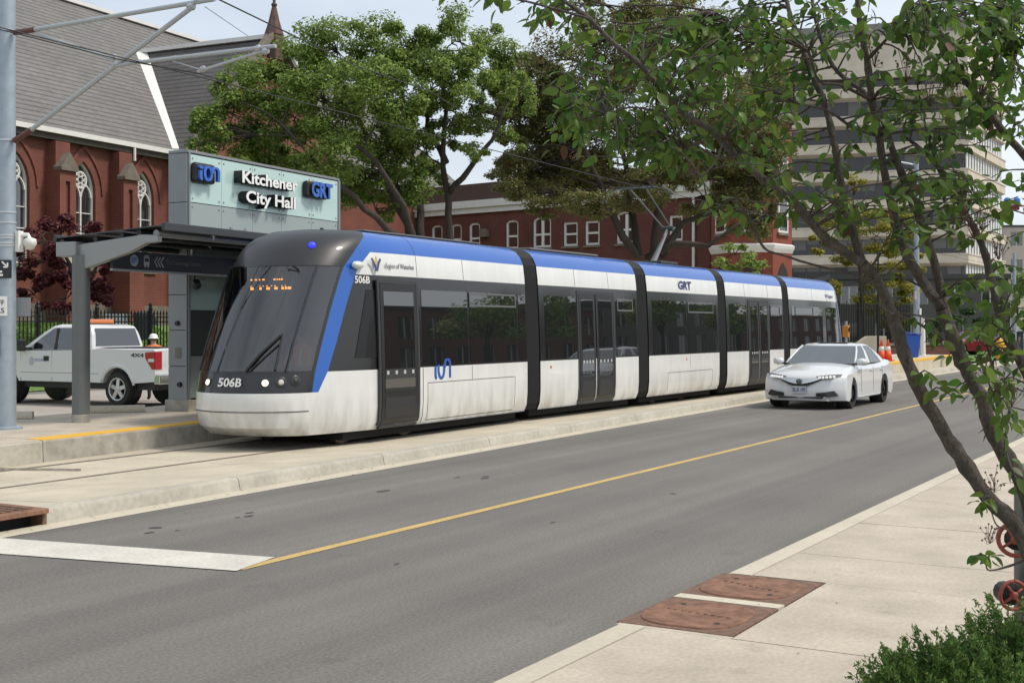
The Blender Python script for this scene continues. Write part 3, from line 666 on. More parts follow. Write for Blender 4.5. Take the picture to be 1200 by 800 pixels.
# vertical glazing joints left and right of the main windscreen
for sd in (-1, 1):
    pts = []
    for z in np.linspace(1.23, 2.86, 12):
        p = nose_pt(float(z), R_(56), sd); pts.append(Vector((XT[1] + p.x - .006, p.y * 1.004, p.z)))
    MB().tube(pts, .022, 6).build('glazing_joint', TBLK, T1)
q, tn, up, nr = nose_at(365.5, 3.17)
MB().lathe([(.055, 0), (.05, .03), (.03, .05)], q, nr, 14).build('blue_lamp', M('blue_led', (.02, .02, .6), .3, emis=(.02, .03, 1), es=1.6), T1, smooth=True)
MB().lathe([(.04, 0), (.03, .05)], (XT[1] + 2.35, -.1, 3.48), (0, 0, 1), 10).build('roof_antenna', BLACK, T1)
# wipers on the glass
def on_glass(px, z): q, tn, up, nr = nose_at(px, z); return q + nr * .03
MB().tube([on_glass(322, 1.26), on_glass(331, 1.80)], [.022, .016], 6).build('wiper_arm', BLACK, T1)
MB().tube([on_glass(288, 1.24), on_glass(306, 1.50), on_glass(329, 1.77)], .022, 6).build('wiper_blade', BLACK, T1)
MB().tube([on_glass(292, 1.24), on_glass(327, 1.64)], .013, 6).build('wiper_arm', BLACK, T1)
# destination display behind the glass: LED dots
xd = XT[1] + 1.08
q1, q2 = nose_at(281, 2.62), nose_at(343, 2.62)
pa, pb = q1[0] - q1[3] * .16, q2[0] - q2[3] * .16
dd = (pb - pa).normalized(); dn = Vector((0, 0, 1)).cross(dd) * -1
m = MB(); m.prism([pa - Vector((0, 0, .14)), pb - Vector((0, 0, .14)), pb + Vector((0, 0, .16)), pa + Vector((0, 0, .16))], dn * -.05 if dn.x < 0 else dn * .05)
disp = m.build('destination_display', M('display_black', (.02, .018, .016), .5), T1)
m = MB(); rr = random.Random(11); L_ = (pb - pa).length; nb = dn if dn.x < 0 else -dn; off = nb * .012
def led(u, z, wd, hg): p = pa + dd * u + Vector((0, 0, z)) + off; m.add([p, p + dd * wd, p + dd * wd + Vector((0, 0, hg)), p + Vector((0, 0, hg))], [(0, 1, 2, 3)])
for row, (gap, zz, hg) in enumerate(((.05, .075, .022), (.02, -.07, .038))):
    u = .06
    while u < L_ - .1:
        wd = rr.uniform(.02, .05) if row == 0 else rr.uniform(.03, .07)
        if rr.random() < (.62 if row == 0 else .8): led(u, zz, wd, hg); 
        if row and rr.random() < .5: led(u, zz + .05, wd * .4, .014)
        u += wd + rr.uniform(.012, gap)
m.build('led_text', LED, T1, fix=False)
# cab interior: bulkhead, desk, seat
DARKI = M('cab_interior', (.035, .037, .04), .8); GREYI = M('cab_grey', (.12, .125, .13), .7)
MB().box(XT[1] + 2.55, XT[1] + 2.60, -1.08, 1.08, .5, 2.95).build('cab_bulkhead', GREYI, T1)
MB().box(XT[1] + .62, XT[1] + 1.25, -.62, .62, .95, 1.22).build('driver_desk', DARKI, T1, bev=.05)
MB().box(XT[1] + 1.3, XT[1] + 2.5, -.9, .9, .45, .55).build('cab_floor', DARKI, T1)
m = MB().box(XT[1] + 1.75, XT[1] + 2.2, -.28, .28, .95, 1.08).box(XT[1] + 2.15, XT[1] + 2.27, -.27, .27, 1.0, 1.85); m.build('driver_seat', DARKI, T1, bev=.04)
# rooftop equipment and pantograph
for xa, xb, h in ((JO[0] - 5.0 - JO[0], -1.2, .20),): MB().box(xa, xb, -.75, .75, 3.47, 3.50).build('roof_equipment', TROOF, mods[0], bev=.03)
MB().box(.8, 3.9, -.75, .75, 3.47, 3.52).build('roof_equipment', TROOF, mods[1], bev=.03)
M3 = mods[2]; o3 = Vector((JO[1], 13.6, 0))
def pz(px, py): p = hit(px, py, (0, 13.6), (1, 0)); return Vector((p.x - JO[1], 0, p.z))
ba, kn, hd = pz(765, 304), pz(782.5, 268), pz(747.5, 221)
PANT = M('pantograph_steel', (.22, .24, .25), .4, metal=.5); PDK = M('pantograph_dark', (.05, .06, .06), .5, metal=.4)
pt = MB()
PB = onmod(MB().box(ba.x - .5, ba.x + .6, -.45, .45, 3.50, 3.58).build('pantograph', PDK, bev=.02), 3)
MB().tube([ba + Vector((0, 0, -.15)), kn], [.06, .04], 8).build('lower_arm', PANT, PB); MB().tube([ba + Vector((-.18, 0, -.1)), kn + Vector((-.05, 0, -.06))], .025, 6).build('control_rod', PDK, PB)
for sd in (-1, 1): MB().tube([kn + Vector((0, sd * .10, 0)), hd + Vector((0, sd * .22, 0))], .021, 6).build('upper_arm', PANT, PB)
MB().lathe([(.07, -.16), (.07, .16)], kn, (0, 1, 0), 10).build('knuckle', PDK, PB)
for dx in (-.16, .16):
    MB().tube([hd + Vector((dx, y, z)) for y, z in ((-.98, -.30), (-.90, -.14), (-.72, -.01), (-.5, .03), (.5, .03), (.72, -.01), (.90, -.14), (.98, -.30))], .015, 6).build('collector_strip', PANT if dx > 0 else PDK, PB)
m = MB(); [m.tube([hd + Vector((-.16, y, .02)), hd + Vector((.16, y, .02))], .016, 6) for y in (-.42, .42)]; m.tube([hd + Vector((0, -.42, .0)), hd + Vector((0, .42, 0))], .02, 6); m.build('collector_frame', PDK, PB)
# ================================================================ station: sign wall, shelter, catenary pole, signs
A5 = R_(5.4); U5 = Vector((math.cos(A5), math.sin(A5), 0)); V5 = Vector((-math.sin(A5), math.cos(A5), 0))
TEAL = M('teal_back_glass', (.44, .60, .56), .12, spec=.6, coat=.3)
GGREY = M('grey_back_glass', (.27, .325, .315), .12, spec=.6, coat=.3)
GDARK = M('dark_back_glass', (.075, .09, .088), .15, spec=.6)
BOLT = M('steel_bolt', (.45, .43, .40), .35, metal=.7)
P0 = GX(220, 23.4, PZ); SIGNL = 5.05; ST = 5.09
sw = thing('station_sign_wall', 'tall grey and teal glass station sign wall reading Kitchener City Hall', 'sign', P0, A5)
sx = lambda px: (hit(px, 300, (P0.x, P0.y), (U5.x, U5.y)) - P0).dot(U5)
TH = .42
# core
MB().box(.0, SIGNL, .06, TH, .22, ST - PZ - .06).build('core', GREY_D, sw)
MB().box(-.06, SIGNL + .02, -.06, TH + .06, -.02, .22).build('plinth', CONC_S, sw, bev=.01)
zc = [.22, .84, 1.50, 2.15, 2.80, 3.84, ST - PZ]
for a, b in zip(zc, zc[1:]): MB().box(-.03, .0, .0, TH, a, b - .012).build('end_panel', GREY_M, sw, bev=.004)
for zz, yy in ((.5, .15), (1.62, .2)): MB().lathe([(.05, 0), (.04, .05)], (-.03, yy, zz), (-1, 0, 0), 10).build('wall_fixture', BLACK, sw)
MB().box(-.036, -.03, .12, .26, .98, 1.18).build('notice_plate', M('plate_grey', (.16, .15, .13), .6), sw)
MB().box(-.03, SIGNL, -.03, TH, ST - PZ, ST - PZ + .05).build('top_cap', GREY_M, sw, bev=.005)
for x0, x1 in ((-.03, .045), (SIGNL - .045, SIGNL + .03)): MB().box(x0 + .031 if x0 < 0 else x0, x1, -.03, .055, .22, ST - PZ).build('edge_trim', GREY_M, sw)
gx = [.05, .965, 1.94, 2.91, 3.98, SIGNL - .05]
rows = [(.25, 1.02, GGREY), (1.035, 1.85, GDARK), (1.865, 2.75, TEAL), (2.765, 3.83, GGREY), (3.845, ST - PZ - .02, TEAL)]
for a, b in zip(gx, gx[1:]):
    for z0, z1, mt in rows:
        g = MB().box(a + .004, b - .004, -.012, .012, z0, z1).build('glass_panel', mt, sw)
        if z0 > 2.7:
            for bx_, bz in ((a + .07, z0 + .07), (b - .07, z0 + .07), (a + .07, z1 - .07), (b - .07, z1 - .07)): MB().lathe([(.022, 0), (.018, .012)], (bx_, -.012, bz), (0, -1, 0), 8).build('bolt', BOLT, g)
LW = M('sign_letter_white', (.82, .82, .80), .4); LBK = M('sign_letter_black', (.012, .012, .013), .5)
def sz(px, py): p = hit(px, py, (P0.x - V5.x * .22, P0.y - V5.y * .22), (U5.x, U5.y)); return (p - Vector((P0.x, P0.y, 0))).dot(U5), p.z - PZ
def raised(txt, p0, p1, yb0, cap, name):
    x0, z0 = sz(p0, yb0); x1, _ = sz(p1, yb0); z1 = sz(p0, yb0 - cap)[1]
    o = text_part(name, txt, [LW, LBK], sw, (x0, -.012, z0), (1, 0, 0), (0, 0, 1), z1 - z0, width=x1 - x0, depth=.20, bold=.028); return o
raised('Kitchener', 284.5, 349.5, 213.2, 13.4, 'sign_letters'); raised('City Hall', 289, 347, 236.5, 13.6, 'sign_letters')
SBL = M('sign_logo_blue', (.035, .13, .50), .35); 
x0, z0 = sz(236.5, 212); x1, z1 = sz(257.5, 196)
MB().box(x0 - .08, x1 - .02, -.15, -.013, z0 - .02, z1 + .04).build('logo_box', LBK, sw, bev=.05)
ion_logo(sw, lambda x, z, d: (x0 + x, -.152 - d, z0 + z * .62), (x1 - x0) * 1.0, SBL, th=.05)
x0g, z0g = sz(366.5, 229); x1g, z1g = sz(391, 216)
MB().box(x0g - .09, x1g - .08, -.15, -.013, z0g - .03, z1g - .0).build('logo_box', LBK, sw, bev=.05)
text_part('logo_letters', 'GRT', [SBL, LBK], sw, (x0g, -.152, z0g), (1, 0, 0), (0, 0, 1), (z1g - z0g) * .95, width=x1g - x0g, depth=.05, bold=.04)
# ---- shelter
C0 = GX(95, 20.84, PZ)
sh = thing('platform_shelter', 'dark grey steel platform shelter with sloping canopy on a round column', 'shelter', C0, A5)
SHG = M('shelter_grey', (.155, .165, .165), .42, metal=.3, var=.06, vs=3); SHL = M('shelter_light_grey', (.30, .31, .31), .4, metal=.3)
SHD = M('shelter_dark', (.05, .055, .057), .5, metal=.3)
def column(x):
    c = MB().lathe([(.142, .12), (.142, 2.72)], (x, 0, 0), n=24).build('column', SHG, sh, auto=40)
    MB().lathe([(.148, 0), (.148, .13), (.143, .135)], (x, 0, 0), n=24).build('column_base', M('brushed_steel', (.42, .40, .36), .4, metal=.6, var=.1, vs=20, aniso=(8, 8, .3)), c)
    m = MB(); m.prism([(x - .06, .16, 2.72), (x - .06, -.14, 2.50), (x - .06, -1.05, 2.74), (x - .06, -1.40, 2.88), (x - .06, -1.62, 2.89), (x - .06, -1.62, 3.0), (x - .06, -1.30, 3.02), (x - .06, -1.15, 3.0), (x - .06, .16, 2.88)], (.12, 0, 0)); m.build('cantilever_beam', SHL, sh, bev=.012)
    MB().box(x - .13, x + .13, .0, .42, 2.70, 2.94).build('column_head', SHL, sh, bev=.015)
column(0); column(4.3); column(8.6)
for y, z, r in ((.3, 2.93, .05), (-.3, 2.98, .045), (-.85, 3.02, .045), (-1.2, 3.06, .05), (-1.55, 3.03, .06)):
    MB().tube([(-.12 if y > -.2 else .0, y, z), (9.0, y, z)], r, 10).build('purlin', SHD if y > -1.4 else SHL, sh, auto=40)
k = 0; x = -.1
while x < 9.0:
    m = MB(); m.add([(x, .42, 3.00), (x + 1.47, .42, 3.00), (x + 1.47, -1.75, 3.14), (x, -1.75, 3.14)], [(0, 1, 2, 3)]); o = m.build('roof_pane', M('smoked_roof_glass', (.045, .052, .054), .2, spec=.6), sh, fix=False)
    so = o.modifiers.new('t', 'SOLIDIFY'); so.thickness = .018; x += 1.5
MB().box(-.12, 9.1, -1.83, -1.76, 3.06, 3.19).build('front_fascia', SHD, sh, bev=.01); MB().box(-.12, 9.1, .425, .48, 2.92, 3.06).build('rear_fascia', SHD, sh, bev=.01)
for x in (1.9, 2.3, 4.6, 6.1): MB().tube([(x, -1.55, 3.05), (x, -1.55, 3.26)], .03, 6).build('lug', SHL, sh)
# black wayfinding panel under the canopy
fo = Vector((C0.x, C0.y, 0)) - V5 * .55
fx_ = lambda px: (hit(px, 300, (fo.x, fo.y), (U5.x, U5.y)) - Vector((C0.x, C0.y, 0))).dot(U5)
wp = MB().box(.07, 6.5, -.60, -.55, 2.50, 2.80).build('wayfinding_panel', M('sign_black', (.016, .017, .019), .35), sh)
MB().box(.07, 6.5, -.605, -.545, 2.465, 2.50).build('panel_rail', SHL, sh)
NB = M('dim_sign_white', (.36, .37, .40), .5)
cxp = fx_(154.5); m = MB(); m.lathe([(.095, 0), (.095, .004)], (cxp, -.60, 2.65), (0, -1, 0), 20); m.build('line_badge', NB, wp)
ion_logo(sh, lambda x, z, d: (cxp - .06 + x, -.606 - d, 2.595 + z), .12, LOGO, th=.002, name='badge_mark')
tx = fx_(169); m = MB().box(tx - .065, tx + .065, -.604, -.60, 2.58, 2.72).box(tx - .05, tx + .05, -.604, -.60, 2.725, 2.75).box(tx - .055, tx - .02, -.604, -.60, 2.55, 2.575).box(tx + .02, tx + .055, -.604, -.60, 2.55, 2.575); m.build('tram_symbol', NB, wp); MB().box(tx - .045, tx + .045, -.606, -.604, 2.64, 2.70).build('symbol_window', BLACK, wp)
m = MB()
for k in range(3):
    xx = fx_(178.5) + k * .075; ribbon(m, [(xx + .07, 2.735), (xx, 2.65), (xx + .07, 2.565)], .02, .004, lambda x, z, d: (x, -.60 - d, z))
m.build('chevrons', NB, wp)
text_part('direction_lettering', 'To Conestoga Station', M('dim_text', (.16, .16, .17), .6), wp, (fx_(192.5), -.60, 2.62), (1, 0, 0), (0, 0, 1), .075, width=fx_(232) - fx_(192.5), depth=.003)
m = MB().lathe([(.05, 0), (.09, .06), (.08, .16), (.03, .2)], (fx_(246), -.2, 2.38), (-.3, -.6, -.5), 12); m.build('cctv_camera', BLACK, sh, smooth=True)
MB().tube([(fx_(246), -.2, 2.4), (fx_(246), -.2, 2.96)], .02, 6).build('camera_bracket', SHD, sh)
# ---- concrete wheel stops behind the platform
for (p0, p1, y0), lb in zip((((105, 170, 483.5)), ((-6, 39, 490.5))), ('pale precast concrete wheel stop behind the grey shelter column', 'pale precast concrete wheel stop beside the foot of the steel mast')):
    a, b = G(p0, y0, PZ + .01), G(p1, y0 - (1.5 if p0 > 0 else .5), PZ + .01); d = b - a; L_ = d.length; ang = math.atan2(d.y, d.x)
    o = MB().loft([[(x, y, z) for y, z in ((-.09, 0), (-.09, .05), (-.06, .12), (.06, .12), (.09, .05), (.09, 0))] for x in (0, L_)]).build('wheel_stop', CONC_L, bev=.01)
    o.location = a; o.rotation_euler = (0, 0, ang); tag(o, lb, 'wheel stop', 'wheel stops behind the platform')
# ---- catenary mast with cantilever
PB0 = GX(7.5, 19.5, PZ); 
mast = thing('catenary_mast', 'tall tapered steel overhead-line mast with tubular cantilever arms', 'pole', PB0)
MB().lathe([(.145, 0), (.14, 2.5), (.135, 5), (.13, 8.2), (.05, 8.25)], n=24).build('pole', GALV, mast, auto=40)
MB().lathe([(.24, 0), (.24, .03), (.16, .05)], n=12).build('base_plate', GALV, mast)
md = (RD(1, -.55, 0) - RD(0, 0, 0)).normalized()                       # arm direction, across the track
def mz(px, py): p = hit(px, py, (PB0.x, PB0.y), (md.x, md.y)); return p - Vector(PB0)
ARM = M('arm_steel', (.42, .45, .47), .45, metal=.4); INS = M('insulator_brown', (.10, .03, .025), .35); WIRE = M('cable_black', (.02, .02, .022), .6)
def tube_part(pts, r, mat, name, par=mast, n=8): return MB().tube(pts, r, n).build(name, mat, par, auto=50)
tube_part([mz(41, 35), mz(252, -1)], .035, ARM, 'top_tube'); tube_part([mz(17, 38.5), mz(41, 35)], .045, INS, 'insulator')
tube_part([mz(37, 152), mz(226, 8)], .035, ARM, 'stay_tube'); tube_part([mz(17, 165), mz(37, 152)], .045, INS, 'insulator')
tube_part([mz(44, 40), mz(134, 70)], .022, ARM, 'brace_tube'); tube_part([mz(134, 78), mz(165, 72)], .03, ARM, 'clamp')
tube_part([mz(165, 73), mz(323, 54)], .028, ARM, 'registration_tube'); tube_part([mz(232, 84), mz(308, 60)], .022, ARM, 'steady_arm'); tube_part([mz(202, 66), mz(203, 72), mz(236, 82)], .008, ARM, 'dropper')
for px, py, r in ((224, 8, .06), (232, 1, .05), (303, 57, .05), (311, 60, .05), (238, 81, .045), (137, 76, .05), (134, 67, .04), (205, 68, .03)): 
    c = mz(px, py); MB().lathe([(r * .6, -r), (r, -r * .4), (r, r * .4), (r * .6, r)], c, md, 8).build('clamp', ARM, mast)
for py in (37, 165, 249, 261, 276, 279, 285, 288): c = mz(8, py); MB().lathe([(.148, -.012), (.148, .012)], (0, 0, c.z), n=20).build('strap', M('strap_steel', (.55, .57, .58), .35, metal=.6), mast)
# dome camera on the mast
cz = mz(8, 283).z; rd = Vector((RT[0], RT[1], 0))
MB().box(-.05, .05, -.05, .05, -.16, .16).build('camera_mount', WHITE, mast, bev=.01).location = rd * .19 + Vector((0, 0, cz))
MB().tube([rd * .2 + Vector((0, 0, cz + .10)), rd * .33 + Vector((0, 0, cz + .10)), rd * .36 + Vector((0, 0, cz + .03))], .035, 8).build('camera_arm', WHITE, mast)
MB().lathe([(.03, .09), (.09, .07), (.10, .0), (.085, -.03), (.06, -.08), (.02, -.10)], rd * .36 + Vector((0, 0, cz - .03)), n=16).build('dome_camera', M('camera_white', (.66, .64, .60), .4), mast, smooth=True)
# signs on the mast (they face the camera side and run past the picture edge)
fd = (Vector((-FW[0], -FW[1], 0)) * .97 + rd * .12).normalized(); sr = Vector((-fd.y, fd.x, 0)); up = Vector((0, 0, 1))
if sr.dot(rd) < 0: sr = -sr
def mast_sign(px0, px1, py0, py1, mat, name, back=.15):
    D = 19.5 - back; a, b = (px0 - 7.5) / FPX * D, (px1 - 7.5) / FPX * D; z0, z1 = H - (py1 - HY) / FPX * D - PZ, H - (py0 - HY) / FPX * D - PZ; o = fd * back
    o_ = MB().prism([o + sr * a + up * z0, o + sr * b + up * z0, o + sr * b + up * z1, o + sr * a + up * z1], fd * .012).build(name, mat, mast)
    return o_, o + fd * .012, a, b, z0, z1
q, o, a, b, z0, z1 = mast_sign(-62, 16.5, 304.5, 326, M('sign_black', (.016, .017, .019), .35), 'direction_sign'); hh = z1 - z0
text_part('sign_text', 'Conestoga', WHITE, mast, o + sr * (b - .17 - .62) + up * (z0 + hh * .62), sr, up, .075, width=.62, depth=.003, bold=.02)
m = MB(); fnm = lambda x, z, d: tuple(o + sr * (b - .14 + x) + up * (z0 + hh * .60 + z) + fd * d)
ribbon(m, [(0, .085), (.075, .01)], .022, .003, fnm); ribbon(m, [(.02, .003), (.083, .003)], .022, .003, fnm); ribbon(m, [(.082, .003), (.082, .07)], .022, .003, fnm); m.build('sign_arrow', WHITE, mast)
for k, wd in enumerate((.50, .34)):
    for c in range(7 if k == 0 else 5): MB().prism([o + sr * (b - .14 - wd + c * .075) + up * (z0 + hh * (.30 - .18 * k)), o + sr * (b - .14 - wd + c * .075 + .055) + up * (z0 + hh * (.30 - .18 * k)), o + sr * (b - .14 - wd + c * .075 + .055) + up * (z0 + hh * (.30 - .18 * k) + .03), o + sr * (b - .14 - wd + c * .075) + up * (z0 + hh * (.30 - .18 * k) + .03)], fd * .003).build('small_print', WHITE, mast)
q, o, a, b, z0, z1 = mast_sign(-30, 11.5, 347, 370, WHITE, 'warning_sign')
SBK = M('sign_ink', (.02, .02, .02), .6)
text_part('sign_text', 'STAY OFF', SBK, mast, o + sr * (a + .04) + up * (z0 + .165), sr, up, .075, width=b - a - .08, depth=.003, bold=.01); text_part('sign_text', 'TRACKS', SBK, mast, o + sr * (a + .06) + up * (z0 + .045), sr, up, .075, width=b - a - .10, depth=.003, bold=.01)
q, o, a, b, z0, z1 = mast_sign(-16, 1.5, 383, 418, M('sign_black', (.016, .017, .019), .35), 'information_sign')
q, o, a, b, z0, z1 = mast_sign(10, 32, 348.5, 370.5, GREY_M, 'sign_back', -.16)
# ---- overhead wires: contact wire touches the pantograph
PHD = Vector((JO[1] + hd.x, 13.6, hd.z + .055))
dirw = Vector((1, 0, 0))
cw = MB().tube([Vector((-40, 12.1, PHD.z + .25)), Vector((13.2, 13.25, PHD.z + .08)), PHD, Vector((120, 13.6, PHD.z + .05))], .009, 5); tag(cw.build('contact_wire', WIRE), 'thin black overhead contact wire above the tram roof', 'wire')
ta, tb = AT(255, -1, 17.4), AT(505, 108, 30); tdir = (tb - ta)
mw = MB().tube([ta - tdir * .8 + Vector((0, 0, .3)), ta, ta + tdir * .5 + Vector((0, 0, -.12)), tb, tb + tdir * 2.2 + Vector((0, 0, -1.2))], .011, 6); tag(mw.build('feeder_wire', WIRE), 'thick black feeder wire sloping from the cantilever tip into the trees', 'wire')
fa, fb = AT(-30, 27, 19.0), AT(236, 87, 18.0); tag(MB().tube([fa, AT(20, 40, 18.9), AT(140, 70, 18.2), fb, AT(262, 96, 18.6)], .009, 6).build('jumper_cable', WIRE), 'black jumper cable crossing the stay tube of the mast', 'wire')
tag(MB().tube([AT(240, 8, 17.4), AT(290, 42, 21)], .006, 5).build('tie_wire', GALV), 'thin grey tie wire hanging from the cantilever tip', 'wire')
# ================================================================ church
BRK = courses('church_brick', (.185, .048, .030), (.15, .039, .026), .075, brick=(.20, .10, .075))
BRK2 = courses('office_brick', (.14, .036, .027), (.105, .029, .023), .075, brick=(.13, .065, .055))
def slate(name, c):
    if name in MATS: return MATS[name]
    m = M(name, c, .8, var=.10, vs=3, v2=.12, v2s=.4); t = m.node_tree; L = t.links.new; p = t.nodes['Principled BSDF']
    tcn = t.nodes.new('ShaderNodeTexCoord'); wv = t.nodes.new('ShaderNodeTexWave'); wv.wave_type = 'BANDS'; wv.bands_direction = 'Z'; wv.wave_profile = 'SAW'; wv.inputs['Scale'].default_value = 1.15; wv.inputs['Distortion'].default_value = .15; wv.inputs['Detail'].default_value = 2; wv.inputs['Detail Scale'].default_value = 6
    L(tcn.outputs['Object'], wv.inputs['Vector'])
    src = p.inputs['Base Color'].links[0].from_socket
    mr = t.nodes.new('ShaderNodeMapRange'); mr.inputs[1].default_value = 0; mr.inputs[2].default_value = .35; mr.inputs[3].default_value = .25; mr.inputs[4].default_value = 1.06; L(wv.outputs['Fac'], mr.inputs[0])
    x = t.nodes.new('ShaderNodeMixRGB'); x.blend_type = 'MULTIPLY'; x.inputs[0].default_value = 1; L(src, x.inputs[1]); L(mr.outputs[0], x.inputs[2])
    br = t.nodes.new('ShaderNodeTexNoise'); br.inputs['Scale'].default_value = 3; mpp = t.nodes.new('ShaderNodeMapping'); mpp.inputs['Scale'].default_value = (1, 1, 6); L(tcn.outputs['Object'], mpp.inputs[0]); L(mpp.outputs[0], br.inputs['Vector'])
    m2 = t.nodes.new('ShaderNodeMapRange'); m2.inputs[1].default_value = .35; m2.inputs[2].default_value = .65; m2.inputs[3].default_value = .85; m2.inputs[4].default_value = 1.1; L(br.outputs['Fac'], m2.inputs[0])
    x2 = t.nodes.new('ShaderNodeMixRGB'); x2.blend_type = 'MULTIPLY'; x2.inputs[0].default_value = 1; L(x.outputs[0], x2.inputs[1]); L(m2.outputs[0], x2.inputs[2]); L(x2.outputs[0], p.inputs['Base Color'])
    bp = t.nodes.new('ShaderNodeBump'); bp.inputs['Strength'].default_value = .5; bp.inputs['Distance'].default_value = .04; L(wv.outputs['Fac'], bp.inputs['Height']); L(bp.outputs[0], p.inputs['Normal']); return m
SLATE = slate('slate_roof', (.155, .149, .140)); SLATE_D = slate('dark_slate_roof', (.095, .088, .084))
STONE = M('weathered_stone', (.17, .145, .115), .9, var=.25, vs=3, bump=.3, bs=20)
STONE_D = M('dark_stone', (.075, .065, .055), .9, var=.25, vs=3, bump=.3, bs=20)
WGL = smooth_glass('window_dark_glass', (.02, .023, .025), .06)
TRIM = M('white_trim', (.70, .69, .66), .6, var=.05, vs=3)
AC = YAW - math.atan2(.427, .904); UC = Vector((math.cos(AC), math.sin(AC), 0))
CH0 = GX(98, 58, 2.0)
ch = thing('church', 'red brick church with steep grey slate roof and white traceried pointed windows', 'church', CH0, AC)
EZ = 10.45 - 2; NW = 10.8; PIT = .89; NR = EZ + NW * PIT; XE0, XE1 = -30, 40; XV = 6.07; TP = 6.5; TR = EZ + 7.79 * PIT; TY = -1.3
cx_ = lambda px: (hit(px, 300, (CH0.x, CH0.y), (UC.x, UC.y)) - CH0).dot(UC)
def chz(px, py): return hit(px, py, (CH0.x, CH0.y), (UC.x, UC.y)).z - 2
bay = cx_(168) - cx_(98)
WC = [cx_(98) + bay * k for k in (-6, -5, -4, -3, -2, -1, 0, 1)]
WW, WS, WB = 1.5, chz(98, 224), 2.6
holes = [arch_pts(c, WB, WW, WS, 'pointed') for c in WC]
m = MB(); wall_holes(m, [(XE0, -2.5), (XV - .02, -2.5), (XV - .02, EZ - .05), (XE0, EZ - .05)], holes, 0, .35)
m.box(XE0, XE1, 2 * NW - .3, 2 * NW, -2.5, EZ); m.quad((XE0, 0, -2.5), (XE0, 2 * NW, -2.5), (XE0, 2 * NW, EZ), (XE0, 0, EZ)); m.quad((XE1, 0, -2.5), (XE1, 2 * NW, -2.5), (XE1, 2 * NW, EZ), (XE1, 0, EZ))
m.add([(XE0, 0, EZ), (XE0, 2 * NW, EZ), (XE0, NW, NR)], [(0, 1, 2)]); m.add([(XE1, 0, EZ), (XE1, 2 * NW, EZ), (XE1, NW, NR)], [(0, 1, 2)])
m.box(XV + 2 * TP, XE1, 0, .3, -2.5, EZ)
nave = m.build('nave_wall', BRK, ch)
m = MB(); m.box(XV, XV + 2 * TP, TY, TY + .3, -2.5, EZ); m.prism([(XV, TY, EZ), (XV + 2 * TP, TY, EZ), (XV + TP, TY, TR)], (0, .3, 0)); m.box(XV, XV + .3, TY + .3, .3, -2.5, EZ); m.box(XV + 2 * TP - .3, XV + 2 * TP, TY + .3, .3, -2.5, EZ); m.build('transept_wall', BRK, ch)
m = MB(); m.box(XE0, XV - .05, -.12, 0, -2.5, .9); m.build('stone_plinth', STONE, ch)
# windows
for c in WC:
    o = MB(); po = arch_pts(c, WB, WW, WS, 'pointed'); pi = arch_pts(c, WB, WW, WS, 'pointed', inset=.085)
    ring_prism(o, po, pi, .16, .30); fr = o.build('window', TRIM, ch)
    g = MB(); g.add([(x, .27, z) for x, z in pi], [tuple(range(len(pi)))]); g.build('glass', WGL, fr, fix=False)
    m = MB(); m.box(c - .04, c + .04, .17, .29, WB + .08, WS - .05); m.box(c - WW / 2 + .09, c + WW / 2 - .09, .20, .28, WB + 1.5, WB + 1.55); m.box(c - WW / 2 + .09, c + WW / 2 - .09, .20, .28, WS - 1.0, WS - .96)
    m.build('mullion', TRIM, fr)
    for sd in (-1, 1):
        cc = c + sd * .34; po2 = arch_pts(cc, WS - .9, .66, WS - .25, 'pointed', 5); pi2 = arch_pts(cc, WS - .9, .66, WS - .25, 'pointed', 5, inset=.06)
        mm = MB()
        for i in range(2, len(po2) - 1):
            a, b, c2, d = po2[i], po2[i + 1], pi2[i + 1], pi2[i]; mm.prism([(a[0], .17, a[1]), (b[0], .17, b[1]), (c2[0], .17, c2[1]), (d[0], .17, d[1])], (0, .12, 0))
        mm.build('lancet_head', TRIM, fr)
    rc = (c, WS + .52); mm = MB(); ring_prism(mm, arc(rc[0], rc[1], .40, .40, 0, 340, 17), arc(rc[0], rc[1], .33, .33, 0, 340, 17), .17, .29)
    for k in range(6):
        a = R_(60 * k + 30); ring_prism(mm, arc(rc[0] + .235 * math.cos(a), rc[1] + .235 * math.sin(a), .125, .125, 0, 324, 9), arc(rc[0] + .235 * math.cos(a), rc[1] + .235 * math.sin(a), .085, .085, 0, 324, 9), .18, .28)
    mm.build('rosette', TRIM, fr)
    # brick hood mould
    mm = MB(); po = arch_pts(c, WS - .9, WW + .95, WS - .1, 'pointed')[2:]; pi = arch_pts(c, WS - .9, WW + .72, WS - .1, 'pointed')[2:]
    for i in range(len(po) - 1): mm.prism([(po[i][0], -.07, po[i][1]), (po[i + 1][0], -.07, po[i + 1][1]), (pi[i + 1][0], -.07, pi[i + 1][1]), (pi[i][0], -.07, pi[i][1])], (0, .08, 0))
    mm.build('hood_mould', BRK, ch)
    MB().box(c - WW / 2 - .1, c + WW / 2 + .1, -.10, .3, WB - .16, WB - .005).build('sill', STONE, ch)
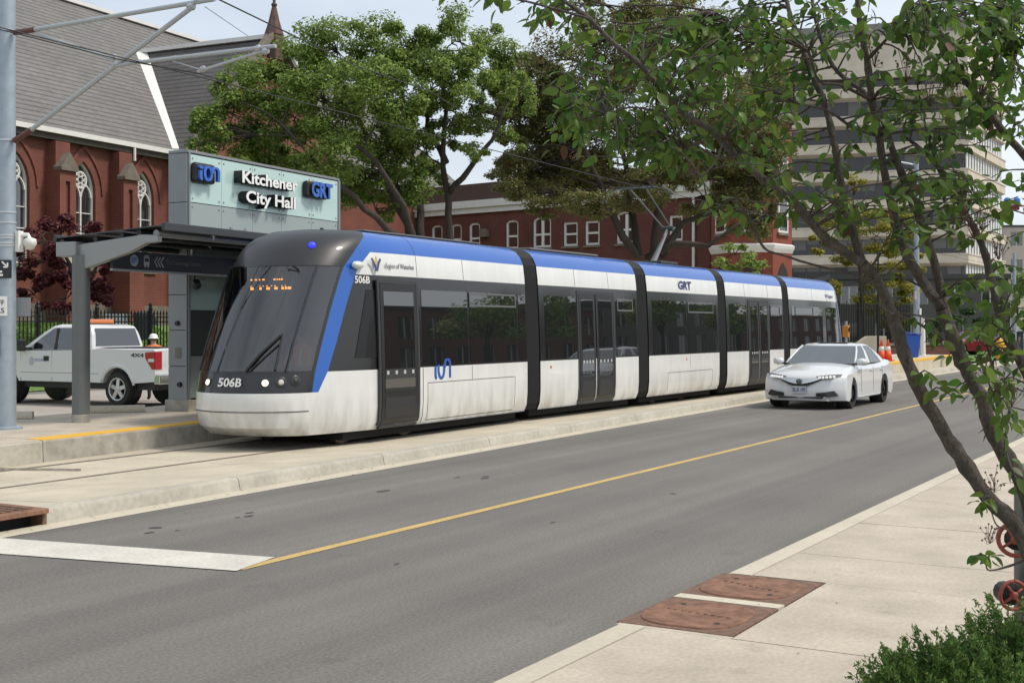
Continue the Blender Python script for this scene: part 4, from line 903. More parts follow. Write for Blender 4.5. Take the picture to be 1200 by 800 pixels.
# buttresses with gabled stone caps
bw = .95
for c in WC + [WC[-1] + bay]:
    x = c - bay / 2 + .15
    if x > XV - .6: continue
    b = MB(); b.box(x - bw / 2, x - .13, -.85, -.001, -2.5, EZ - 1.75); b.box(x + .13, x + bw / 2, -.85, -.001, -2.5, EZ - 1.75); b.box(x - .13, x + .13, -.72, -.001, -2.5, EZ - 1.75); b.box(x - .13, x + .13, -.85, -.72, -2.5, EZ - 5.2); b.box(x - .13, x + .13, -.85, -.72, EZ - 2.2, EZ - 1.75)
    b.box(x - bw / 2 + .05, x + bw / 2 - .05, -.55, -.001, EZ - 1.75, EZ - .45); bo = b.build('buttress', BRK, ch)
    s_ = MB(); s_.prism([(x - bw / 2 - .03, -.98, EZ - 1.75), (x + bw / 2 + .03, -.98, EZ - 1.75), (x + bw / 2 + .03, -.98, EZ - 1.6), (x, -.98, EZ - .95), (x - bw / 2 - .03, -.98, EZ - 1.6)], (0, .5, 0)); s_.build('stone_cap', STONE, bo)
    s_ = MB(); s_.prism([(x - bw / 2, -1.25, EZ - 5.9), (x + bw / 2, -1.25, EZ - 5.9), (x + bw / 2, -.84, EZ - 5.1), (x - bw / 2, -.84, EZ - 5.1)], (0, .12, .0)); s_.build('weathering', M('pale_weathered_stone', (.33, .29, .22), .9, var=.25, vs=2), bo)
    bt = MB(); bt.box(x - bw / 2, x + bw / 2, -1.22, -.851, -2.5, EZ - 5.92); bt.build('lower_stage', BRK, bo)
# gutter, roofs, ridge trims, valley flashing
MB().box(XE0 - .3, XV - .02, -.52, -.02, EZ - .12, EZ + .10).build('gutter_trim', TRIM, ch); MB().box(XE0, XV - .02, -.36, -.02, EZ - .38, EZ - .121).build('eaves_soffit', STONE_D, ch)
MB().tube([(cx_(149), -.45, EZ - .1), (cx_(149), -.45, EZ - .75)], .07, 8).build('downpipe', TRIM, ch)
m = MB(); ov = .5; vy = 7.79
m.add([(XE0, -ov, EZ - ov * PIT + .5), (XV - .35, -ov, EZ - ov * PIT + .5), (XV + TP, vy, TR), (XV + TP, NW, NR), (XE0, NW, NR)], [(0, 1, 2, 3, 4)])
m.add([(XE1, -ov, EZ - ov * PIT + .5), (XV + 2 * TP + .35, -ov, EZ - ov * PIT + .5), (XV + TP, vy, TR), (XV + TP, NW, NR), (XE1, NW, NR)], [(0, 4, 3, 2, 1)])
m.add([(XE0, NW, NR), (XE1, NW, NR), (XE1, 2 * NW + ov, EZ - .1), (XE0, 2 * NW + ov, EZ - .1)], [(0, 1, 2, 3)])
m.build('nave_roof', SLATE, ch, fix=False)
m = MB()
for sd in (-1, 1):
    xe = XV - .4 if sd < 0 else XV + 2 * TP + .4
    m.add([(xe, TY - .3, EZ - .1), (xe, -.05, EZ - .1), (XV + TP, vy, TR), (XV + TP, TY - .3, TR)], [(0, 1, 2, 3)])
m.build('transept_roof', SLATE_D, ch, fix=False)
def beam(p, q, wd, th, mat, name, upv=(0, 0, 1)):
    p, q = Vector(p), Vector(q); d = (q - p).normalized(); a = d.cross(Vector(upv)).normalized() * wd / 2; b = a.cross(d).normalized() * th; mm = MB(); mm.loft([[r - a, r + a, r + a + b, r - a + b] for r in (p, q)]); return mm.build(name, mat, ch)
beam((XV - .38, -.3, EZ + .12), (XV + TP, vy, TR + .12), .62, .10, TRIM, 'valley_flashing', (-.6, -.55, 1)); beam((XE0, NW, NR - .02), (XE1, NW, NR - .02), .5, .2, TRIM, 'ridge_trim'); beam((XV + TP, TY - .35, TR - .02), (XV + TP, vy, TR - .02), .5, .22, TRIM, 'ridge_trim')
beam((XV - .42, TY - .4, EZ - .14), (XV - .42, .0, EZ - .14), .3, .22, TRIM, 'gutter_trim')
# gable coping and pinnacle
beam((XV - .5, TY - .12, EZ - .2), (XV + TP, TY - .12, TR + .3), .5, .25, STONE, 'gable_coping', (0, 0, 1)); beam((XV + 2 * TP + .5, TY - .12, EZ - .2), (XV + TP, TY - .12, TR + .3), .5, .25, STONE, 'gable_coping')
pn = MB(); px_, py_, pz_ = XV + TP, TY - .1, TR
pn.lathe([(.5, -1.2), (.5, .1), (.54, .15), (.42, .5), (.30, .9), (.14, 1.6), (.12, 1.65), (.17, 1.8), (.08, 1.9), (.07, 2.5)], (px_, py_, pz_), n=8); pin = pn.build('pinnacle', M('pinnacle_stone', (.11, .065, .055), .9, var=.3, vs=3), ch)
MB().box(px_ - .10, px_ + .10, py_ - .09, py_ + .09, pz_ + 2.5, pz_ + 3.9).box(px_ - .42, px_ - .101, py_ - .085, py_ + .085, pz_ + 3.05, pz_ + 3.27).box(px_ + .101, px_ + .42, py_ - .085, py_ + .085, pz_ + 3.05, pz_ + 3.27).build('finial_cross', STONE_D, ch, bev=.03)
# basement hatch and white panel in the churchyard
MB().box(cx_(160), cx_(182), -.16, -.12, -2.2, .3).build('basement_door', M('door_dark_grey', (.03, .034, .038), .6), ch)
# ---- iron fence along the churchyard
fe = thing('iron_fence', 'black wrought iron fence along the foot of the churchyard bank', 'fence')
FA, FB = GX(-30, 40, .1), GX(330, 52, .1); fdv = (FB - FA); FL = fdv.length; fdv.normalize(); fe.location = FA; fe.rotation_euler = (0, 0, math.atan2(fdv.y, fdv.x))
IRON = M('black_iron', (.012, .012, .013), .5, metal=.3)
pk = MB().box(-.016, .016, -.016, .016, -.4, 2.25).add([(-.03, -.03, 2.25), (.03, -.03, 2.25), (.03, .03, 2.25), (-.03, .03, 2.25), (0, 0, 2.42)], [(0, 1, 4), (1, 2, 4), (2, 3, 4), (3, 0, 4)]).build('picket', IRON, fe); n = int(FL / .15)
for k in range(1, n): inst('picket', pk.data, fe, (k * .15, 0, 0))
for z in (.15, 1.95, 2.12): MB().box(0, FL, -.02, .02, z, z + .04).build('fence_rail', IRON, fe)
po = MB().box(-.05, .05, -.05, .05, -.5, 2.45).lathe([(.08, 2.45), (.05, 2.52), (.07, 2.58), (.02, 2.66)], n=8).build('post', IRON, fe)
for k in range(1, int(FL / 2.4)): inst('post', po.data, fe, (k * 2.4, .03, 0))
# white utility box and grey bin behind the fence
p = GX(137, 46, 1.15); o = MB().box(-.35, .35, -.25, .25, 0, 1.15).box(-.38, .38, -.28, .28, 1.15, 1.2).build('utility_box', M('box_white', (.6, .6, .6), .5), bev=.02); o.location = p; o.rotation_euler = (0, 0, -1); tag(o, 'white metal utility box behind the black iron fence', 'utility box')
p = GX(168, 48, 1.4); o = MB().lathe([(.32, 0), (.36, .85), (.38, .9), (.36, 1.0), (.1, 1.08)], n=16).build('rubbish_bin', M('bin_grey', (.06, .065, .07), .5), auto=40); o.location = p; tag(o, 'dark grey round rubbish bin near the church basement door', 'bin')
# ================================================================ red brick office with arched windows
def rw(Rr, D): return RD(Rr, D, 0)
q1, q2 = rw(1.53, 79), rw(-6.5, 85.6); ub = (q2 - q1).normalized(); Cb = rw(11.0, 71.2); AB = math.atan2(ub.y, ub.x)
# local x runs away from the corner, outward normal of the facade is local +y reversed below
of = thing('brick_office', 'dark red brick office with white arched windows and white cornice behind the trees', 'building', Cb, AB)
bxp = lambda px: (hit(px, 260, (Cb.x, Cb.y), (ub.x, ub.y)) - Cb).dot(ub)
nb = Vector((-ub.y, ub.x, 0)); SGN = 1 if nb.dot(Vector((FW[0], FW[1], 0))) > 0 else -1       # SGN*y points into the building
OL = bxp(400); OZ = 9.75
wins = [(512, 14, 'a'), (534.5, 14, 'a'), (556, 14, 'a'), (600, 15.5, 'a'), (635, 22, 'd'), (668.5, 17, 'r'), (694, 17, 'r'), (733.5, 22, 'd'), (792, 15, 'r')]
hol = []; wl = []
for px, wpx, kd in wins:
    c = bxp(px); D = (Cb + ub * c).dot(Vector((FW[0], FW[1], 0))); ww = wpx * D / FPX * 1.22; kd_ = 'pointed' if kd == 'zz' else ('seg' if kd in 'ad' else 'rect'); zt = 8.35 if kd in 'ad' else 8.2
    for zb in (6.75, 2.9): hol.append(arch_pts(c, zb, ww, zt - (6.75 - zb), kd_)); wl.append((c, zb, ww, zt - (6.75 - zb), kd_, kd))
m = MB(); wall_holes(m, [(0, -1), (OL, -1), (OL, OZ), (0, OZ)], hol, 0, SGN * .22); m.quad((OL, 0, -1), (OL, SGN * 18, -1), (OL, SGN * 18, OZ), (OL, 0, OZ)); m.quad((0, 0, -1), (0, SGN * 5, -1), (0, SGN * 5, OZ), (0, 0, OZ)); m.build('wall', BRK2, of, fix=False)
MB().box(0, OL, min(SGN * .0, SGN * 5), max(0, SGN * 5), OZ, OZ + .05).build('roof', M('roof_felt', (.07, .07, .07), .9), of)
y0, y1 = sorted((-SGN * .35, SGN * .2)); MB().box(-.2, OL + .2, y0, y1, OZ - .25, OZ + .20).build('cornice', TRIM, of); y0, y1 = sorted((-SGN * .2, SGN * .1)); MB().box(-.1, OL + .1, y0, y1, OZ - .6, OZ - .251).build('cornice_mould', TRIM, of); y0, y1 = sorted((-SGN * .05, SGN * .4)); MB().box(-.1, OL + .1, y0, y1, OZ + .201, OZ + 1.3).build('parapet', M('brown_parapet', (.09, .055, .045), .9), of)
for c, zb, ww, zt, kd_, kd in wl:
    po, pi = arch_pts(c, zb, ww, zt, kd_), arch_pts(c, zb, ww, zt, kd_, inset=.13); m = MB(); ring_prism(m, po, pi, SGN * .08, SGN * .17); fr = m.build('window', TRIM, of)
    g = MB(); g.add([(x, SGN * .16, z) for x, z in pi], [tuple(range(len(pi)))]); g.build('pane', WGL, fr, fix=False)
    m = MB(); yy = sorted((SGN * .09, SGN * .15)); m.box(c - ww / 2 + .1, c + ww / 2 - .1, yy[0], yy[1], (zb + zt) / 2 - .06, (zb + zt) / 2 + .06)
    if kd == 'd': m.box(c - .09, c + .09, yy[0] - .005, yy[1] + .005, zb + .13, zt + .1)
    m.build('glazing_bar', TRIM, fr); yy = sorted((-SGN * .08, SGN * .2)); MB().box(c - ww / 2 - .12, c + ww / 2 + .12, yy[0], yy[1], zb - .14, zb - .005).build('sill', STONE, fr)
# attic gable with a white window, downpipe
dx = bxp(618); yy = sorted((SGN * 2, SGN * 6)); MB().box(dx - 1.8, dx + 1.8, yy[0], yy[1], OZ + .05, OZ + 3.4).build('attic_storey', BRK2, of); y2 = sorted((SGN * 1.9, SGN * 1.98)); MB().box(bxp(612) - .9, bxp(612) + .9, y2[0], y2[1], OZ + 1.2, OZ + 3.0).build('attic_window', TRIM, of); y2 = sorted((SGN * 1.86, SGN * 1.89)); MB().box(bxp(612) - .75, bxp(612) - .06, y2[0], y2[1], OZ + 1.35, OZ + 2.85).box(bxp(612) + .06, bxp(612) + .75, y2[0], y2[1], OZ + 1.35, OZ + 2.85).build('attic_pane', WGL, of)
MB().tube([(bxp(814), -SGN * .12, -1), (bxp(814), -SGN * .12, OZ - .6)], .09, 8).build('downpipe', TRIM, of)
c = bxp(569); yy = sorted((-SGN * .3, 0)); MB().box(c - .3, c + .3, yy[0], yy[1], 7.6, 8.1).build('wall_vent', STONE, of)
# corner bay with white string course and pointed arch
TC = rw(13.0, 69.5); bayt = thing('brick_corner_bay', 'red brick corner bay with white string course and pointed arch, by the office', 'building', TC, AB)
n = 6; rr_ = 2.15
ringp = lambda r, z: [(r * math.cos(R_(60 * k + 30)), r * math.sin(R_(60 * k + 30)), z) for k in range(6)]
m = MB(); m.loft([ringp(rr_, -1), ringp(rr_, 12.8)]); m.build('wall', M('bay_brick', (.215, .058, .036), .85, var=.12, vs=3), bayt)
zc_ = H + (382 - 289) / FPX * 68
m = MB(); m.loft([ringp(rr_ + .02, zc_ - .32), ringp(rr_ + .12, zc_ - .1), ringp(rr_ + .16, zc_ + .08), ringp(rr_ + .02, zc_ + .16)]); m.build('string_course', TRIM, bayt)
for k in range(6):
    a = R_(60 * k + 60); d = rr_ * math.cos(R_(30)); pos = (d * math.cos(a), d * math.sin(a), 0)
    for zb in (zc_ + .75, zc_ + 3.5):
        w_ = MB().box(-.55, .55, -.02, .06, zb, zb + 1.9).build('window', TRIM, bayt); w_.location = pos; w_.rotation_euler = (0, 0, a - R_(90)); MB().box(-.42, .42, .061, .07, zb + .13, zb + .9).box(-.42, .42, .061, .07, zb + 1.0, zb + 1.77).build('pane', WGL, w_); MB().box(-.62, .62, .0, .12, zb - .14, zb - .005).build('sill', STONE, w_)
    ap = arch_pts(0, zc_ - 3.4, 1.3, zc_ - 2.0, 'pointed'); m = MB(); m.prism([(x, -.02, z) for x, z in ap], (0, .05, 0)); o = m.build('arched_opening', M('opening_dark', (.03, .022, .02), .8), bayt); o.location = pos; o.rotation_euler = (0, 0, a - R_(90))
m = MB(); m.loft([ringp(rr_ + .25, 12.8), ringp(.1, 16)]); m.build('roof', SLATE_D, bayt)
# ================================================================ tall banded concrete office block
PC = M('precast_concrete', (.60, .535, .43), .85, var=.07, vs=.6, v2=.08, v2s=.15); PCG = M('louvre_white', (.62, .63, .62), .6)
OG = M('office_glass', (.045, .045, .047), .12, spec=.5); OG2 = M('office_blind', (.13, .13, .125), .4); SOFF = M('soffit_shadowed_concrete', (.40, .37, .32), .9)
tp = [rw((880 - 600) / 1500 * 173, 173), rw((905 - 600) / 1500 * 172, 172), rw((1133 - 600) / 1500 * 165, 165), rw((1176 - 600) / 1500 * 186, 186), rw((1120 - 600) / 1500 * 215, 215), rw((900 - 600) / 1500 * 215, 215)]
T0 = tp[2].copy(); tw = thing('office_tower', 'tall beige concrete office block with stepped horizontal window bands', 'building', T0)
pl = [p - T0 for p in tp[1:]]; cen = sum(pl, Vector()) / len(pl)
def offs(d):                                           # outline pushed outwards by d
    res = []
    for i, p in enumerate(pl):
        a, b = pl[i - 1], pl[(i + 1) % len(pl)]; d1, d2 = (p - a).normalized(), (b - p).normalized(); n1, n2 = Vector((d1.y, -d1.x, 0)), Vector((d2.y, -d2.x, 0))
        if n1.dot(p - cen) < 0: n1, n2 = -n1, -n2
        nn = (n1 + n2).normalized(); res.append(p + nn * d / max(nn.dot(n1), .4))
    return res
FLH = 3.65
zz = lambda py: H + (382 - py) / FPX * 165
lv = []; k = 0
z = zz(296)
for k in range(-2, 6):
    zb = z + k * FLH; lv.append(zb)
for k, zb in enumerate(lv):
    # glass band zb..zb+1.95, then spandrel above with sloped soffit
    i0 = offs(-.9); m = MB(); m.loft([[p + Vector((0, 0, h_)) for p in i0] for h_ in (zb - .05, zb + 2.0)], cap=False); m.build('window_band', OG, tw)
    o1, o2 = offs(-.85), offs(.25); m = MB(); m.loft([[p + Vector((0, 0, zb + 1.98)) for p in o1], [p + Vector((0, 0, zb + 2.35)) for p in o2], [p + Vector((0, 0, zb + 3.45)) for p in o2], [p + Vector((0, 0, zb + 3.50)) for p in offs(.05)], [p + Vector((0, 0, zb + FLH - .02)) for p in offs(-.85)]]); sp_ = m.build('spandrel', PC, tw)
    m = MB(); m.loft([[p + Vector((0, 0, zb + 3.42)) for p in offs(.33)], [p + Vector((0, 0, zb + 3.60)) for p in offs(.33)]]); m.build('sill_band', PC, tw)
    # mullions and drawn blinds on the two faces in view
    for fi, nm in ((0, 13), (1, 9)):
        a, b = offs(-.88)[fi], offs(-.88)[fi + 1]; d = (b - a); L_ = d.length; d.normalize(); nn = Vector((d.y, -d.x, 0)); nn = nn if nn.dot(a - cen) > 0 else -nn; rg = random.Random(k * 7 + fi)
        for j in range(nm):
            q = a + d * (L_ * j / nm); q2 = a + d * (L_ * (j + 1) / nm); mm = MB(); mm.prism([q + Vector((0, 0, zb)), q + d * .12 + Vector((0, 0, zb)), q + d * .12 + nn * .08 + Vector((0, 0, zb)), q + nn * .08 + Vector((0, 0, zb))], (0, 0, 1.98)); mm.build('mullion', M('mullion_bronze', (.07, .065, .06), .5), tw)
            if rg.random() < .5:
                hb = rg.choice((.5, .9, 1.3, 1.9)); mm = MB(); mm.prism([q + d * .14 + nn * .03 + Vector((0, 0, zb + 1.96 - hb)), q2 - d * .02 + nn * .03 + Vector((0, 0, zb + 1.96 - hb)), q2 - d * .02 + nn * .03 + Vector((0, 0, zb + 1.96)), q + d * .14 + nn * .03 + Vector((0, 0, zb + 1.96))], nn * .02); mm.build('blind', OG2, tw)
    # white vertical louvres on the right hand face
    a, b = offs(-.3)[1], offs(-.3)[2]; d = (b - a); L_ = d.length; d.normalize(); nn = Vector((d.y, -d.x, 0)); nn = nn if nn.dot(a - cen) > 0 else -nn
    for j in range(14):
        q = a + d * (L_ * (j + .3) / 14); mm = MB(); mm.prism([q + Vector((0, 0, zb)), q + d * 1.0 + Vector((0, 0, zb)), q + d * 1.0 + nn * .1 + Vector((0, 0, zb)), q + nn * .1 + Vector((0, 0, zb))], (0, 0, 2.15)); mm.build('louvre', PCG, tw)
zt = lv[-1] + FLH
m = MB(); m.loft([[p + Vector((0, 0, zt - .02)) for p in offs(-.9)], [p + Vector((0, 0, zt + 1.2)) for p in offs(-.9)]]); m.build('window_band', OG, tw)
m = MB(); m.loft([[p + Vector((0, 0, zt + 1.2)) for p in offs(.1)], [p + Vector((0, 0, zt + 6.8)) for p in offs(.1)]]); m.build('plant_storey', PC, tw)
m = MB(); m.loft([[p + Vector((0, 0, zt + 6.8)) for p in offs(.2)], [p + Vector((0, 0, zt + 8.4)) for p in offs(-.3)]]); m.build('roof_cap', M('roof_cap_grey', (.16, .15, .14), .8), tw)
a, b = offs(.1)[0], offs(.1)[1]; d = (b - a).normalized(); nn = Vector((d.y, -d.x, 0)); nn = nn if nn.dot(a - cen) > 0 else -nn
for u in (1.2, 2.6, 4.2): q = a + d * u; MB().prism([q + Vector((0, 0, zt + 2.4)), q + d * .9 + Vector((0, 0, zt + 2.4)), q + d * .9 + Vector((0, 0, zt + 4.0)), q + Vector((0, 0, zt + 4.0))], nn * .05).build('vent_window', OG, tw)
m = MB(); m.loft([[p + Vector((0, 0, -2)) for p in offs(-1.5)], [p + Vector((0, 0, lv[0])) for p in offs(-1.5)]]); m.build('ground_storey', OG2, tw)
# low buildings that close the view, and frontages across the street from the tram (seen in its windows)
def plain_building(name, label, loc, rz, L_, W_, Hh, mat, nwin, floors, cat='building'):
    t = thing(name, label, cat, loc, rz); hs = []; dz = Hh / floors; st = L_ / nwin
    for f_ in range(floors):
        for k in range(nwin): hs.append(arch_pts(st * (k + .5), f_ * dz + dz * .32, st * .5, f_ * dz + dz * .82, 'rect'))
    m = MB(); wall_holes(m, [(0, -.5), (L_, -.5), (L_, Hh), (0, Hh)], hs, 0, .2); m.quad((0, 0, -.5), (0, W_, -.5), (0, W_, Hh), (0, 0, Hh)); m.quad((L_, 0, -.5), (L_, W_, -.5), (L_, W_, Hh), (L_, 0, Hh)); m.quad((0, W_, -.5), (L_, W_, -.5), (L_, W_, Hh), (0, W_, Hh)); m.build('wall', mat, t, fix=False)
    MB().box(-.15, L_ + .15, -.15, W_ + .15, Hh, Hh + .35).build('roof', M('roof_felt', (.07, .07, .07), .9), t)
    for h_ in hs:
        x0_, x1_, z0_, z1_ = h_[0][0], h_[1][0], h_[0][1], h_[2][1]; w_ = MB().box(x0_, x1_, .13, .17, z0_, z1_).build('window', WGL, t); mm = MB(); xm = (x0_ + x1_) / 2; mm.box(xm - .04, xm + .04, .10, .128, z0_, z1_).box(x0_, x0_ + .06, .10, .128, z0_, z1_).box(x1_ - .06, x1_, .10, .128, z0_, z1_); mm.build('frame', TRIM, w_)
    return t
p = rw((1177 - 600) / 1500 * 230, 230); plain_building('pale_block', 'pale beige building standing far behind the tall concrete office block', p, YAW - R_(90), 22, 14, H + (382 - 266) / FPX * 230, M('pale_render', (.52, .46, .40), .9, var=.05, vs=.3), 5, 4)
p = rw((1095 - 600) / 1500 * 96, 96); plain_building('cream_house', 'low cream house behind the shrubs near the yellow hydrant', p, YAW - R_(90) + .2, 11, 8, 4.6, M('cream_render', (.55, .50, .42), .9), 3, 1)
BR3 = M('shop_brick', (.16, .07, .05), .9, var=.15, vs=2)
for i, (x, L_, hh, mt, lb) in enumerate(((52, 26, 5.0, BR3, 'brown brick shop row facing the tram, the lowest of the frontage'), (80, 30, 6.2, M('shop_render', (.13, .115, .1), .9, var=.1, vs=1), 'grey rendered shop building facing the tram across the street'), (113, 34, 5.6, M('shop_brick_dark', (.12, .055, .045), .9, var=.15, vs=2), 'dark red brick shop building facing the tram, beyond the grey one'))):
    plain_building('shop_building', lb, (x + L_, -14 - 2 * i, .15), R_(180), L_, 10, hh, mt, 8, 2)
# ================================================================ vehicles
CARW = M('car_white', (.63, .64, .64), .2, coat=.8, var=.02, vs=1)
CGL = smooth_glass('car_glass', (.025, .032, .031), .02); CGL.node_tree.nodes['Principled BSDF'].inputs['IOR'].default_value = 1.95; CGLD = smooth_glass('car_glass_dark', (.008, .009, .010), .02)
TYRE = M('tyre_rubber', (.018, .018, .018), .85, var=.15, vs=20); RIMD = M('dark_alloy', (.02, .021, .023), .35, metal=.6); RIML = M('bright_alloy', (.55, .55, .55), .3, metal=.7)
CHROME = M('chrome', (.6, .61, .62), .12, metal=1); LENS = M('lamp_lens', (.62, .63, .62), .1, spec=.8); DRL = M('daylight_led', (.9, .9, .88), .3, emis=(1, .98, .92), es=.2)
REDL = M('tail_lamp_red', (.34, .015, .02), .2, coat=.5); CBLK = M('car_black_trim', (.015, .015, .016), .5)
def layered_body(prof, W, fn, layers=(0, .35, .62, .8, .91, .97, 1.0)):
    """side profile (x, z) swept across the car; fn(x, z, v) bends each layer, v = 0 at the middle .. 1 at the flank"""
    mb = MB(); ys = [-v for v in layers[::-1]] + list(layers[1:]); rings = []
    for v in ys: rings.append([(*(lambda q: (q[0], v * W / 2 * q[2], q[1]))(fn(x, z, abs(v))),) for x, z in prof])
    mb.loft(rings, True, True); return mb
def arch_profile(x, r, zb, n=10): return [(x + r * math.cos(R_(a)), .31 + (r + .0) * math.sin(R_(a))) for a in np.linspace(-8, 188, n)] if False else None
def wheel(par, x, y, r, wd, sd, rim, spokes=5, dark=False):
    t = MB().lathe([(r * .66, -wd / 2), (r * .93, -wd / 2), (r, -wd * .32), (r, wd * .32), (r * .93, wd / 2), (r * .66, wd / 2)], (x, y, r), (0, sd, 0), 28, cap=False).build('wheel', TYRE, par, auto=35)
    MB().lathe([(r * .68, wd * .40), (r * .66, wd * .52), (r * .60, wd * .50), (r * .58, wd * .15)], (x, y, r), (0, sd, 0), 28, cap=False).build('rim', rim, t, auto=35)
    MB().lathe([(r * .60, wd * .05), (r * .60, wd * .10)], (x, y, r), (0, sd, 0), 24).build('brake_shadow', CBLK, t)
    m = MB()
    for k in range(spokes):
        a = 2 * math.pi * k / spokes + .3
        for da in (-.12, .12) if dark else (0,):
            c, s_ = math.cos(a + da), math.sin(a + da); w_ = r * (.05 if dark else .12); yo = y + sd * wd * .46
            m.prism([(x + c * r * .1 - s_ * w_, yo, r + s_ * r * .1 + c * w_), (x + c * r * .62 - s_ * w_ * .9, yo - sd * .02, r + s_ * r * .62 + c * w_ * .9), (x + c * r * .62 + s_ * w_ * .9, yo - sd * .02, r + s_ * r * .62 - c * w_ * .9), (x + c * r * .1 + s_ * w_, yo, r + s_ * r * .1 - c * w_)], (0, -sd * .04, 0))
    m.lathe([(r * .16, wd * .36), (r * .16, wd * .5), (r * .05, wd * .52)], (x, y, r), (0, sd, 0), 12); m.build('spokes', rim, t)
    return t
def archpts(cx, r, zc, a0, a1, n=11): return [(cx + r * math.cos(R_(a0 + (a1 - a0) * k / (n - 1))), zc + r * math.sin(R_(a0 + (a1 - a0) * k / (n - 1)))) for k in range(n)]
def panel(par, pts, nrm, th, mat, name, bev=0):
    m = MB().prism(pts, Vector(nrm).normalized() * th); return m.build(name, mat, par, bev=bev)
def greenhouse(par, base, roof, mats, glassin=.06):
    pass
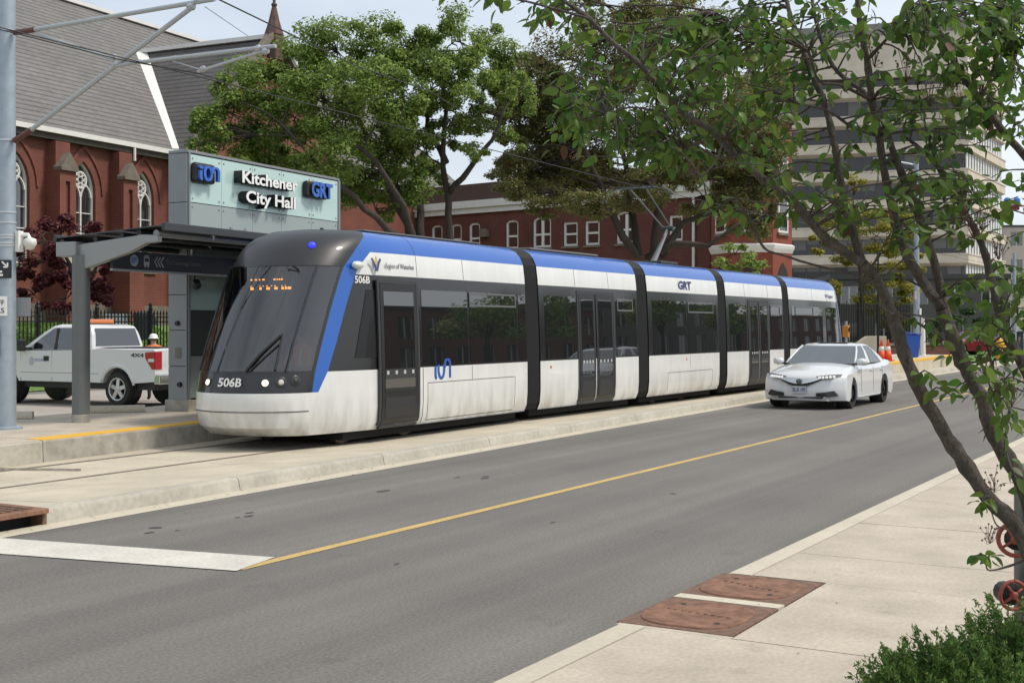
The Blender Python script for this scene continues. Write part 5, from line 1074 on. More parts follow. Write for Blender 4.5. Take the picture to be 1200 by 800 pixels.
# ---- white sedan coming towards the camera
def sedan(loc, rz, label, paint, full=True, group=None, glass=CGL):
    c = thing('sedan_car' if full else 'parked_car', label, 'car', loc, rz, group); W = 1.86
    f1, f2, r = .94, 3.72, .375
    prof = [(.30, .17), (.06, .20), (.0, .30), (.005, .44), (.03, .58), (.06, .68), (.16, .765), (.45, .85), (.85, .93), (1.30, .99), (1.55, 1.01), (2.4, 1.00), (3.3, 1.01), (4.0, 1.05), (4.35, 1.09), (4.70, 1.07), (4.79, 1.0), (4.83, .80), (4.80, .52), (4.74, .30), (4.5, .20)]
    prof += archpts(f2, r, .33, -12, 192) + archpts(f1, r, .33, -12, 192)
    def fn(x, z, v):
        e = v ** 2.6
        if x < 1.1: x = x + .42 * e * (1 - x / 1.1) ** .8
        if x > 4.0: x = x - .30 * e * ((x - 4.0) / .83)
        if z > .80: z = z - .10 * e * min((z - .80) / .15, 1) - (.06 if v > .96 else 0)
        return x, z, (1 if v < .99 else 1) * (1.0 - .035 * max(0, (z - .62) / .4) ** 1.2)
    b = layered_body(prof, W, fn).build('body', paint, c, auto=50)
    # dark floor closes the underside
    MB().box(.5, 4.5, -.70, .70, .20, .55).build('underbody', CBLK, c)
    # greenhouse: pillars and roof in paint, glass let in
    zb = .97; rows_ = [  # (x_front, x_rear, half width, z)
        (1.36, 4.32, .80, zb), (1.62, 4.02, .765, 1.10), (1.93, 3.70, .70, 1.26), (2.15, 3.42, .635, 1.365), (2.38, 3.14, .57, 1.415), (2.62, 2.9, .42, 1.437)]
    def ringr(xf, xr, hw, z):
        pts = []; n = 6
        for k in range(n + 1):                       # front edge, bowed
            y = -hw + 2 * hw * k / n; pts.append((xf + .16 * (abs(y) / .8) ** 2.2, y, z))
        for k in range(1, 8): pts.append((xf + .16 * (hw / .8) ** 2.2 + (xr - .12 * (hw / .8) ** 2 - xf - .16 * (hw / .8) ** 2.2) * k / 8, hw * (1 + .0 * k), z))
        for k in range(n + 1): y = hw - 2 * hw * k / n; pts.append((xr - .12 * (abs(y) / .8) ** 2, y, z))
        for k in range(1, 8): pts.append((xr - .12 * (hw / .8) ** 2 + (xf + .16 * (hw / .8) ** 2.2 - xr + .12 * (hw / .8) ** 2) * k / 8, -hw, z))
        return pts
    rg = [ringr(*q) for q in rows_]; m = MB(); m.loft(rg); gh = m.build('cabin', paint, c, auto=60)
    def glassface(cols, r0, r1, name, mat, ins=.0, off=.006, trim=0.0):
        m = MB(); n = len(rg[0]); cen_ = Vector((2.8, 0, 1.1))
        for i in range(r0, r1):
            for j in cols:
                q = [Vector(rg[i][j % n]), Vector(rg[i][(j + 1) % n]), Vector(rg[i + 1][(j + 1) % n]), Vector(rg[i + 1][j % n])]; nr = (q[1] - q[0]).cross(q[3] - q[0]).normalized()
                if nr.dot(q[0] - cen_) < 0: nr = -nr
                m.add([p + nr * off for p in q], [(0, 1, 2, 3)])
        o = m.build(name, mat, gh, fix=False); merge(o, .004); return o
    glassface(range(0, 6), 0, 3, 'windscreen', glass)
    glassface(range(7, 9), 0, 3, 'far_side_window', CGLD); glassface(range(10, 13), 0, 3, 'far_side_window', CGLD)
    glassface(range(15, 20), 0, 3, 'rear_window', CGLD)
    glassface(range(21, 24), 0, 3, 'side_window', glass); glassface(range(25, 28), 0, 3, 'side_window', CGLD if full else glass)
    for j, rws in ((0, (0, 4)), (6, (0, 4))): MB().tube([Vector(rg[i][j]) + Vector((-.004, 0, .004)) for i in range(*rws)], .026, 6).build('pillar', paint, gh, smooth=True)
    MB().box(2.45, 3.05, -.36, .36, 1.436, 1.446).build('sunroof', CGLD, gh, bev=.01)
    for sd in (-1, 1):
        for x in (f1, f2): wheel(c, x, sd * (W / 2 - .125), .335, .235, sd, RIMD if full else RIML, 5, True)
        for x in (f1, f2): MB().lathe([(.37, -.1), (.37, .08)], (x, sd * (W / 2 - .20), .33), (0, sd, 0), 20).build('wheel_well', CBLK, c)
    if not full: return c
    for sd in (-1, 1):
        # mirror
        mi = MB().loft([[(1.50 + x, sd * y, z) for x, z in arc(0, 1.02 + .0, a, b_, 0, 330, 11)] for y, a, b_ in ((.86, .05, .04), (.90, .10, .075), (1.00, .11, .085), (1.08, .07, .06))]).build('mirror', paint, c, smooth=True); MB().box(1.47, 1.53, min(sd * .78, sd * .90), max(sd * .78, sd * .90), .95, .99).build('mirror_stalk', CBLK, mi)
        MB().loft([[(1.56 + x, sd * y, z) for x, z in arc(0, .965, .09, .02, 0, 330, 11)] for y in (.88, 1.05)]).build('mirror_base', CBLK, mi)
        # headlamp wrapping the corner
        pts = []
        hl = [( .085, .36, .655), (.17, .62, .675), (.42, .83, .735), (.46, .835, .775), (.22, .60, .765), (.115, .36, .735)]
        m = MB(); m.add([(x - .025, sd * y, z) for x, y, z in hl] + [(x + .2, sd * (y - .06), z) for x, y, z in hl], [(0, 1, 2, 3, 4, 5), (0, 6, 7, 1), (1, 7, 8, 2), (2, 8, 9, 3), (3, 9, 10, 4), (4, 10, 11, 5), (5, 11, 6, 0)]); h_ = m.build('headlamp', M('headlamp_dark', (.10, .10, .10), .15, coat=.6), c)
        for k in range(5):
            u = k / 4.2; y = .40 + .30 * u; x = .10 + .14 * u ** 1.4 - .045; z = .675 + .02 * u
            MB().box(x, x + .05, min(sd * y, sd * (y + .052)), max(sd * y, sd * (y + .052)), z, z + .055).build('led_lamp', DRL, h_, bev=.01)
        # lower intake
        pts = [(.035, .36, .30), (.10, .66, .285), (.22, .80, .31), (.17, .72, .42), (.07, .52, .385), (.03, .37, .37)]
        m = MB(); m.add([(x - .012, sd * y, z) for x, y, z in pts] + [(x + .1, sd * y, z) for x, y, z in pts], [(0, 1, 2, 3, 4, 5), (0, 6, 7, 1), (1, 7, 8, 2), (2, 8, 9, 3), (3, 9, 10, 4), (4, 10, 11, 5), (5, 11, 6, 0)]); m.build('lower_intake', CBLK, c)
        # handles, door seams, sill crease
        for x in (2.42, 3.32): MB().box(x, x + .20, min(sd * .925, sd * .945), max(sd * .925, sd * .945), .80, .825).build('door_handle', paint, c, bev=.008)
        for x in (1.62, 2.66, 3.48): MB().tube([(x, sd * .930, .34), (x + .02, sd * .932, .62), (x + .05, sd * .913, .90)], .004, 4).build('door_seam', SEAM, c)
        MB().tube([(1.35, sd * .905, .24), (3.3, sd * .905, .24)], .03, 6).build('sill_trim', paint, c)
    # grille: dark smile, chrome bar and emblem, plate
    m = MB(); P = []; n = 12
    for k in range(n + 1):
        u = -1 + 2 * k / n; y = .46 * u; zt_ = .675 + .045 * abs(u) ** 1.5; zb_ = .50 + .155 * abs(u) ** 1.8; xx = .008 + .10 * abs(u) ** 2.2; P.append((xx, y, zt_, zb_))
    for (x, y, a, b_), (x2, y2, a2, b2) in zip(P, P[1:]): m.quad((x + .01, y, a), (x2 + .01, y2, a2), (x2 - .03, y2, b2), (x - .03, y, b_))
    m.build('grille', CBLK, c, fix=False)
    m = MB()
    for (x, y, a, b_), (x2, y2, a2, b2) in zip(P, P[1:]):
        w0, w1 = (a - b_) * .62, (a2 - b2) * .62; m.quad((x - .015, y, a), (x2 - .015, y2, a2), (x2 - .045, y2, a2 - w1), (x - .045, y, a - w0))
    m.build('grille_bar', M('satin_silver', (.62, .63, .63), .25, metal=.6), c, fix=False)
    m = MB(); ring_prism(m, arc(0, .625, .062, .055, 0, 345, 23), arc(0, .625, .048, .042, 0, 345, 23), 0, .015); e = m.build('emblem', RIMD, c); e.rotation_euler = (0, 0, R_(-90)); e.location = (-.055, 0, 0)
    m = MB(); ribbon(m, [(-.03, .585), (-.01, .655)], .012, .012, lambda x, z, d: (-.050 - d, -x, z)); ribbon(m, [(.03, .585), (.01, .655)], .012, .012, lambda x, z, d: (-.050 - d, -x, z)); ribbon(m, [(-.022, .615), (.022, .615)], .012, .012, lambda x, z, d: (-.050 - d, -x, z)); m.build('emblem', RIMD, c)
    pl_ = MB().box(-.045, -.03, -.155, .155, .36, .515).build('number_plate', M('plate_white', (.50, .52, .54), .5), c, bev=.005); MB().box(-.03, .03, -.15, .15, .38, .50).build('plate_mount', CBLK, c)
    text_part('plate_characters', 'BLLK 109', M('plate_blue', (.10, .13, .22), .6), pl_, (-.046, .14, .40), (0, -1, 0), (0, 0, 1), .085, width=.28, depth=.002, bold=.03)
    MB().loft([[(x, y, z) for x, z in ((.0, .235), (.03, .20), (.3, .18), (.3, .25))] for y in (-.62, .62)]).build('front_lip', paint, c, auto=40); MB().box(.02, .2, -.5, .5, .255, .285).build('lower_grille', CBLK, c)
    return c
sd_ = sedan((28.75, 9.2, 0), 0, 'white four-door sedan driving towards the camera beside the tram', CARW); sd_.scale = (1.04, 1.04, 1.05)
# ---- white pickup truck behind the shelter
XD = Vector((.059, -.998, 0)).normalized(); TA = math.atan2(XD.y, XD.x); YD = Vector((-XD.y, XD.x, 0)); SZ = -.12
RA = GX(141, 32.6, SZ); TRX = 4.62                       # rear axle station
TS = 1.09; tl = RA - XD * TRX * TS + YD * (2.0 / 2 - .12) * TS
tk = thing('pickup_truck', 'white four-door pickup truck with orange roof beacon parked behind the shelter', 'truck', tl, TA)
W = 2.0; f1, f2, r = .96, TRX, .47
prof = [(.15, .42), (.0, .50), (-.02, .80), (.02, 1.02), (.10, 1.13), (.5, 1.18), (1.25, 1.24), (1.45, 1.28), (3.72, 1.30), (3.74, 1.335), (5.74, 1.335), (5.78, 1.30), (5.79, .72), (5.74, .58)] + archpts(f2, r, .42, 14, 166) + archpts(f1, r, .42, 14, 166)
def fnt(x, z, v):
    e = v ** 4
    if x < .9: x = x + .25 * e * (1 - x / .9)
    if z > 1.0: z = z - .03 * e
    return x, z, 1 - .02 * max(0, (z - .9)) - (.02 if z < .6 else 0)
layered_body(prof, W, fnt).build('body', CARW, tk, auto=45)
MB().box(.3, 5.6, -.8, .8, .38, .75).build('chassis', CBLK, tk)
MB().box(3.86, 5.66, -.78, .78, 1.337, 1.342).build('bed_liner', CBLK, tk)
# cab
ca = [(1.35, 3.72, .86, 1.27), (1.62, 3.70, .84, 1.42), (2.0, 3.64, .78, 1.66), (2.30, 3.56, .72, 1.83), (2.50, 3.40, .62, 1.875)]
rq = [[(xf, -hw, z), (xr, -hw, z), (xr, hw, z), (xf, hw, z)] for xf, xr, hw, z in ca]; m = MB(); m.loft(rq); cb = m.build('cab', CARW, tk, bev=.03)
lerp = lambda a, b, t: Vector(a) + (Vector(b) - Vector(a)) * t
def cabpt(sd, z, x): 
    hw = float(np.interp(z, [q[3] for q in ca], [q[2] for q in ca])); return Vector((x, sd * (hw + .012), z))
xfz = lambda z: float(np.interp(z, [q[3] for q in ca], [q[0] for q in ca]))
for sd in (-1, 1):
    gm = CGLD
    panel(tk, [cabpt(sd, 1.29, 1.62), cabpt(sd, 1.29, 2.48), cabpt(sd, 1.79, 2.46), cabpt(sd, 1.77, 2.36), cabpt(sd, 1.56, 2.02)], (0, sd, 0), .006, gm, 'front_side_window'); panel(tk, [cabpt(sd, 1.29, 2.60), cabpt(sd, 1.29, 3.52), cabpt(sd, 1.79, 3.42), cabpt(sd, 1.79, 2.58)], (0, sd, 0), .006, gm, 'rear_side_window')
    panel(tk, [cabpt(sd, 1.285, 2.49), cabpt(sd, 1.285, 2.59), cabpt(sd, 1.79, 2.57), cabpt(sd, 1.79, 2.47)], (0, sd, 0), .008, CBLK, 'pillar')
    mi = MB().box(1.60, 1.72, min(sd * 1.02, sd * 1.22), max(sd * 1.02, sd * 1.22), 1.24, 1.52).build('mirror', CBLK, tk, bev=.03); MB().box(1.62, 1.70, min(sd * .86, sd * 1.03), max(sd * .86, sd * 1.03), 1.27, 1.33).build('mirror_arm', CBLK, mi)
    for x in (f1, f2): wheel(tk, x, sd * (W / 2 - .15), .395, .27, sd, RIML, 5)
    for x in (f1, f2): MB().lathe([(.44, -.12), (.44, .10)], (x, sd * (W / 2 - .26), .42), (0, sd, 0), 20).build('wheel_well', CBLK, tk)
    for x in (2.28, 3.36): MB().box(x, x + .17, min(sd * 1.0, sd * 1.015), max(sd * 1.0, sd * 1.015), 1.02, 1.13).build('door_handle', CBLK, tk, bev=.01)
    for x in (1.50, 2.54, 3.60): MB().tube([(x, sd * .992, .55), (x, sd * .992, 1.26)], .007, 4).build('door_seam', SEAM, tk)
    MB().tube([(3.72, sd * .996, .62), (3.72, sd * .992, 1.30)], .010, 4).build('bed_gap', SEAM, tk); MB().tube([(1.5, sd * .997, .74), (4.05, sd * .997, .74)], .006, 4).build('door_crease', SEAM, tk)
    tlp = [(5.50, sd * 1.0, 1.12), (5.50, sd * 1.0, 1.24), (5.785, sd * .995, 1.26), (5.785, sd * .995, .86), (5.70, sd * .995, .86)]
    m = MB().prism(tlp, (0, sd * .012, 0)); tlamp = m.build('tail_lamp', REDL, tk); MB().box(5.786, 5.80, min(sd * .78, sd * 1.0), max(sd * .78, sd * 1.0), .86, 1.26).build('tail_lamp_rear', REDL, tlamp); MB().box(5.60, 5.77, min(sd * 1.012, sd * 1.018), max(sd * 1.012, sd * 1.018), 1.03, 1.10).build('reverse_lens', LENS, tlamp)
    # wheel arch flare
    MB().tube([(f2 + .52 * math.cos(R_(a)), sd * .985, .42 + .52 * math.sin(R_(a))) for a in range(8, 173, 12)], .035, 6).build('arch_flare', CARW, tk, smooth=True)
panel(tk, [(1.38, -.78, 1.30), (1.38, .78, 1.30), (2.27, .66, 1.81), (2.27, -.66, 1.81)], (-.5, 0, .86), .008, CGL, 'windscreen'); panel(tk, [(3.708, -.74, 1.37), (3.708, .74, 1.37), (3.60, .66, 1.78), (3.60, -.66, 1.78)], (1, 0, .15), .012, CGLD, 'rear_window')
MB().box(5.72, 5.92, -.98, .98, .52, .76).build('rear_bumper', CHROME, tk, bev=.03); MB().box(5.80, 5.806, -.25, .25, 1.12, 1.20).build('tailgate_handle', CBLK, tk)
MB().box(2.72, 3.06, -.55, .55, 1.875, 1.885).build('beacon_plate', CBLK, tk); MB().box(2.75, 3.03, -.56, .56, 1.886, 2.0).build('roof_beacon', M('amber_beacon', (.62, .20, .08), .3, coat=.4), tk, bev=.03); MB().box(3.32, 3.44, -.17, .17, 1.83, 1.86).build('brake_lamp', REDL, tk, bev=.01)
text_part('drive_badge', '4X4', M('badge_black', (.04, .04, .045), .5), tk, (5.05, -.9985, 1.14), (1, 0, 0), (0, 0, 1), .075, width=.40, depth=.004, bold=.03)
text_part('door_lettering', 'KITCHENER', M('door_blue', (.24, .34, .52), .6), tk, (1.98, -1.0015, 1.0), (1, 0, 0), (0, 0, 1), .07, width=.40, depth=.003); MB().prism([(1.80, -.9995, .93), (1.87, -.9995, .90), (1.94, -.9995, .93), (1.95, -.9995, 1.06), (1.87, -.9995, 1.12), (1.79, -.9995, 1.06)], (0, -.003, 0)).build('door_crest', M('crest_grey', (.40, .42, .46), .6), tk)
tk.scale = (TS, TS, TS * 1.02)
# ---- people
SKIN = M('skin', (.42, .26, .19), .6); PANT_ = M('navy_trousers', (.03, .035, .05), .9, var=.2, vs=12); BOOT = M('boot', (.03, .025, .02), .7); HIVIS = M('hivis_orange', (.72, .17, .03), .8, var=.1, vs=9); SILV = M('reflective_tape', (.55, .56, .50), .4); HAIR = M('hair_brown', (.05, .03, .02), .8)
def person(name, label, loc, rz, J, cat='person'):
    """J: joints of the pose, metres, facing -y"""
    t = thing(name, label, cat, loc, rz)
    ed = [('pel', 'bel', .15, .14), ('bel', 'che', 0, .165), ('che', 'neck', 0, .07), ('neck', 'head', 0, .075), ('head', 'crown', 0, .085)]
    names = list(J); rad = dict(pel=.15, bel=.14, che=.16, sho=.11, neck=.062, jaw=.075, head=.098, crown=.06)
    for s_ in 'lr': rad.update({'sh' + s_: .075, 'el' + s_: .05, 'wr' + s_: .035, 'ha' + s_: .04, 'hp' + s_: .105, 'kn' + s_: .068, 'an' + s_: .048, 'to' + s_: .045})
    E = [('pel', 'bel'), ('bel', 'che'), ('che', 'neck'), ('neck', 'jaw'), ('jaw', 'head'), ('head', 'crown')]
    for s_ in 'lr': E += [('che', 'sh' + s_), ('sh' + s_, 'el' + s_), ('el' + s_, 'wr' + s_), ('wr' + s_, 'ha' + s_), ('pel', 'hp' + s_), ('hp' + s_, 'kn' + s_), ('kn' + s_, 'an' + s_), ('an' + s_, 'to' + s_)]
    idx = {n: i for i, n in enumerate(names)}; V = [J[n] for n in names]; ee = [(idx[a], idx[b]) for a, b in E]; R3 = [rad[n] for n in names]
    # fingers: five short chains from each hand
    for s_ in 'lr':
        h_ = Vector(J['ha' + s_]); d = (h_ - Vector(J['wr' + s_])).normalized(); sx_ = d.cross(Vector((0, 1, 0)) if abs(d.y) < .8 else Vector((1, 0, 0))).normalized()
        for k in range(5):
            off = (k - 1.5) * .021; base = h_ + sx_ * off + d * .02 if k < 4 else h_ - sx_ * .04 - d * .02; ln = (.062, .072, .068, .052, .045)[k]
            i0 = len(V); V += [tuple(base + d * .012), tuple(base + d * ln * .6 + Vector((0, -.012, 0))), tuple(base + d * ln + Vector((0, -.032, 0)))]; R3 += [.0105, .0095, .008]; ee += [(idx['ha' + s_], i0), (i0, i0 + 1), (i0 + 1, i0 + 2)]
    me = bpy.data.meshes.new('body'); me.from_pydata(V, ee, []); o = bpy.data.objects.new('body', me); COL.objects.link(o)
    sk = o.modifiers.new('skin', 'SKIN'); sk.use_smooth_shade = True
    for i, rr in enumerate(R3): me.skin_vertices[0].data[i].radius = (rr, rr * (.78 if i in (idx['pel'], idx['bel'], idx['che']) else 1)); me.skin_vertices[0].data[i].use_root = (i == idx['pel'])
    sb = o.modifiers.new('sub', 'SUBSURF'); sb.levels = 1; sb.render_levels = 1
    dg = bpy.context.evaluated_depsgraph_get(); m2 = bpy.data.meshes.new_from_object(o.evaluated_get(dg)); bpy.data.objects.remove(o)
    for mt in (SKIN, PANT_, BOOT, HIVIS): m2.materials.append(mt)
    hipz = max(J['hpl'][2], J['pel'][2]) + .08; az = min(J['anl'][2], J['anr'][2]) + .05
    for p in m2.polygons:
        c = Vector(p.center); p.use_smooth = True
        dl = min((c - Vector(J[k])).length for k in ('hal', 'har', 'wrl', 'wrr'))
        if c.z > J['neck'][2] - .01 or dl < .10: p.material_index = 0
        elif c.z < az: p.material_index = 2
        elif min((c - Vector(J[k])).length for k in ('anl', 'anr', 'tol', 'tor')) < .1: p.material_index = 2
        elif (c - Vector(J['che'])).length < .33 or c.z > hipz or min((c - Vector(J[k])).length for k in ('ell', 'elr', 'shl', 'shr')) < .2: p.material_index = 3
        else: p.material_index = 1
    b = bpy.data.objects.new('body', m2); COL.objects.link(b); b.parent = t
    hd_ = Vector(J['head']); fr = Vector((0, -1, 0))
    for sd in (-1, 1):
        MB().lathe([(.012, 0), (.006, .008)], hd_ + Vector((sd * .034, -.088, .0)), fr, 8).build('eye', BLACK, t, smooth=True); MB().lathe([(.026, -.006), (.028, .006), (.012, .012)], hd_ + Vector((sd * .088, 0, -.015)), (sd, 0, 0), 10).build('ear', SKIN, t, smooth=True)
    MB().add([hd_ + Vector(p) for p in ((-.014, -.088, -.045), (.014, -.088, -.045), (0, -.118, -.04), (0, -.09, .01))], [(0, 1, 2), (0, 2, 3), (2, 1, 3)]).build('nose', SKIN, t); MB().box(hd_.x - .025, hd_.x + .025, hd_.y - .092, hd_.y - .08, hd_.z - .073, hd_.z - .065).build('mouth', M('lip', (.28, .12, .10), .6), t)
    MB().lathe([(.09, -.03), (.102, .02), (.10, .06), (.07, .10), (.02, .118)], hd_ + Vector((0, .012, .0)), n=16).build('hair', HAIR, t, smooth=True)
    return t
ST = dict(pel=(0, 0, .98), bel=(0, .01, 1.14), che=(0, 0, 1.34), neck=(0, 0, 1.53), jaw=(0, -.015, 1.60), head=(0, -.01, 1.68), crown=(0, 0, 1.76),
          shl=(.19, 0, 1.44), ell=(.25, .02, 1.16), wrl=(.24, -.10, .93), hal=(.235, -.13, .86), shr=(-.19, 0, 1.44), elr=(-.25, .02, 1.16), wrr=(-.23, -.12, .94), har=(-.225, -.15, .87),
          hpl=(.10, 0, .93), knl=(.12, -.02, .50), anl=(.12, .02, .09), tol=(.13, -.12, .04), hpr=(-.10, 0, .93), knr=(-.13, -.01, .50), anr=(-.14, .03, .09), tor=(-.15, -.11, .04))
wk = person('person', 'person in white hard hat and orange vest standing behind the pickup bed', GX(180, 35.4, SZ), R_(150), ST)
hh_ = Vector(ST['head'])
MB().lathe([(.15, .015), (.152, .025), (.118, .04), (.115, .08), (.095, .125), (.05, .15), (.01, .155)], hh_, n=20).build('hard_hat', M('hat_white', (.78, .77, .73), .35), wk, smooth=True)
m = MB(); rings = []
for z, a, b_ in ((.98, .205, .165), (1.15, .195, .16), (1.35, .225, .175), (1.46, .205, .14), (1.52, .10, .09)): rings.append([(a * math.cos(q), b_ * math.sin(q), z) for q in [2 * math.pi * k / 18 for k in range(18)]])
m.loft(rings, cap=False); vest = m.build('vest', HIVIS, wk, smooth=True)
for z in (1.08, 1.30): MB().lathe([(.205, -.025), (.205, .025)], (0, 0, z), n=18).build('reflective_band', SILV, vest).scale = (1.06, .85, 1)
# tram driver, seated
SD = dict(pel=(0, .05, .66), bel=(0, .06, .82), che=(0, .03, 1.02), neck=(0, .02, 1.21), jaw=(0, 0, 1.28), head=(0, .005, 1.36), crown=(0, .015, 1.44),
          shl=(.19, .03, 1.12), ell=(.25, -.10, .86), wrl=(.18, -.34, .84), hal=(.16, -.42, .84), shr=(-.19, .03, 1.12), elr=(-.25, -.10, .86), wrr=(-.18, -.34, .84), har=(-.16, -.42, .84),
          hpl=(.10, .03, .64), knl=(.12, -.40, .66), anl=(.12, -.45, .25), tol=(.12, -.58, .20), hpr=(-.10, .03, .64), knr=(-.12, -.40, .66), anr=(-.12, -.45, .25), tor=(-.12, -.58, .20))
dloc = Matrix.Rotation(A1, 4, 'Z') @ Vector((XT[1] + 1.92, -.02, .42)) + Vector((JO[0], 13.6, 0))
dr = person('person', 'tram driver in orange vest seated behind the windscreen', dloc, R_(-90) + A1, SD)
m = MB(); rings = []
for z, a, b_ in ((.72, .20, .17), (.85, .195, .165), (1.02, .225, .18), (1.14, .205, .145), (1.20, .10, .09)): rings.append([(a * math.cos(q), .035 + b_ * math.sin(q), z) for q in [2 * math.pi * k / 18 for k in range(18)]])
m.loft(rings, cap=False); vest = m.build('vest', HIVIS, dr, smooth=True)
for sd in (-1, 1): MB().tube([(sd * .11, -.155, .75), (sd * .11, -.175, 1.02), (sd * .10, -.12, 1.15)], .022, 6).build('reflective_band', M('vest_yellow', (.6, .6, .1), .6), vest)
# ================================================================ far platform, street furniture, parked cars
fp = thing('far_platform', None, None); fp['kind'] = 'structure'
FP0, FP1 = 46.6, 65.0; fpy = lambda s: 12.2 + .04 * (s - 48)
q = FP0
while q < FP1:
    e = q + 2.4
    MB().loft([[(u, fpy(u), 0), (u, fpy(u), .50), (u, fpy(u) + 3.2, .50), (u, fpy(u) + 3.2, 0)] for u in (q, e - .02)]).build('platform_slab', CONC_L, fp); MB().loft([[(u, fpy(u) - .004, .44), (u, fpy(u) - .004, .512), (u, fpy(u) + .45, .512), (u, fpy(u) + .45, .44)] for u in (q, e - .02)]).build('edge_tile', YELLOW, fp); q = e
CONE = M('cone_orange', (.72, .085, .02), .5); CONW = M('cone_sleeve', (.7, .68, .64), .5)
def cone(p, label):
    c = thing('traffic_cone', label, 'traffic cone', p, 0, 'cones on the far platform'); MB().box(-.19, .19, -.19, .19, 0, .04).build('base', CONE, c, bev=.01); MB().lathe([(.145, .04), (.10, .36)], n=16).build('cone_body', CONE, c, smooth=True); MB().lathe([(.100, .36), (.075, .52)], n=16).build('reflective_sleeve', CONW, c, smooth=True); MB().lathe([(.075, .52), (.03, .74), (.025, .76)], n=16).build('cone_tip', CONE, c, smooth=True); c.scale = (1.2, 1.2, 1.12)
cone(G(1033, 422.5, .512), 'orange traffic cone on the yellow-edged platform, farther from the blue bin'); cone(G(1040.5, 422.5, .512), 'orange traffic cone on the yellow-edged platform, nearer the blue bin')
def on(px, D, Z=.15): return GX(px, D, Z)
p = on(1066, 58, .512); BB = M('bin_blue', (.02, .09, .42), .5)
b = thing('recycling_bin', 'blue plastic recycling bin with open lid behind the platform', 'bin', p, YAW)
m = MB(); m.loft([[(x * s_, y * s_, z) for x, y in ((-.3, -.42), (.3, -.42), (.3, .42), (-.3, .42))] for s_, z in ((.78, 0), (1.0, 1.0))]); m.build('body', BB, b, bev=.03); m = MB(); m.prism([(-.34, -.46, 1.0), (.34, -.46, 1.0), (.34, .46, 1.12), (-.34, .46, 1.12)], (0, 0, .05)); m.build('lid', BB, b, bev=.02); MB().tube([(.4, -.46, 1.02), (.4, .46, 1.02)], .03, 6).build('handle', BB, b)
for sd in (-1, 1): MB().lathe([(.1, -.03), (.1, .03)], (.26, sd * .36, .1), (0, 1, 0), 12).build('wheel', BLACK, b)
def lamp_pole(px, D, top, label, r=.09, arm=None, Z=.15, mat=None):
    p = on(px, D, Z); t = thing('lamp_pole', label, 'pole', p); MB().lathe([(r * 1.1, 0), (r, top * .5), (r * .75, top)], n=14).build('pole', mat or GALV, t, auto=40); MB().lathe([(r * 2, 0), (r * 2, .05), (r * 1.3, .4)], n=10).build('base', mat or GALV, t)
    return t
t = lamp_pole(1074, 60, 9.5, 'silver lamp pole with small sign plate behind the blue bin', .13); MB().box(-.3, .3, -.03, .03, 3.0, 3.4).build('sign_plate', M('sign_pinkish', (.5, .42, .38), .6), t); MB().box(-.12, .12, -.2, -.14, 2.3, 2.6).build('control_box', WHITE, t)
rd3 = Vector((RT[0], RT[1], 0)); MB().tube([(0, 0, 9.3), tuple(rd3 * -1.6 + Vector((0, 0, 9.6)))], .05, 6).build('lamp_arm', GALV, t); MB().box(-.15, .15, -.3, .3, 9.55, 9.67).build('lamp_head', GALV, t).location = rd3 * -1.7
t = lamp_pole(1029, 57, 5.0, 'thin dark post standing behind the white sedan', .05, mat=IRON)
t = lamp_pole(1081.5, 62, 2.2, 'short white marker post beside the silver lamp pole', .12, mat=WHITE)
# pedestrian signal by the tram tail
p = on(991.5, 46.5, .1); t = thing('pedestrian_signal', 'orange pedestrian signal head on a thin post at the tram tail', 'signal', p); MB().lathe([(.05, 0), (.05, 2.0)], n=10).build('post', GALV, t); MB().box(-.11, .11, -.11, .11, 1.42, 1.84).build('signal_head', M('signal_orange', (.55, .22, .03), .5), t, bev=.03); MB().lathe([(.08, 0), (.09, .06)], (0, -.11, 1.70), (-.4, -.9, 0), 12).build('lens', BLACK, t)
# tall fence on a low brick wall behind the tram tail, with a planter kerb end
fw = thing('boundary_wall', 'low brick wall with stone coping carrying a black fence', 'wall'); wa, wb = GX(985, 66, .1), GX(1120, 74, .1); d = (wb - wa); L_ = d.length; fw.location = wa; fw.rotation_euler = (0, 0, math.atan2(d.y, d.x))
MB().box(0, L_, 0, .3, -.3, .75).build('wall', BRK2, fw); MB().box(-.05, L_ + .05, -.05, .35, .75, .9).build('coping', STONE, fw)
for z in (1.05, 2.75): MB().box(0, L_ * .62, .13, .17, z, z + .05).build('fence_rail', IRON, fw)
pk2 = MB().box(-.02, .02, .13, .17, .9, 3.0).build('picket', IRON, fw)
for k in range(1, int(L_ * .62 / .16)): inst('picket', pk2.data, fw, (k * .16, 0, 0))
pk3 = MB().box(-.05, .05, .1, .2, .9, 3.1).build('post', IRON, fw)
for k in range(1, int(L_ * .62 / 1.9)): inst('post', pk3.data, fw, (k * 1.9, 0, 0))
p = on(1018, 60, .1); o = MB().prism([(-.75, -.3, 0), (.75, -.3, 0), (.75, -.3, 1.35), (-.1, -.3, 1.35), (-.75, -.3, .9)], (0, .6, 0)).build('stone_pier', CONC_L, bev=.02); o.location = p; o.rotation_euler = (0, 0, YAW - R_(90)); tag(o, 'pale stone pier with sloping top at the end of the brick wall', 'pier')
# shopfronts glimpsed behind the fence
plain_building('fence_house', 'grey building with pale windows behind the black fence', GX(975, 90, 0), YAW - R_(90) - .1, 12, 8, 5.2, M('dim_render', (.10, .095, .09), .9, var=.1, vs=1), 5, 2)
# grass strips, far pavement
struct(MB().quad((66.5, 12.0, .16), (110, 12.0, .2), (110, 26, .3), (66.5, 26, .2)).build('grass_strip', GRASSM, fix=False))
struct(MB().quad((88.6, 11.55, .15), (160, 11.55, .15), (160, 40, .15), (88.6, 40, .15)).build('far_pavement', CONC_W, fix=False))
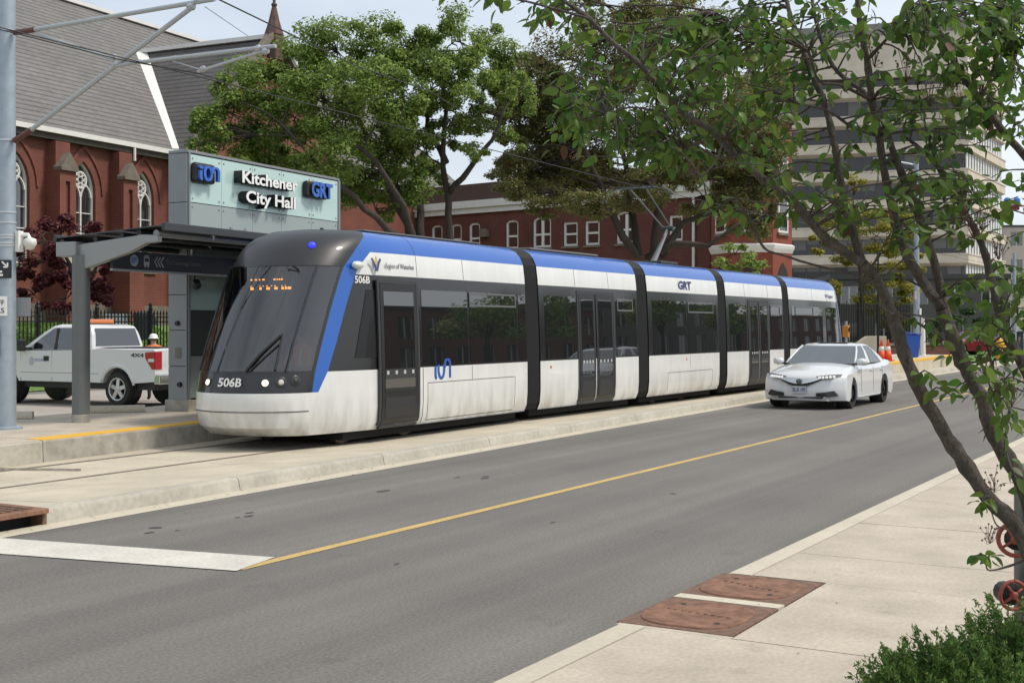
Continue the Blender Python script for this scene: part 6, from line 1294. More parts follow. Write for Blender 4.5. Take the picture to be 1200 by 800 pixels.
# hydrant
p = on(1171.5, 67.5, .17); HYD = M('hydrant_yellow', (.66, .34, .01), .5); t = thing('fire_hydrant', 'yellow fire hydrant standing on the far grass strip', 'hydrant', p)
MB().lathe([(.2, 0), (.2, .06), (.13, .08), (.13, .62), (.18, .64), (.18, .70), (.15, .74), (.12, .86), (.05, .94), (.05, 1.0)], n=14).build('barrel', HYD, t, auto=40)
for k in range(3): a_ = YAW + R_(90 * k + 90); MB().lathe([(.075, 0), (.075, .20), (.085, .2), (.085, .25)], (0, 0, .52), (math.cos(a_), math.sin(a_), 0), 10).build('nozzle', HYD, t, auto=40)
t.scale = (1.3, 1.3, 1.2)
# parked cars far down the street
sedan(on(1101, 76, .2), YAW - R_(60), 'dark red parked car behind the low brick wall', M('car_red', (.16, .012, .018), .25, coat=.6), False, glass=CGLD); sedan(on(1150, 88, .25) + Vector((0, 0, 0)), YAW - R_(95), 'silver parked car behind the yellow hydrant', M('car_silver', (.42, .44, .47), .3, metal=.4, coat=.5), False, glass=CGLD)
sedan(on(1196, 96, .25), YAW + R_(60), 'white parked car beyond the far grass strip', CARW, False, glass=CGLD)
p = on(1188, 80, .2); o = MB().box(-.55, .55, -.4, .4, 0, 1.3).box(-.6, .6, -.45, .45, 1.3, 1.4).build('utility_cabinet', M('cabinet_dark', (.03, .04, .055), .6), bev=.03); o.location = p; o.rotation_euler = (0, 0, YAW); tag(o, 'dark blue utility cabinet near the yellow hydrant', 'cabinet')
p = on(1123.5, 58.5, .06); o = MB().box(-.22, .22, -.18, .18, .25, 1.15).box(-.18, .18, -.14, .14, 0, .249).build('control_box', M('box_green_grey', (.11, .13, .12), .6), bev=.03); o.location = p; o.rotation_euler = (0, 0, YAW); tag(o, 'grey green control box on the far pavement behind the tree stem', 'box')
# span mast with bagged signal heads, upper right
p = on(1186, 120, 0); t = thing('signal_gantry', 'distant mast arm with two blue covered signal heads on a red bracket', 'signal', p)
z0 = H + (382 - 242) / FPX * 120; MB().tube([(RT[0] * 9, RT[1] * 9, -0.2), (RT[0] * 9, RT[1] * 9, z0 + 1)], .14, 8).build('mast', GALV, t); MB().tube([(RT[0] * -.6, RT[1] * -.6, z0), (RT[0] * 9, RT[1] * 9, z0 + .3)], .09, 6).build('mast_arm', M('arm_red', (.16, .025, .02), .6), t); MB().box(-.6, .6, -.25, .25, z0 - .35, z0 + .15).build('bracket', M('arm_red', (.16, .025, .02), .6), t).rotation_euler = (0, 0, YAW - R_(90))
for k in (-.45, .45): MB().lathe([(.24, .15), (.34, .3), (.30, .7), (.12, .85)], (RT[0] * k, RT[1] * k, z0), n=8).build('covered_head', M('bag_blue', (.05, .18, .48), .7), t)
t = lamp_pole(1188.5, 75, 6.0, 'grey post standing before the far pale building', .12, Z=.2)
p = AT(965.5, 66.5, 40); 
# street name flag on a wire support near the tower: small blue disc sign on a slim pole
# hand wheels on a standpipe by the juniper
IRO = M('wheel_red', (.25, .052, .032), .55, var=.2, vs=40); PIPE = M('pipe_grey', (.14, .16, .16), .45, metal=.4, var=.15, vs=12)
p = on(1204, 6.25, .148); sp_ = thing('standpipe', 'grey standpipe with two red valve hand wheels beside the juniper', 'standpipe', p)
MB().lathe([(.062, 0), (.062, 1.02), (.07, 1.03), (.07, 1.08), (.03, 1.10)], n=18).build('pipe', PIPE, sp_, auto=40); MB().lathe([(.12, 0), (.12, .02), (.07, .03)], n=16).build('flange', PIPE, sp_)
def hand_wheel(px, py, rpx, D, tilt):
    c = AT(px, py, D) - Vector(p); ax = (Vector((-FW[0], -FW[1], 0)) + Vector((RT[0], RT[1], 0)) * tilt).normalized(); r = rpx / FPX * D; a = Vector((0, 0, 1)); b_ = ax.cross(a).normalized(); a = b_.cross(ax).normalized()
    m = MB(); m.tube([c + (a * math.cos(q) + b_ * math.sin(q)) * r for q in [2 * math.pi * k / 24 for k in range(25)]], r * .14, 8); w_ = m.build('hand_wheel', IRO, sp_, smooth=True)
    for k in range(4): q = R_(90 * k + 35); MB().tube([c + ax * .008, c + (a * math.cos(q) + b_ * math.sin(q)) * r], [r * .13, r * .09], 6).build('spoke', IRO, w_, smooth=True)
    MB().lathe([(r * .28, -.03), (r * .28, .015), (r * .16, .025)], c, ax, 12).build('hub', IRO, w_); MB().lathe([(.05, -.10), (.055, -.02), (.02, -.01)], c, ax, 12).build('valve_body', M('valve_black', (.02, .02, .02), .5), w_); 
hand_wheel(1187.5, 697, 16.5, 6.12, .15); hand_wheel(1190, 632, 19, 6.1, -.5)

# grit, dry leaf scraps and small stones on pavement and gutters
rg = random.Random(12); m = MB()
def fleck(x, y, z, r): m.add([(x + r * rg.uniform(.5, 1.2) * math.cos(q), y + r * rg.uniform(.5, 1.2) * math.sin(q), z + rg.uniform(0, r * .5)) for q in (0, 1.3, 2.6, 3.9, 5.1)], [(0, 1, 2, 3, 4)])
for k in range(420):
    if k < 150: fleck(rg.uniform(5, 20), rg.uniform(-1.2, 3.1), .1515, rg.choice((.004, .006, .009)))
    elif k < 300: x = rg.uniform(7, 30); fleck(x, lk(x) - abs(rg.gauss(.02, .15)), .007, rg.choice((.006, .010, .016)))
    else: fleck(rg.uniform(5, 18), RK + abs(rg.gauss(0, .12)) + .01, .004, rg.choice((.005, .008, .012)))
o = m.build('grit', M('grit_brown', (.12, .085, .055), .9, isl=.4), fix=False); o['kind'] = 'stuff'
# ================================================================ trees and shrubs
BARK = M('bark_dark', (.055, .045, .036), .95, var=.3, vs=8, bump=.6, bs=25, aniso=(1, 1, .25)); BARKG = M('bark_grey_brown', (.098, .082, .068), .92, var=.38, vs=70, v2=.35, v2s=14, bump=.9, bs=120, aniso=(1, 1, .45))
def leafm(name, c, isl=.28, trl=.35, rough=.55): return M(name, c, rough, isl=isl, trl=trl, spec=.3)
def leaf_cloud(name, C, N, S, mat, parent, rng, asp=.55, kind=None, fold=.0):
    """C centres (n,3), N facing (n,3), S length (n) -> one mesh of diamond leaves"""
    n = len(C); N = N / np.linalg.norm(N, axis=1, keepdims=True); r = rng.normal(size=(n, 3)); A = np.cross(N, r); A /= np.linalg.norm(A, axis=1, keepdims=True) + 1e-9; B = np.cross(N, A)
    S = S[:, None]; V = np.stack([C - A * S * .5, C + B * S * asp * .5 + N * S * .06 - A * S * .05, C + A * S * .5 - N * S * .08, C - B * S * asp * .5 + N * S * .06 - A * S * .05], 1).reshape(-1, 3)
    me = bpy.data.meshes.new(name); me.vertices.add(4 * n); me.vertices.foreach_set('co', V.astype(np.float32).ravel()); me.loops.add(4 * n); me.loops.foreach_set('vertex_index', np.arange(4 * n, dtype=np.int32)); me.polygons.add(n); me.polygons.foreach_set('loop_start', np.arange(0, 4 * n, 4, dtype=np.int32)); me.polygons.foreach_set('loop_total', np.full(n, 4, dtype=np.int32)); me.update(calc_edges=True); me.materials.append(mat)
    o = bpy.data.objects.new(name, me); COL.objects.link(o)
    if parent: o.parent = parent
    if kind: o['kind'] = kind
    return o
def clump_points(c, rx, ry, rz, n, rng, shell=.5):
    d = rng.normal(size=(n, 3)); d /= np.linalg.norm(d, axis=1, keepdims=True); rad = rng.uniform(shell, 1, size=(n, 1)) ** .6
    return np.array(c)[None] + d * rad * np.array([rx, ry, rz])[None], d
def bezier(p, q, sag, rng, n=6, wob=.05):
    p, q = Vector(p), Vector(q); L_ = (q - p).length; pts = []
    o = Vector(rng.normal(size=3)) * L_ * wob
    for k in range(n + 1): t = k / n; pts.append(p.lerp(q, t) + Vector((0, 0, sag)) * math.sin(math.pi * t) + o * math.sin(math.pi * t * 1.0) + Vector(rng.normal(size=3)) * L_ * wob * .18 * (0 if k in (0, n) else 1))
    return pts
def px_tree(name, label, D, base_px, ground, stems, clumps, leafc, leaf_n, leaf_s, seed, trunk_r, depth=None, bark=BARK, group=None, gap=.25, sub=9, twigs=True, second=None):
    """stems: list of pixel paths [(x, y, dD)...]; clumps: [(x, y, rx, ry)] in pixels at distance D"""
    rng = np.random.default_rng(seed); base = GX(base_px, D, ground); t = thing(name, label, 'tree', base, 0, group); k = D / FPX
    loc = lambda x, y, dd=0: AT(x, y, D + dd) - base
    tr = MB(); ends = []; allp = []
    for si, st in enumerate(stems):
        pts = [Vector((0, 0, -.3))] if st[0][1] is None else [loc(*st[0])]; rest = st[1:]
        pts += [loc(*q) for q in rest]
        fine = []
        for a, b in zip(pts, pts[1:]): fine += [a.lerp(b, u) + Vector(rng.normal(size=3)) * (b - a).length * .02 for u in (0, .34, .67)]
        fine.append(pts[-1]); n_ = len(fine); r0 = trunk_r * (1 if si == 0 else .8)
        tr.tube(fine, [max(r0 * (1 - .78 * i / n_), .03) for i in range(n_)], 8); allp += fine[n_ // 3:]
    cc = []; W = np.zeros((0, 3)); Ns = np.zeros((0, 3)); tot = sum(c[2] * c[3] for c in clumps)
    for (x, y, rx, ry) in clumps:
        dd = rng.uniform(-1, 1) * (depth or 2.5); c = loc(x, y, dd); src = min(allp, key=lambda p: (p - c).length + max(0, p.z - c.z) * 1.5)
        br = bezier(src, c, rng.uniform(-.2, .5), rng, 5, .07); tr.tube(br, [max(trunk_r * .20 * (1 - .75 * i / 5), .016) for i in range(6)], 6)
        m_ = max(int(leaf_n * rx * ry / tot), 20); ns = max(int(sub * math.sqrt(rx * ry) / 40), 4)
        P, d = clump_points(c, rx * k * 1.12, rx * k, ry * k * 1.1, ns, rng, .3)
        for s_ in range(ns):
            sc = rng.uniform(.26, .52); f_ = rng.uniform(.35, 1.4); q = Vector(P[s_])
            if twigs: tr.tube(bezier(br[rng.integers(3, 6)], q, .1, rng, 3, .06), [.03, .022, .014, .008], 4)
            X, dn = clump_points(P[s_], rx * k * sc, rx * k * sc, ry * k * sc * .75, int(m_ / ns * f_), rng, .25)
            X += rng.normal(size=X.shape) * .12 * rx * k * sc; W = np.vstack([W, X]); Ns = np.vstack([Ns, dn * .5 + np.array([0, 0, .8]) + rng.normal(size=dn.shape) * .45])
    tr.build('trunk', bark, t, smooth=True)
    S = rng.uniform(.65, 1.35, size=len(W)) * leaf_s
    if second is not None:
        pick = rng.random(len(W)) < second[1]; leaf_cloud('crown', W[~pick], Ns[~pick], S[~pick], leafc, t, rng); leaf_cloud('crown', W[pick], Ns[pick], S[pick], second[0], t, rng)
    else: leaf_cloud('crown', W, Ns, S, leafc, t, rng)
    return t
GR1 = leafm('leaf_green', (.165, .25, .05)); GR2 = leafm('leaf_fresh_green', (.25, .345, .085)); GR3 = leafm('leaf_olive', (.19, .215, .068)); BRN = leafm('leaf_bronze', (.245, .18, .095)); RED = leafm('leaf_maroon', (.13, .034, .038)); YEL = leafm('leaf_yellow_green', (.34, .32, .055)); DKG = leafm('leaf_dark_green', (.035, .07, .018))
px_tree('maple_tree', 'broad green maple with several leaning trunks behind the station sign', 46, 490, .3,
        [[(490, None), (478, 262, 0), (452, 205, 1), (425, 150, 1), (400, 95, .5)], [(490, 290, 0), (455, 268, -1), (415, 232, -2), (370, 190, -2.5), (330, 145, -2)], [(492, 285, 0), (492, 225, 1), (478, 160, 2), (470, 100, 2)], [(486, 288, 0), (472, 240, -1), (440, 190, -2), (390, 150, -2)]],
        [(262, 130, 36, 40), (300, 95, 42, 35), (280, 175, 42, 38), (330, 130, 46, 40), (350, 80, 45, 35), (395, 60, 45, 32), (440, 50, 40, 30), (380, 120, 48, 40), (430, 100, 45, 40), (335, 185, 46, 34), (390, 170, 48, 36), (440, 150, 42, 38), (455, 85, 38, 35), (300, 225, 38, 22), (355, 225, 40, 22), (420, 215, 36, 24), (475, 125, 30, 34), (440, 245, 24, 16), (250, 165, 24, 36), (468, 180, 36, 34), (480, 60, 34, 34), (470, 225, 30, 22), (400, 215, 40, 30), (330, 215, 40, 24), (270, 215, 34, 26), (486, 215, 20, 30)],
        GR1, 112000, .135, 5, .20, depth=2.6, second=(GR2, .5), sub=17)
px_tree('maple_tree', 'slender pale green maple before the brick office wall', 48, 531, .3,
        [[(531, None), (528, 255, 0), (520, 195, 0), (522, 130, 0), (515, 60, .5)], [(527, 225, 0), (548, 200, -.5), (575, 165, -1), (595, 120, -1)], [(523, 190, 0), (502, 150, .5), (490, 100, 1)]],
        [(500, 60, 34, 30), (540, 50, 38, 30), (575, 62, 32, 30), (592, 95, 26, 28), (505, 105, 32, 30), (548, 105, 34, 28), (580, 135, 28, 22), (500, 150, 28, 24), (535, 150, 26, 20), (555, 178, 24, 12), (500, 190, 20, 16), (605, 72, 18, 22), (520, 215, 18, 12), (596, 165, 18, 14), (520, 85, 34, 28), (560, 80, 34, 26), (480, 130, 28, 30), (525, 130, 30, 24), (570, 155, 26, 18), (490, 175, 24, 20), (612, 110, 20, 26)],
        GR2, 46000, .125, 11, .17, depth=2.0, second=(GR1, .3), sub=13)
px_tree('bronze_maple_tree', 'large bronze and olive leaved tree behind the pantograph', 52, 752, .3,
        [[(752, None), (768, 275, 0), (775, 215, 0), (770, 150, 0), (768, 80, 0)], [(745, 300, 0), (722, 262, -1), (704, 220, -1.5), (680, 160, -2), (660, 110, -1)], [(748, 300, 0), (740, 240, 1), (730, 170, 1), (720, 100, 1)], [(775, 300, 0), (800, 262, 1), (845, 245, 1.5), (880, 215, 1.5)], [(760, 300, 0), (790, 285, -1), (830, 288, -1.5), (865, 262, -2)], [(772, 240, 0), (810, 180, 0), (845, 120, 0)]],
        [(625, 105, 32, 40), (660, 70, 42, 38), (705, 45, 46, 34), (755, 35, 46, 32), (805, 40, 46, 34), (850, 60, 44, 38), (890, 90, 34, 40), (640, 155, 40, 34), (690, 110, 48, 40), (745, 95, 48, 40), (800, 100, 48, 40), (855, 120, 44, 38), (895, 150, 28, 34), (625, 195, 34, 22), (675, 175, 46, 32), (730, 160, 48, 34), (785, 160, 46, 34), (840, 180, 44, 34), (885, 205, 34, 30), (660, 218, 40, 16), (715, 215, 44, 22), (765, 215, 40, 22), (820, 230, 38, 20), (865, 250, 34, 22), (900, 255, 20, 30), (690, 248, 26, 12), (720, 15, 50, 20), (800, 10, 60, 20), (610, 150, 30, 30), (600, 190, 24, 18), (910, 190, 26, 34), (905, 120, 30, 34), (895, 250, 30, 26), (850, 215, 40, 26), (800, 200, 40, 26), (640, 230, 34, 14), (745, 235, 40, 16), (620, 120, 34, 40), (640, 185, 40, 26), (680, 205, 44, 20), (615, 215, 24, 14), (665, 130, 40, 40), (890, 175, 34, 34), (870, 225, 34, 24), (602, 130, 26, 40), (598, 180, 24, 26), (606, 90, 24, 28), (610, 222, 30, 14), (650, 240, 36, 14), (700, 238, 36, 14), (590, 205, 20, 14)],
        GR3, 200000, .13, 21, .22, depth=3.0, second=(BRN, .22), sub=17)
px_tree('red_leaf_tree', 'maroon leaved ornamental tree before the church wall', 47, 92, 1.2,
        [[(92, None), (90, 340, 0), (82, 310, 0), (70, 285, 0)], [(92, 355, 0), (108, 325, .5), (118, 300, .5)]],
        [(45, 285, 24, 24), (75, 270, 26, 20), (108, 282, 24, 20), (60, 318, 28, 24), (95, 315, 28, 24), (122, 320, 18, 20), (40, 345, 20, 18), (75, 350, 26, 16), (110, 350, 22, 16), (30, 310, 16, 22), (130, 345, 14, 12)],
        RED, 14000, .17, 31, .14, depth=1.2, sub=9)
px_tree('honey_locust_tree', 'small yellow green tree behind the tram tail', 72, 1010, .2,
        [[(1010, None), (1008, 330, 0), (1005, 290, 0), (1000, 255, 0)], [(1009, 340, 0), (1030, 300, 0), (1050, 270, 0)]],
        [(975, 265, 22, 14), (1005, 235, 26, 18), (1040, 250, 26, 16), (1020, 280, 30, 16), (1050, 300, 26, 14), (985, 300, 24, 12), (1065, 330, 20, 14), (1030, 335, 26, 14), (1000, 215, 18, 12), (1060, 275, 20, 12), (960, 285, 16, 12), (1010, 260, 26, 14), (1035, 310, 28, 14), (1060, 350, 24, 14), (1010, 355, 26, 14), (1045, 375, 24, 12), (985, 335, 18, 12), (1075, 310, 16, 14)],
        YEL, 26000, .16, 41, .12, depth=1.6, sub=7)
px_tree('young_tree', 'bright green young tree showing above the tram roof by the brick bay', 60, 868, .2, [[(868, None), (868, 330, 0), (866, 305, 0)]], [(862, 298, 20, 14), (885, 305, 16, 12), (850, 308, 14, 10), (872, 318, 22, 12)], GR2, 1500, .2, 51, .08, depth=.8, sub=5)
for i, (px, D, cl, mt, lb) in enumerate(((1120, 80, [(1110, 378, 30, 14), (1135, 372, 30, 16), (1095, 385, 20, 12)], DKG, 'dark green shrubby tree behind the parked red car'), (1180, 100, [(1165, 360, 26, 22), (1195, 350, 26, 26), (1215, 365, 26, 24), (1180, 385, 30, 14)], GR1, 'rounded green street tree beyond the silver parked car'), (955, 98, [(945, 345, 24, 18), (970, 350, 22, 16), (930, 352, 18, 14)], DKG, 'dark green tree behind the last tram section'), (415, 95, [(400, 262, 30, 20), (435, 258, 26, 22), (375, 268, 24, 16)], DKG, 'distant dark green tree between the church and the brick office'))):
    px_tree('street_tree', lb, D, px, .2, [[(px, None), (px, cl[0][1] + 12, 0), (px + 4, cl[0][1], 0)]], cl, mt, 2600, .24, 60 + i, .14, depth=1.5, sub=6)
# trees along the frontage behind the camera: they show in the tram windows
for i, (x, y, h_) in enumerate(((62, -10, 6.0), (79, -10, 7.6), (96, -11, 6.6), (128, -12, 8.2))):
    rng = np.random.default_rng(90 + i); t = thing('frontage_tree', ['round street tree before the brown brick shop row', 'tall street tree before the grey rendered shops', 'low street tree between the grey and the dark red shops', 'street tree before the dark red brick shops'][i], 'tree', (x, y, .15)); tr = MB(); tr.tube([(0, 0, -.2), (.1, 0, h_ * .45), (0, .1, h_ * .8)], [.2, .15, .05], 8); W = np.zeros((0, 3)); Ns = W.copy()
    for k in range(12):
        c = Vector((rng.uniform(-2, 2), rng.uniform(-2, 2), h_ * rng.uniform(.5, .95))); tr.tube(bezier((0, 0, h_ * .4), c, .2, rng, 4), [.07, .05, .035, .025, .015], 5); X, dn = clump_points(c, 1.3, 1.3, 1.0, 260, rng, .2); W = np.vstack([W, X]); Ns = np.vstack([Ns, dn + np.array([0, 0, .6])])
    tr.build('trunk', BARK, t, smooth=True); leaf_cloud('crown', W, Ns, rng.uniform(.2, .34, len(W)), GR1, t, rng)
# grass on the churchyard bank
rng = np.random.default_rng(77); n = 9000; xs = rng.uniform(16, 40, n); off = rng.uniform(3.0, 8.5, n); zz_ = np.where(off < 7, -.14 + off / 7 * 2.04, 1.9 + (off - 7) / 38 * .5)
C = np.stack([xs, 31.5 + .08 * xs + off, zz_ + .07], 1); leaf_cloud('bank_grass', C, rng.normal(size=(n, 3)) * [1, 1, .25] + [0, 0, .05], rng.uniform(.14, .3, n), leafm('grass_blade', (.16, .30, .05)), None, rng, .22, kind='stuff')
# ---------------------------------------------------------------- foreground tree
FD = 5.1
base = GX(1236, 5.25, .14); ft = thing('street_tree', 'multi-stemmed young tree with broad drooping leaves beside the near pavement', 'tree', base)
L3 = lambda x, y, D: AT(x, y, D) - base
def smooth_path(pts, r):                              # Catmull-Rom through control points
    P = [Vector(p) for p in pts]; P = [P[0] * 2 - P[1]] + P + [P[-1] * 2 - P[-2]]; o_, rr = [], []
    for i in range(1, len(P) - 2):
        for u in (0, .25, .5, .75):
            a, b, c, d = P[i - 1:i + 3]; o_.append(.5 * ((2 * b) + (c - a) * u + (2 * a - 5 * b + 4 * c - d) * u * u + (3 * b - a - 3 * c + d) * u ** 3)); rr.append(r[i - 1] + (r[i] - r[i - 1]) * u)
    return o_ + [P[-2]], rr + [r[-1]]
k_ = FD / FPX
# (pixel path, width in px along it, near distance, far distance)
BR = [
 ([(1242, 885), (1238, 800), (1226, 690)], [46, 42, 38], 5.25, 5.2),
 ([(1226, 690), (1192, 618), (1160, 585), (1125, 535), (1098, 492), (1078, 458), (1060, 415), (1046, 370), (1032, 335), (1011, 309)], [26, 23, 22, 20, 19, 19, 17, 16, 15, 15], 5.2, 4.95),
 ([(1011, 309), (985, 292), (968, 281), (940, 248), (917, 224), (895, 210), (862, 183), (836, 155), (800, 132), (778, 108), (752, 78), (718, 50), (690, 22), (662, 2), (640, -20)], [13, 12, 12, 11.5, 11, 10, 9.5, 9, 8, 7.5, 7, 6, 5.5, 5, 4], 4.95, 4.5),
 ([(1011, 309), (1000, 275), (991, 246), (984, 205), (976, 160), (966, 120), (950, 82), (936, 45), (924, 10), (918, -25)], [12, 11, 10.5, 10, 9.5, 9, 8, 7, 6.5, 6], 4.95, 5.2),
 ([(1226, 690), (1206, 585), (1180, 535), (1162, 505), (1152, 470), (1138, 445), (1124, 415), (1104, 362)], [30, 25, 22, 21, 19, 18, 19, 19], 5.2, 5.05),
 ([(1104, 362), (1078, 325), (1060, 292), (1047, 250), (1037, 205), (1030, 160), (1022, 118), (1016, 70), (1008, 30), (1003, -20)], [15, 14, 13, 12, 11, 10, 9.5, 8.5, 7.5, 6.5], 5.05, 4.9),
 ([(1108, 370), (1096, 310), (1080, 262), (1062, 218), (1046, 175), (1034, 140), (1012, 108), (990, 92), (972, 70), (955, 20), (950, -20)], [13, 12, 11, 10.5, 9, 8, 7.5, 6.5, 6, 5, 5], 5.05, 5.3),
 ([(1226, 690), (1226, 520), (1205, 440), (1180, 392), (1166, 345), (1155, 300), (1143, 270), (1128, 245), (1112, 212), (1085, 180), (1060, 160)], [22, 18, 16, 15, 12, 10, 9.5, 9, 8, 6, 4], 5.2, 5.2),
 ([(1226, 520), (1235, 330), (1220, 215), (1199, 181), (1172, 150), (1149, 118), (1127, 88), (1110, 58), (1094, 35), (1080, 5), (1072, -25)], [17, 14, 12, 11, 10, 9.5, 9, 8, 7.5, 7, 6], 5.2, 5.0),
 ([(1032, 330), (960, 312), (920, 300), (895, 290), (878, 255), (860, 230)], [3.5, 3.2, 3, 3, 2.6, 2], 4.95, 4.8),
 ([(1104, 400), (1075, 378), (1040, 365), (1010, 335)], [4, 3.6, 3, 2.4], 5.05, 4.9),
 ([(1195, 395), (1185, 420), (1158, 400), (1165, 440), (1168, 470)], [4, 4, 3.6, 3.4, 3], 5.1, 4.9),
 ([(1100, 350), (1068, 330), (1035, 322), (1005, 330)], [3.2, 3, 2.6, 2], 5.0, 5.2),
 ([(1112, 212), (1100, 200), (1085, 150), (1075, 100)], [4, 4, 3.4, 2.6], 5.2, 5.0),
 ([(1030, 160), (1000, 150), (970, 130), (930, 120)], [4.5, 4, 3.4, 2.6], 4.95, 4.8),
 ([(1022, 118), (985, 100), (960, 95), (948, 60)], [5, 4.5, 3.6, 3], 4.9, 4.7),
 ([(760, 90), (740, 102), (705, 115), (668, 128)], [3, 2.6, 2.2, 1.8], 4.6, 4.5), ([(800, 132), (770, 130), (738, 126), (712, 134)], [3.4, 3, 2.6, 2], 4.6, 4.7), ([(862, 183), (840, 185), (815, 170), (800, 175)], [3, 2.6, 2.4, 2], 4.7, 4.9), ([(848, 165), (838, 190), (822, 208)], [3.2, 2.6, 2], 4.7, 4.6),
 ([(1199, 181), (1215, 150), (1205, 110), (1190, 70)], [5, 4.5, 4, 3], 5.1, 4.9), ([(1149, 118), (1165, 80), (1175, 40), (1182, 5)], [5, 4.2, 3.5, 3], 5.0, 5.2), ([(1094, 35), (1120, 20), (1150, 15)], [4, 3.2, 2.4], 5.0, 5.1), ([(1047, 250), (1020, 245), (995, 258)], [4, 3, 2.4], 5.0, 5.2), ([(1016, 70), (1040, 45), (1060, 20), (1065, -10)], [5, 4, 3.5, 3], 4.9, 4.7), ([(936, 45), (905, 50), (870, 40), (840, 15)], [4.4, 3.6, 3, 2.4], 5.1, 5.0), ([(690, 22), (655, 12), (600, -2), (540, -12), (500, -20)], [3.6, 3, 2.6, 2.2, 1.8], 4.5, 4.5), ([(1206, 585), (1190, 560), (1178, 520), (1185, 470)], [4.5, 4, 3.5, 3], 5.15, 5.0), ([(1215, 650), (1185, 662), (1160, 668), (1155, 660)], [3.6, 3, 2.4, 2.2], 5.2, 5.1), ([(1180, 620), (1168, 615), (1162, 600)], [2.6, 2.2, 1.8], 5.1, 5.1)]
anch = []
for pth, wd, d0, d1 in BR:
    n = len(pth); pts, rr = smooth_path([L3(x, y, d0 + (d1 - d0) * i / (n - 1)) for i, (x, y) in enumerate(pth)], [w_ * k_ * .42 for w_ in wd]); rg = random.Random(int(pth[0][0]))
    pts2 = [p + Vector((rg.gauss(0, 1), rg.gauss(0, 1), rg.gauss(0, 1))) * r_ * .05 for p, r_ in zip(pts, rr)]; rr2 = [r_ * (1 + (.22 if rg.random() < .16 else 0) + rg.uniform(-.05, .05)) for r_ in rr]
    MB().tube(pts2, rr2, 10 if wd[0] > 9 else 6).build('stem' if wd[0] > 9 else 'branch', BARKG, ft, smooth=True)
    anch += [p for p, (q) in zip(pts2, rr) if True]
# leaf shapes: ovate, folded along the midrib, tip drooping
LFM = leafm('broad_leaf', (.064, .13, .024), .45, .5, .42); LFY = leafm('broad_leaf_young', (.11, .185, .034), .35, .55, .42); LFB = leafm('broad_leaf_brown', (.12, .055, .035), .3, .4, .5)
def leaf_mesh(curl, fold, wid):
    rows = [(0, 0), (.12, .55), (.30, .95), (.50, 1.0), (.70, .78), (.88, .38), (1, 0)]; v, f = [], []
    for u, w_ in rows:
        z = -curl * u * u; hw = wid * w_ * .5; v += [(u, -hw, z + fold * hw), (u, 0, z), (u, hw, z + fold * hw)]
    for i in range(len(rows) - 1): a = 3 * i; f += [(a, a + 3, a + 4, a + 1), (a + 1, a + 4, a + 5, a + 2)]
    return np.array(v), f
SH = [leaf_mesh(.18, .25, .56), leaf_mesh(.35, .4, .52), leaf_mesh(.05, .15, .62), leaf_mesh(.5, .2, .55)]
LMS = []
for i, (v, f) in enumerate(SH):
    for j, mt in enumerate((LFM, LFY, LFB)):
        me = bpy.data.meshes.new('leaf'); me.from_pydata([tuple(p) for p in v], [], f); me.materials.append(mt); me.polygons.foreach_set('use_smooth', [True] * len(f)); LMS.append(me)
Z_ = [  # x, y, rx, ry, leaves
 (600, -6, 70, 16, 14), (560, -4, 60, 12, 8), (640, 12, 30, 18, 12), (628, 22, 14, 14, 8), (700, 40, 50, 40, 26), (690, 110, 40, 40, 34), (665, 120, 26, 22, 14), (650, 165, 18, 14, 8), (690, 160, 40, 24, 26), (735, 70, 50, 50, 40), (770, 120, 50, 46, 46), (745, 165, 40, 30, 28), (800, 60, 60, 50, 52), (800, 160, 40, 40, 34), (760, 190, 30, 16, 12), (840, 110, 50, 50, 46), (845, 40, 60, 40, 52), (880, 90, 46, 50, 44), (870, 160, 40, 34, 28), (900, 30, 50, 34, 44), (830, 240, 20, 22, 10), (868, 258, 12, 14, 6), (905, 190, 34, 34, 22), (930, 110, 34, 50, 26), (950, 200, 40, 34, 20), (925, 240, 24, 16, 10), (960, 40, 44, 34, 26), (1000, 110, 40, 50, 10), (1010, 40, 40, 34, 18), (1000, 180, 40, 34, 12), (1050, 110, 44, 44, 22), (1060, 50, 50, 40, 46), (1085, 140, 50, 40, 34), (1110, 90, 50, 50, 46), (1120, 30, 60, 30, 76), (1160, 60, 46, 46, 76), (1185, 120, 26, 46, 40), (1140, 140, 40, 40, 44), (1175, 25, 40, 26, 60), (1090, 195, 50, 30, 34), (1035, 215, 40, 26, 9), (1000, 245, 40, 22, 9), (1120, 235, 36, 30, 28), (1155, 235, 24, 30, 22), (1060, 265, 34, 26, 16), (1110, 275, 26, 18, 10), (1165, 275, 18, 14, 8), (1180, 330, 26, 26, 26), (1150, 335, 22, 18, 12), (1185, 380, 22, 24, 16), (1135, 375, 26, 14, 8), (1150, 395, 20, 14, 12), (1160, 420, 18, 12, 10), (1190, 430, 16, 24, 12), (1165, 455, 26, 14, 10), (1190, 490, 16, 20, 10), (1112, 435, 20, 20, 7), (1130, 465, 24, 16, 8), (1148, 590, 12, 12, 5), (1150, 655, 12, 14, 6), (1172, 500, 12, 14, 5), (1098, 388, 20, 12, 6), (965, 282, 20, 10, 5), (1195, 220, 14, 24, 10), (1195, 560, 12, 18, 5), (1155, 470, 22, 10, 6)]
rng = np.random.default_rng(4); LV = []; tw_ = MB(); AN = np.array([tuple(p) for p in anch])
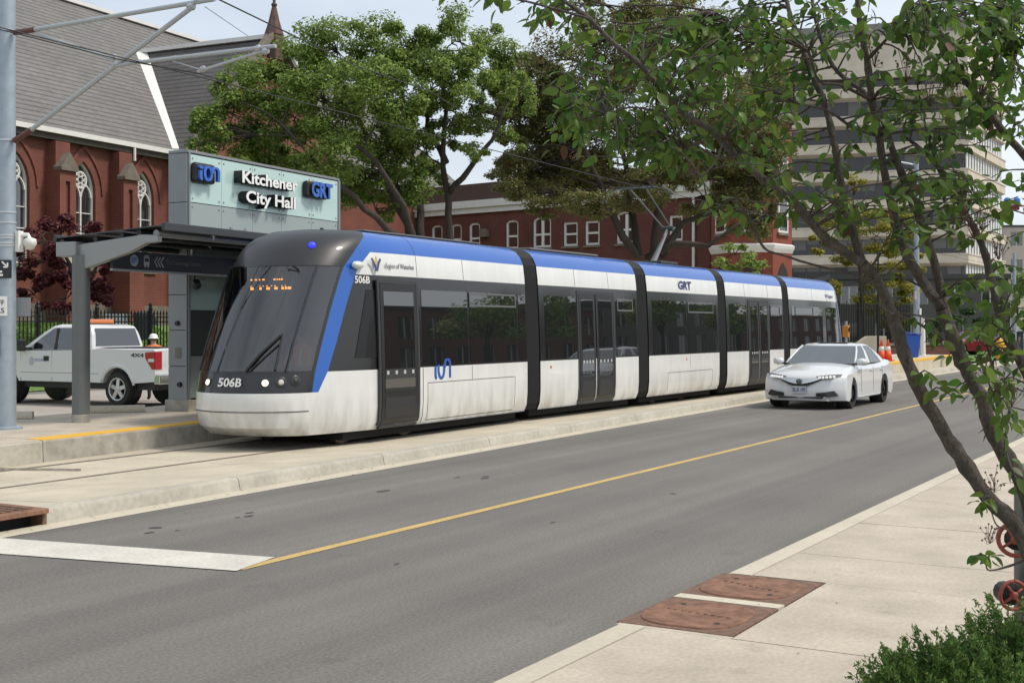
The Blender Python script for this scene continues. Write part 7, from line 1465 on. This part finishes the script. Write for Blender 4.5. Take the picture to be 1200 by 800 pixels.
for (x, y, rx, ry, n) in Z_:
    n = int(n * 2.4); ncl = max(1, n // 6)
    for c in range(ncl):
        a_, r_ = rng.uniform(0, 6.28), math.sqrt(rng.random()); px, py = x + rx * r_ * math.cos(a_), y + ry * r_ * math.sin(a_); D = rng.uniform(4.45, 5.6); q = np.array(L3(px, py, D))
        dist = np.linalg.norm(AN - q, axis=1) + np.maximum(0, AN[:, 2] - q[2]) * .2; j = int(dist.argmin()); s_ = Vector(AN[j]); q = Vector(q)
        if (q - s_).length > .62: s_ = q + (s_ - q).normalized() * .45; 
        tp_ = bezier(s_, q, .03, rng, 4, .06); tw_.tube(tp_, [.0042, .0036, .003, .0024, .0016], 5)
        m_ = int(round(n / ncl)); d0 = (q - s_).normalized()
        for l_ in range(m_):
            u = 1 - l_ / (m_ + 1.5); i0 = min(int(u * 4), 3); p = tp_[i0].lerp(tp_[i0 + 1], u * 4 - i0); side = (1 if l_ % 2 else -1); out_ = d0.cross(Vector((0, 0, 1))).normalized() * side if abs(d0.z) < .95 else Vector((side, 0, 0))
            dr_ = (out_ * rng.uniform(.5, 1) + d0 * rng.uniform(.1, .7) + Vector((0, 0, rng.uniform(-1.15, .1))) + Vector(rng.normal(size=3)) * .22).normalized()
            LV.append((p, dr_, rng.uniform(.034, .066), D, px, py))
o = tw_.build('twigs', BARKG, ft, smooth=True); o['kind'] = 'stuff'
def leaf_matrix(p, d, s):
    nrm = Vector((0, 0, 1)) + Vector(rng.normal(size=3)) * .55; y_ = nrm.cross(d).normalized(); z_ = d.cross(y_).normalized(); m = Matrix((d, y_, z_)).transposed().to_4x4(); return Matrix.Translation(p) @ m @ Matrix.Scale(s, 4)
inview = [i for i, l in enumerate(LV) if -20 < l[4] < 1210 and -15 < l[5] < 810]; inview.sort(key=lambda i: -LV[i][2] / LV[i][3]); big = set(inview[:300]); rest = MB(); rm = []
for i, (p, d, s, D, *_r) in enumerate(LV):
    sh_ = int(rng.integers(4)); mt = 0 if rng.random() < .62 else (1 if rng.random() < .98 else 2); mtx = leaf_matrix(p + d * .012, d, s)
    if i in big: o = bpy.data.objects.new('leaf', LMS[sh_ * 3 + mt]); COL.objects.link(o); o.parent = ft; o.matrix_local = mtx
    else: rest.add([mtx @ Vector(v) for v in SH[sh_][0]], SH[sh_][1], mt)
o = rest.build('leaves', [LFM, LFY, LFB], ft, smooth=True, fix=False); o['kind'] = 'stuff'
# dry seed panicles
SEED = M('seed_brown', (.085, .04, .028), .8)
for k, (x, y, r_) in enumerate(((1090, 95, 26), (1062, 75, 18), (1128, 235, 20), (1150, 250, 16), (1140, 262, 14), (1172, 440, 20), (1185, 455, 18), (1156, 425, 16), (1165, 560, 12), (1160, 622, 12), (1025, 60, 16), (1170, 290, 12), (1120, 110, 16))):
    m = MB(); D = 4.9; c = L3(x, y + r_ * 1.2, D); 
    for j in range(16):
        q = L3(x + rng.normal() * r_ * .5, y + rng.normal() * r_ * .5, D + rng.normal() * .05); mid = c.lerp(q, .5) + Vector(rng.normal(size=3)) * .006; m.tube([c, mid, q], .0010, 4)
        m.add([q + Vector(v) * .0048 for v in ((1, 0, 0), (-1, 0, 0), (0, 1, 0), (0, -1, 0), (0, 0, 1), (0, 0, -1))], [(0, 2, 4), (2, 1, 4), (1, 3, 4), (3, 0, 4), (2, 0, 5), (1, 2, 5), (3, 1, 5), (0, 3, 5)])
    m.build('seed_panicle', SEED, ft)
# ---------------------------------------------------------------- junipers in a mulch bed
JUN = leafm('juniper_needle', (.066, .135, .030), .5, .15, .7); JU2 = leafm('juniper_tip', (.125, .215, .05), .4, .15, .7)
a, b, c, d = GX(960, 5.05, .152), GX(1500, 5.05, .152), GX(1400, 5.75, .152), GX(1010, 5.75, .152); struct(MB().quad(a, b, c, d).build('planting_bed', SOIL, fix=False))
def juniper(px, D, r, h_, label, seed, n=760):
    rng = np.random.default_rng(seed); p = GX(px, D, .15); t = thing('juniper_shrub', label, 'shrub', p, 0, 'junipers beside the standpipe'); st = MB(); C, N, S, K = [], [], [], []
    for k in range(n):
        az_ = rng.uniform(0, 6.283); el = math.asin(rng.uniform(.02, .97)); rad = rng.uniform(.55, 1.08) ** .7; tip = Vector((math.cos(az_) * math.cos(el) * r, math.sin(az_) * math.cos(el) * r, math.sin(el) * h_)) * rad; st0 = tip * .35; dirv = (tip - st0); sprd = dirv.normalized() + Vector((0, 0, .12)); L_ = rng.uniform(.12, .24); end = tip + sprd.normalized() * L_ * .4
        if k % 3 == 0: st.tube([Vector((0, 0, .0)), st0, tip], [.010, .007, .003], 4)
        dn = (end - st0).normalized()
        for j in range(95):
            u = rng.random(); q = st0.lerp(end, .45 + .55 * u) + Vector(rng.normal(size=3)) * .024 * (1.2 - u); C.append(tuple(q)); nn = Vector(rng.normal(size=3)); nn = nn - dn * nn.dot(dn) * .8; N.append(tuple(nn)); S.append(rng.uniform(.015, .034)); K.append(u)
    st.build('stems', BARK, t, smooth=True); C, N, S, K = np.array(C), np.array(N), np.array(S), np.array(K); tipm = K > .78
    leaf_cloud('foliage', C[~tipm], N[~tipm], S[~tipm], JUN, t, rng, .30); leaf_cloud('foliage', C[tipm], N[tipm], S[tipm], JU2, t, rng, .30); return t
juniper(1110, 5.15, .40, .46, 'low spreading juniper with feathery dark green sprays at the bed edge', 1); juniper(1205, 5.35, .44, .55, 'taller juniper with feathery dark green sprays around the standpipe foot', 2)
juniper(1160, 4.95, .40, .42, 'low juniper with feathery green sprays between the two others', 3)
# small blue tag caught on a branch
p = AT(965.5, 66, 4.85); o = MB().prism([(-.014, 0, -.016), (.012, 0, -.018), (.015, 0, .012), (-.010, 0, .017)], (0, .003, 0)).tube([(0, 0, .015), (.004, 0, .045)], .0012, 4).build('plastic_tag', M('tag_blue', (.02, .06, .42), .5)); o.location = p; o.rotation_euler = (0, 0, YAW - R_(90)); tag(o, 'small blue plastic tag hanging from a foreground branch', 'tag')
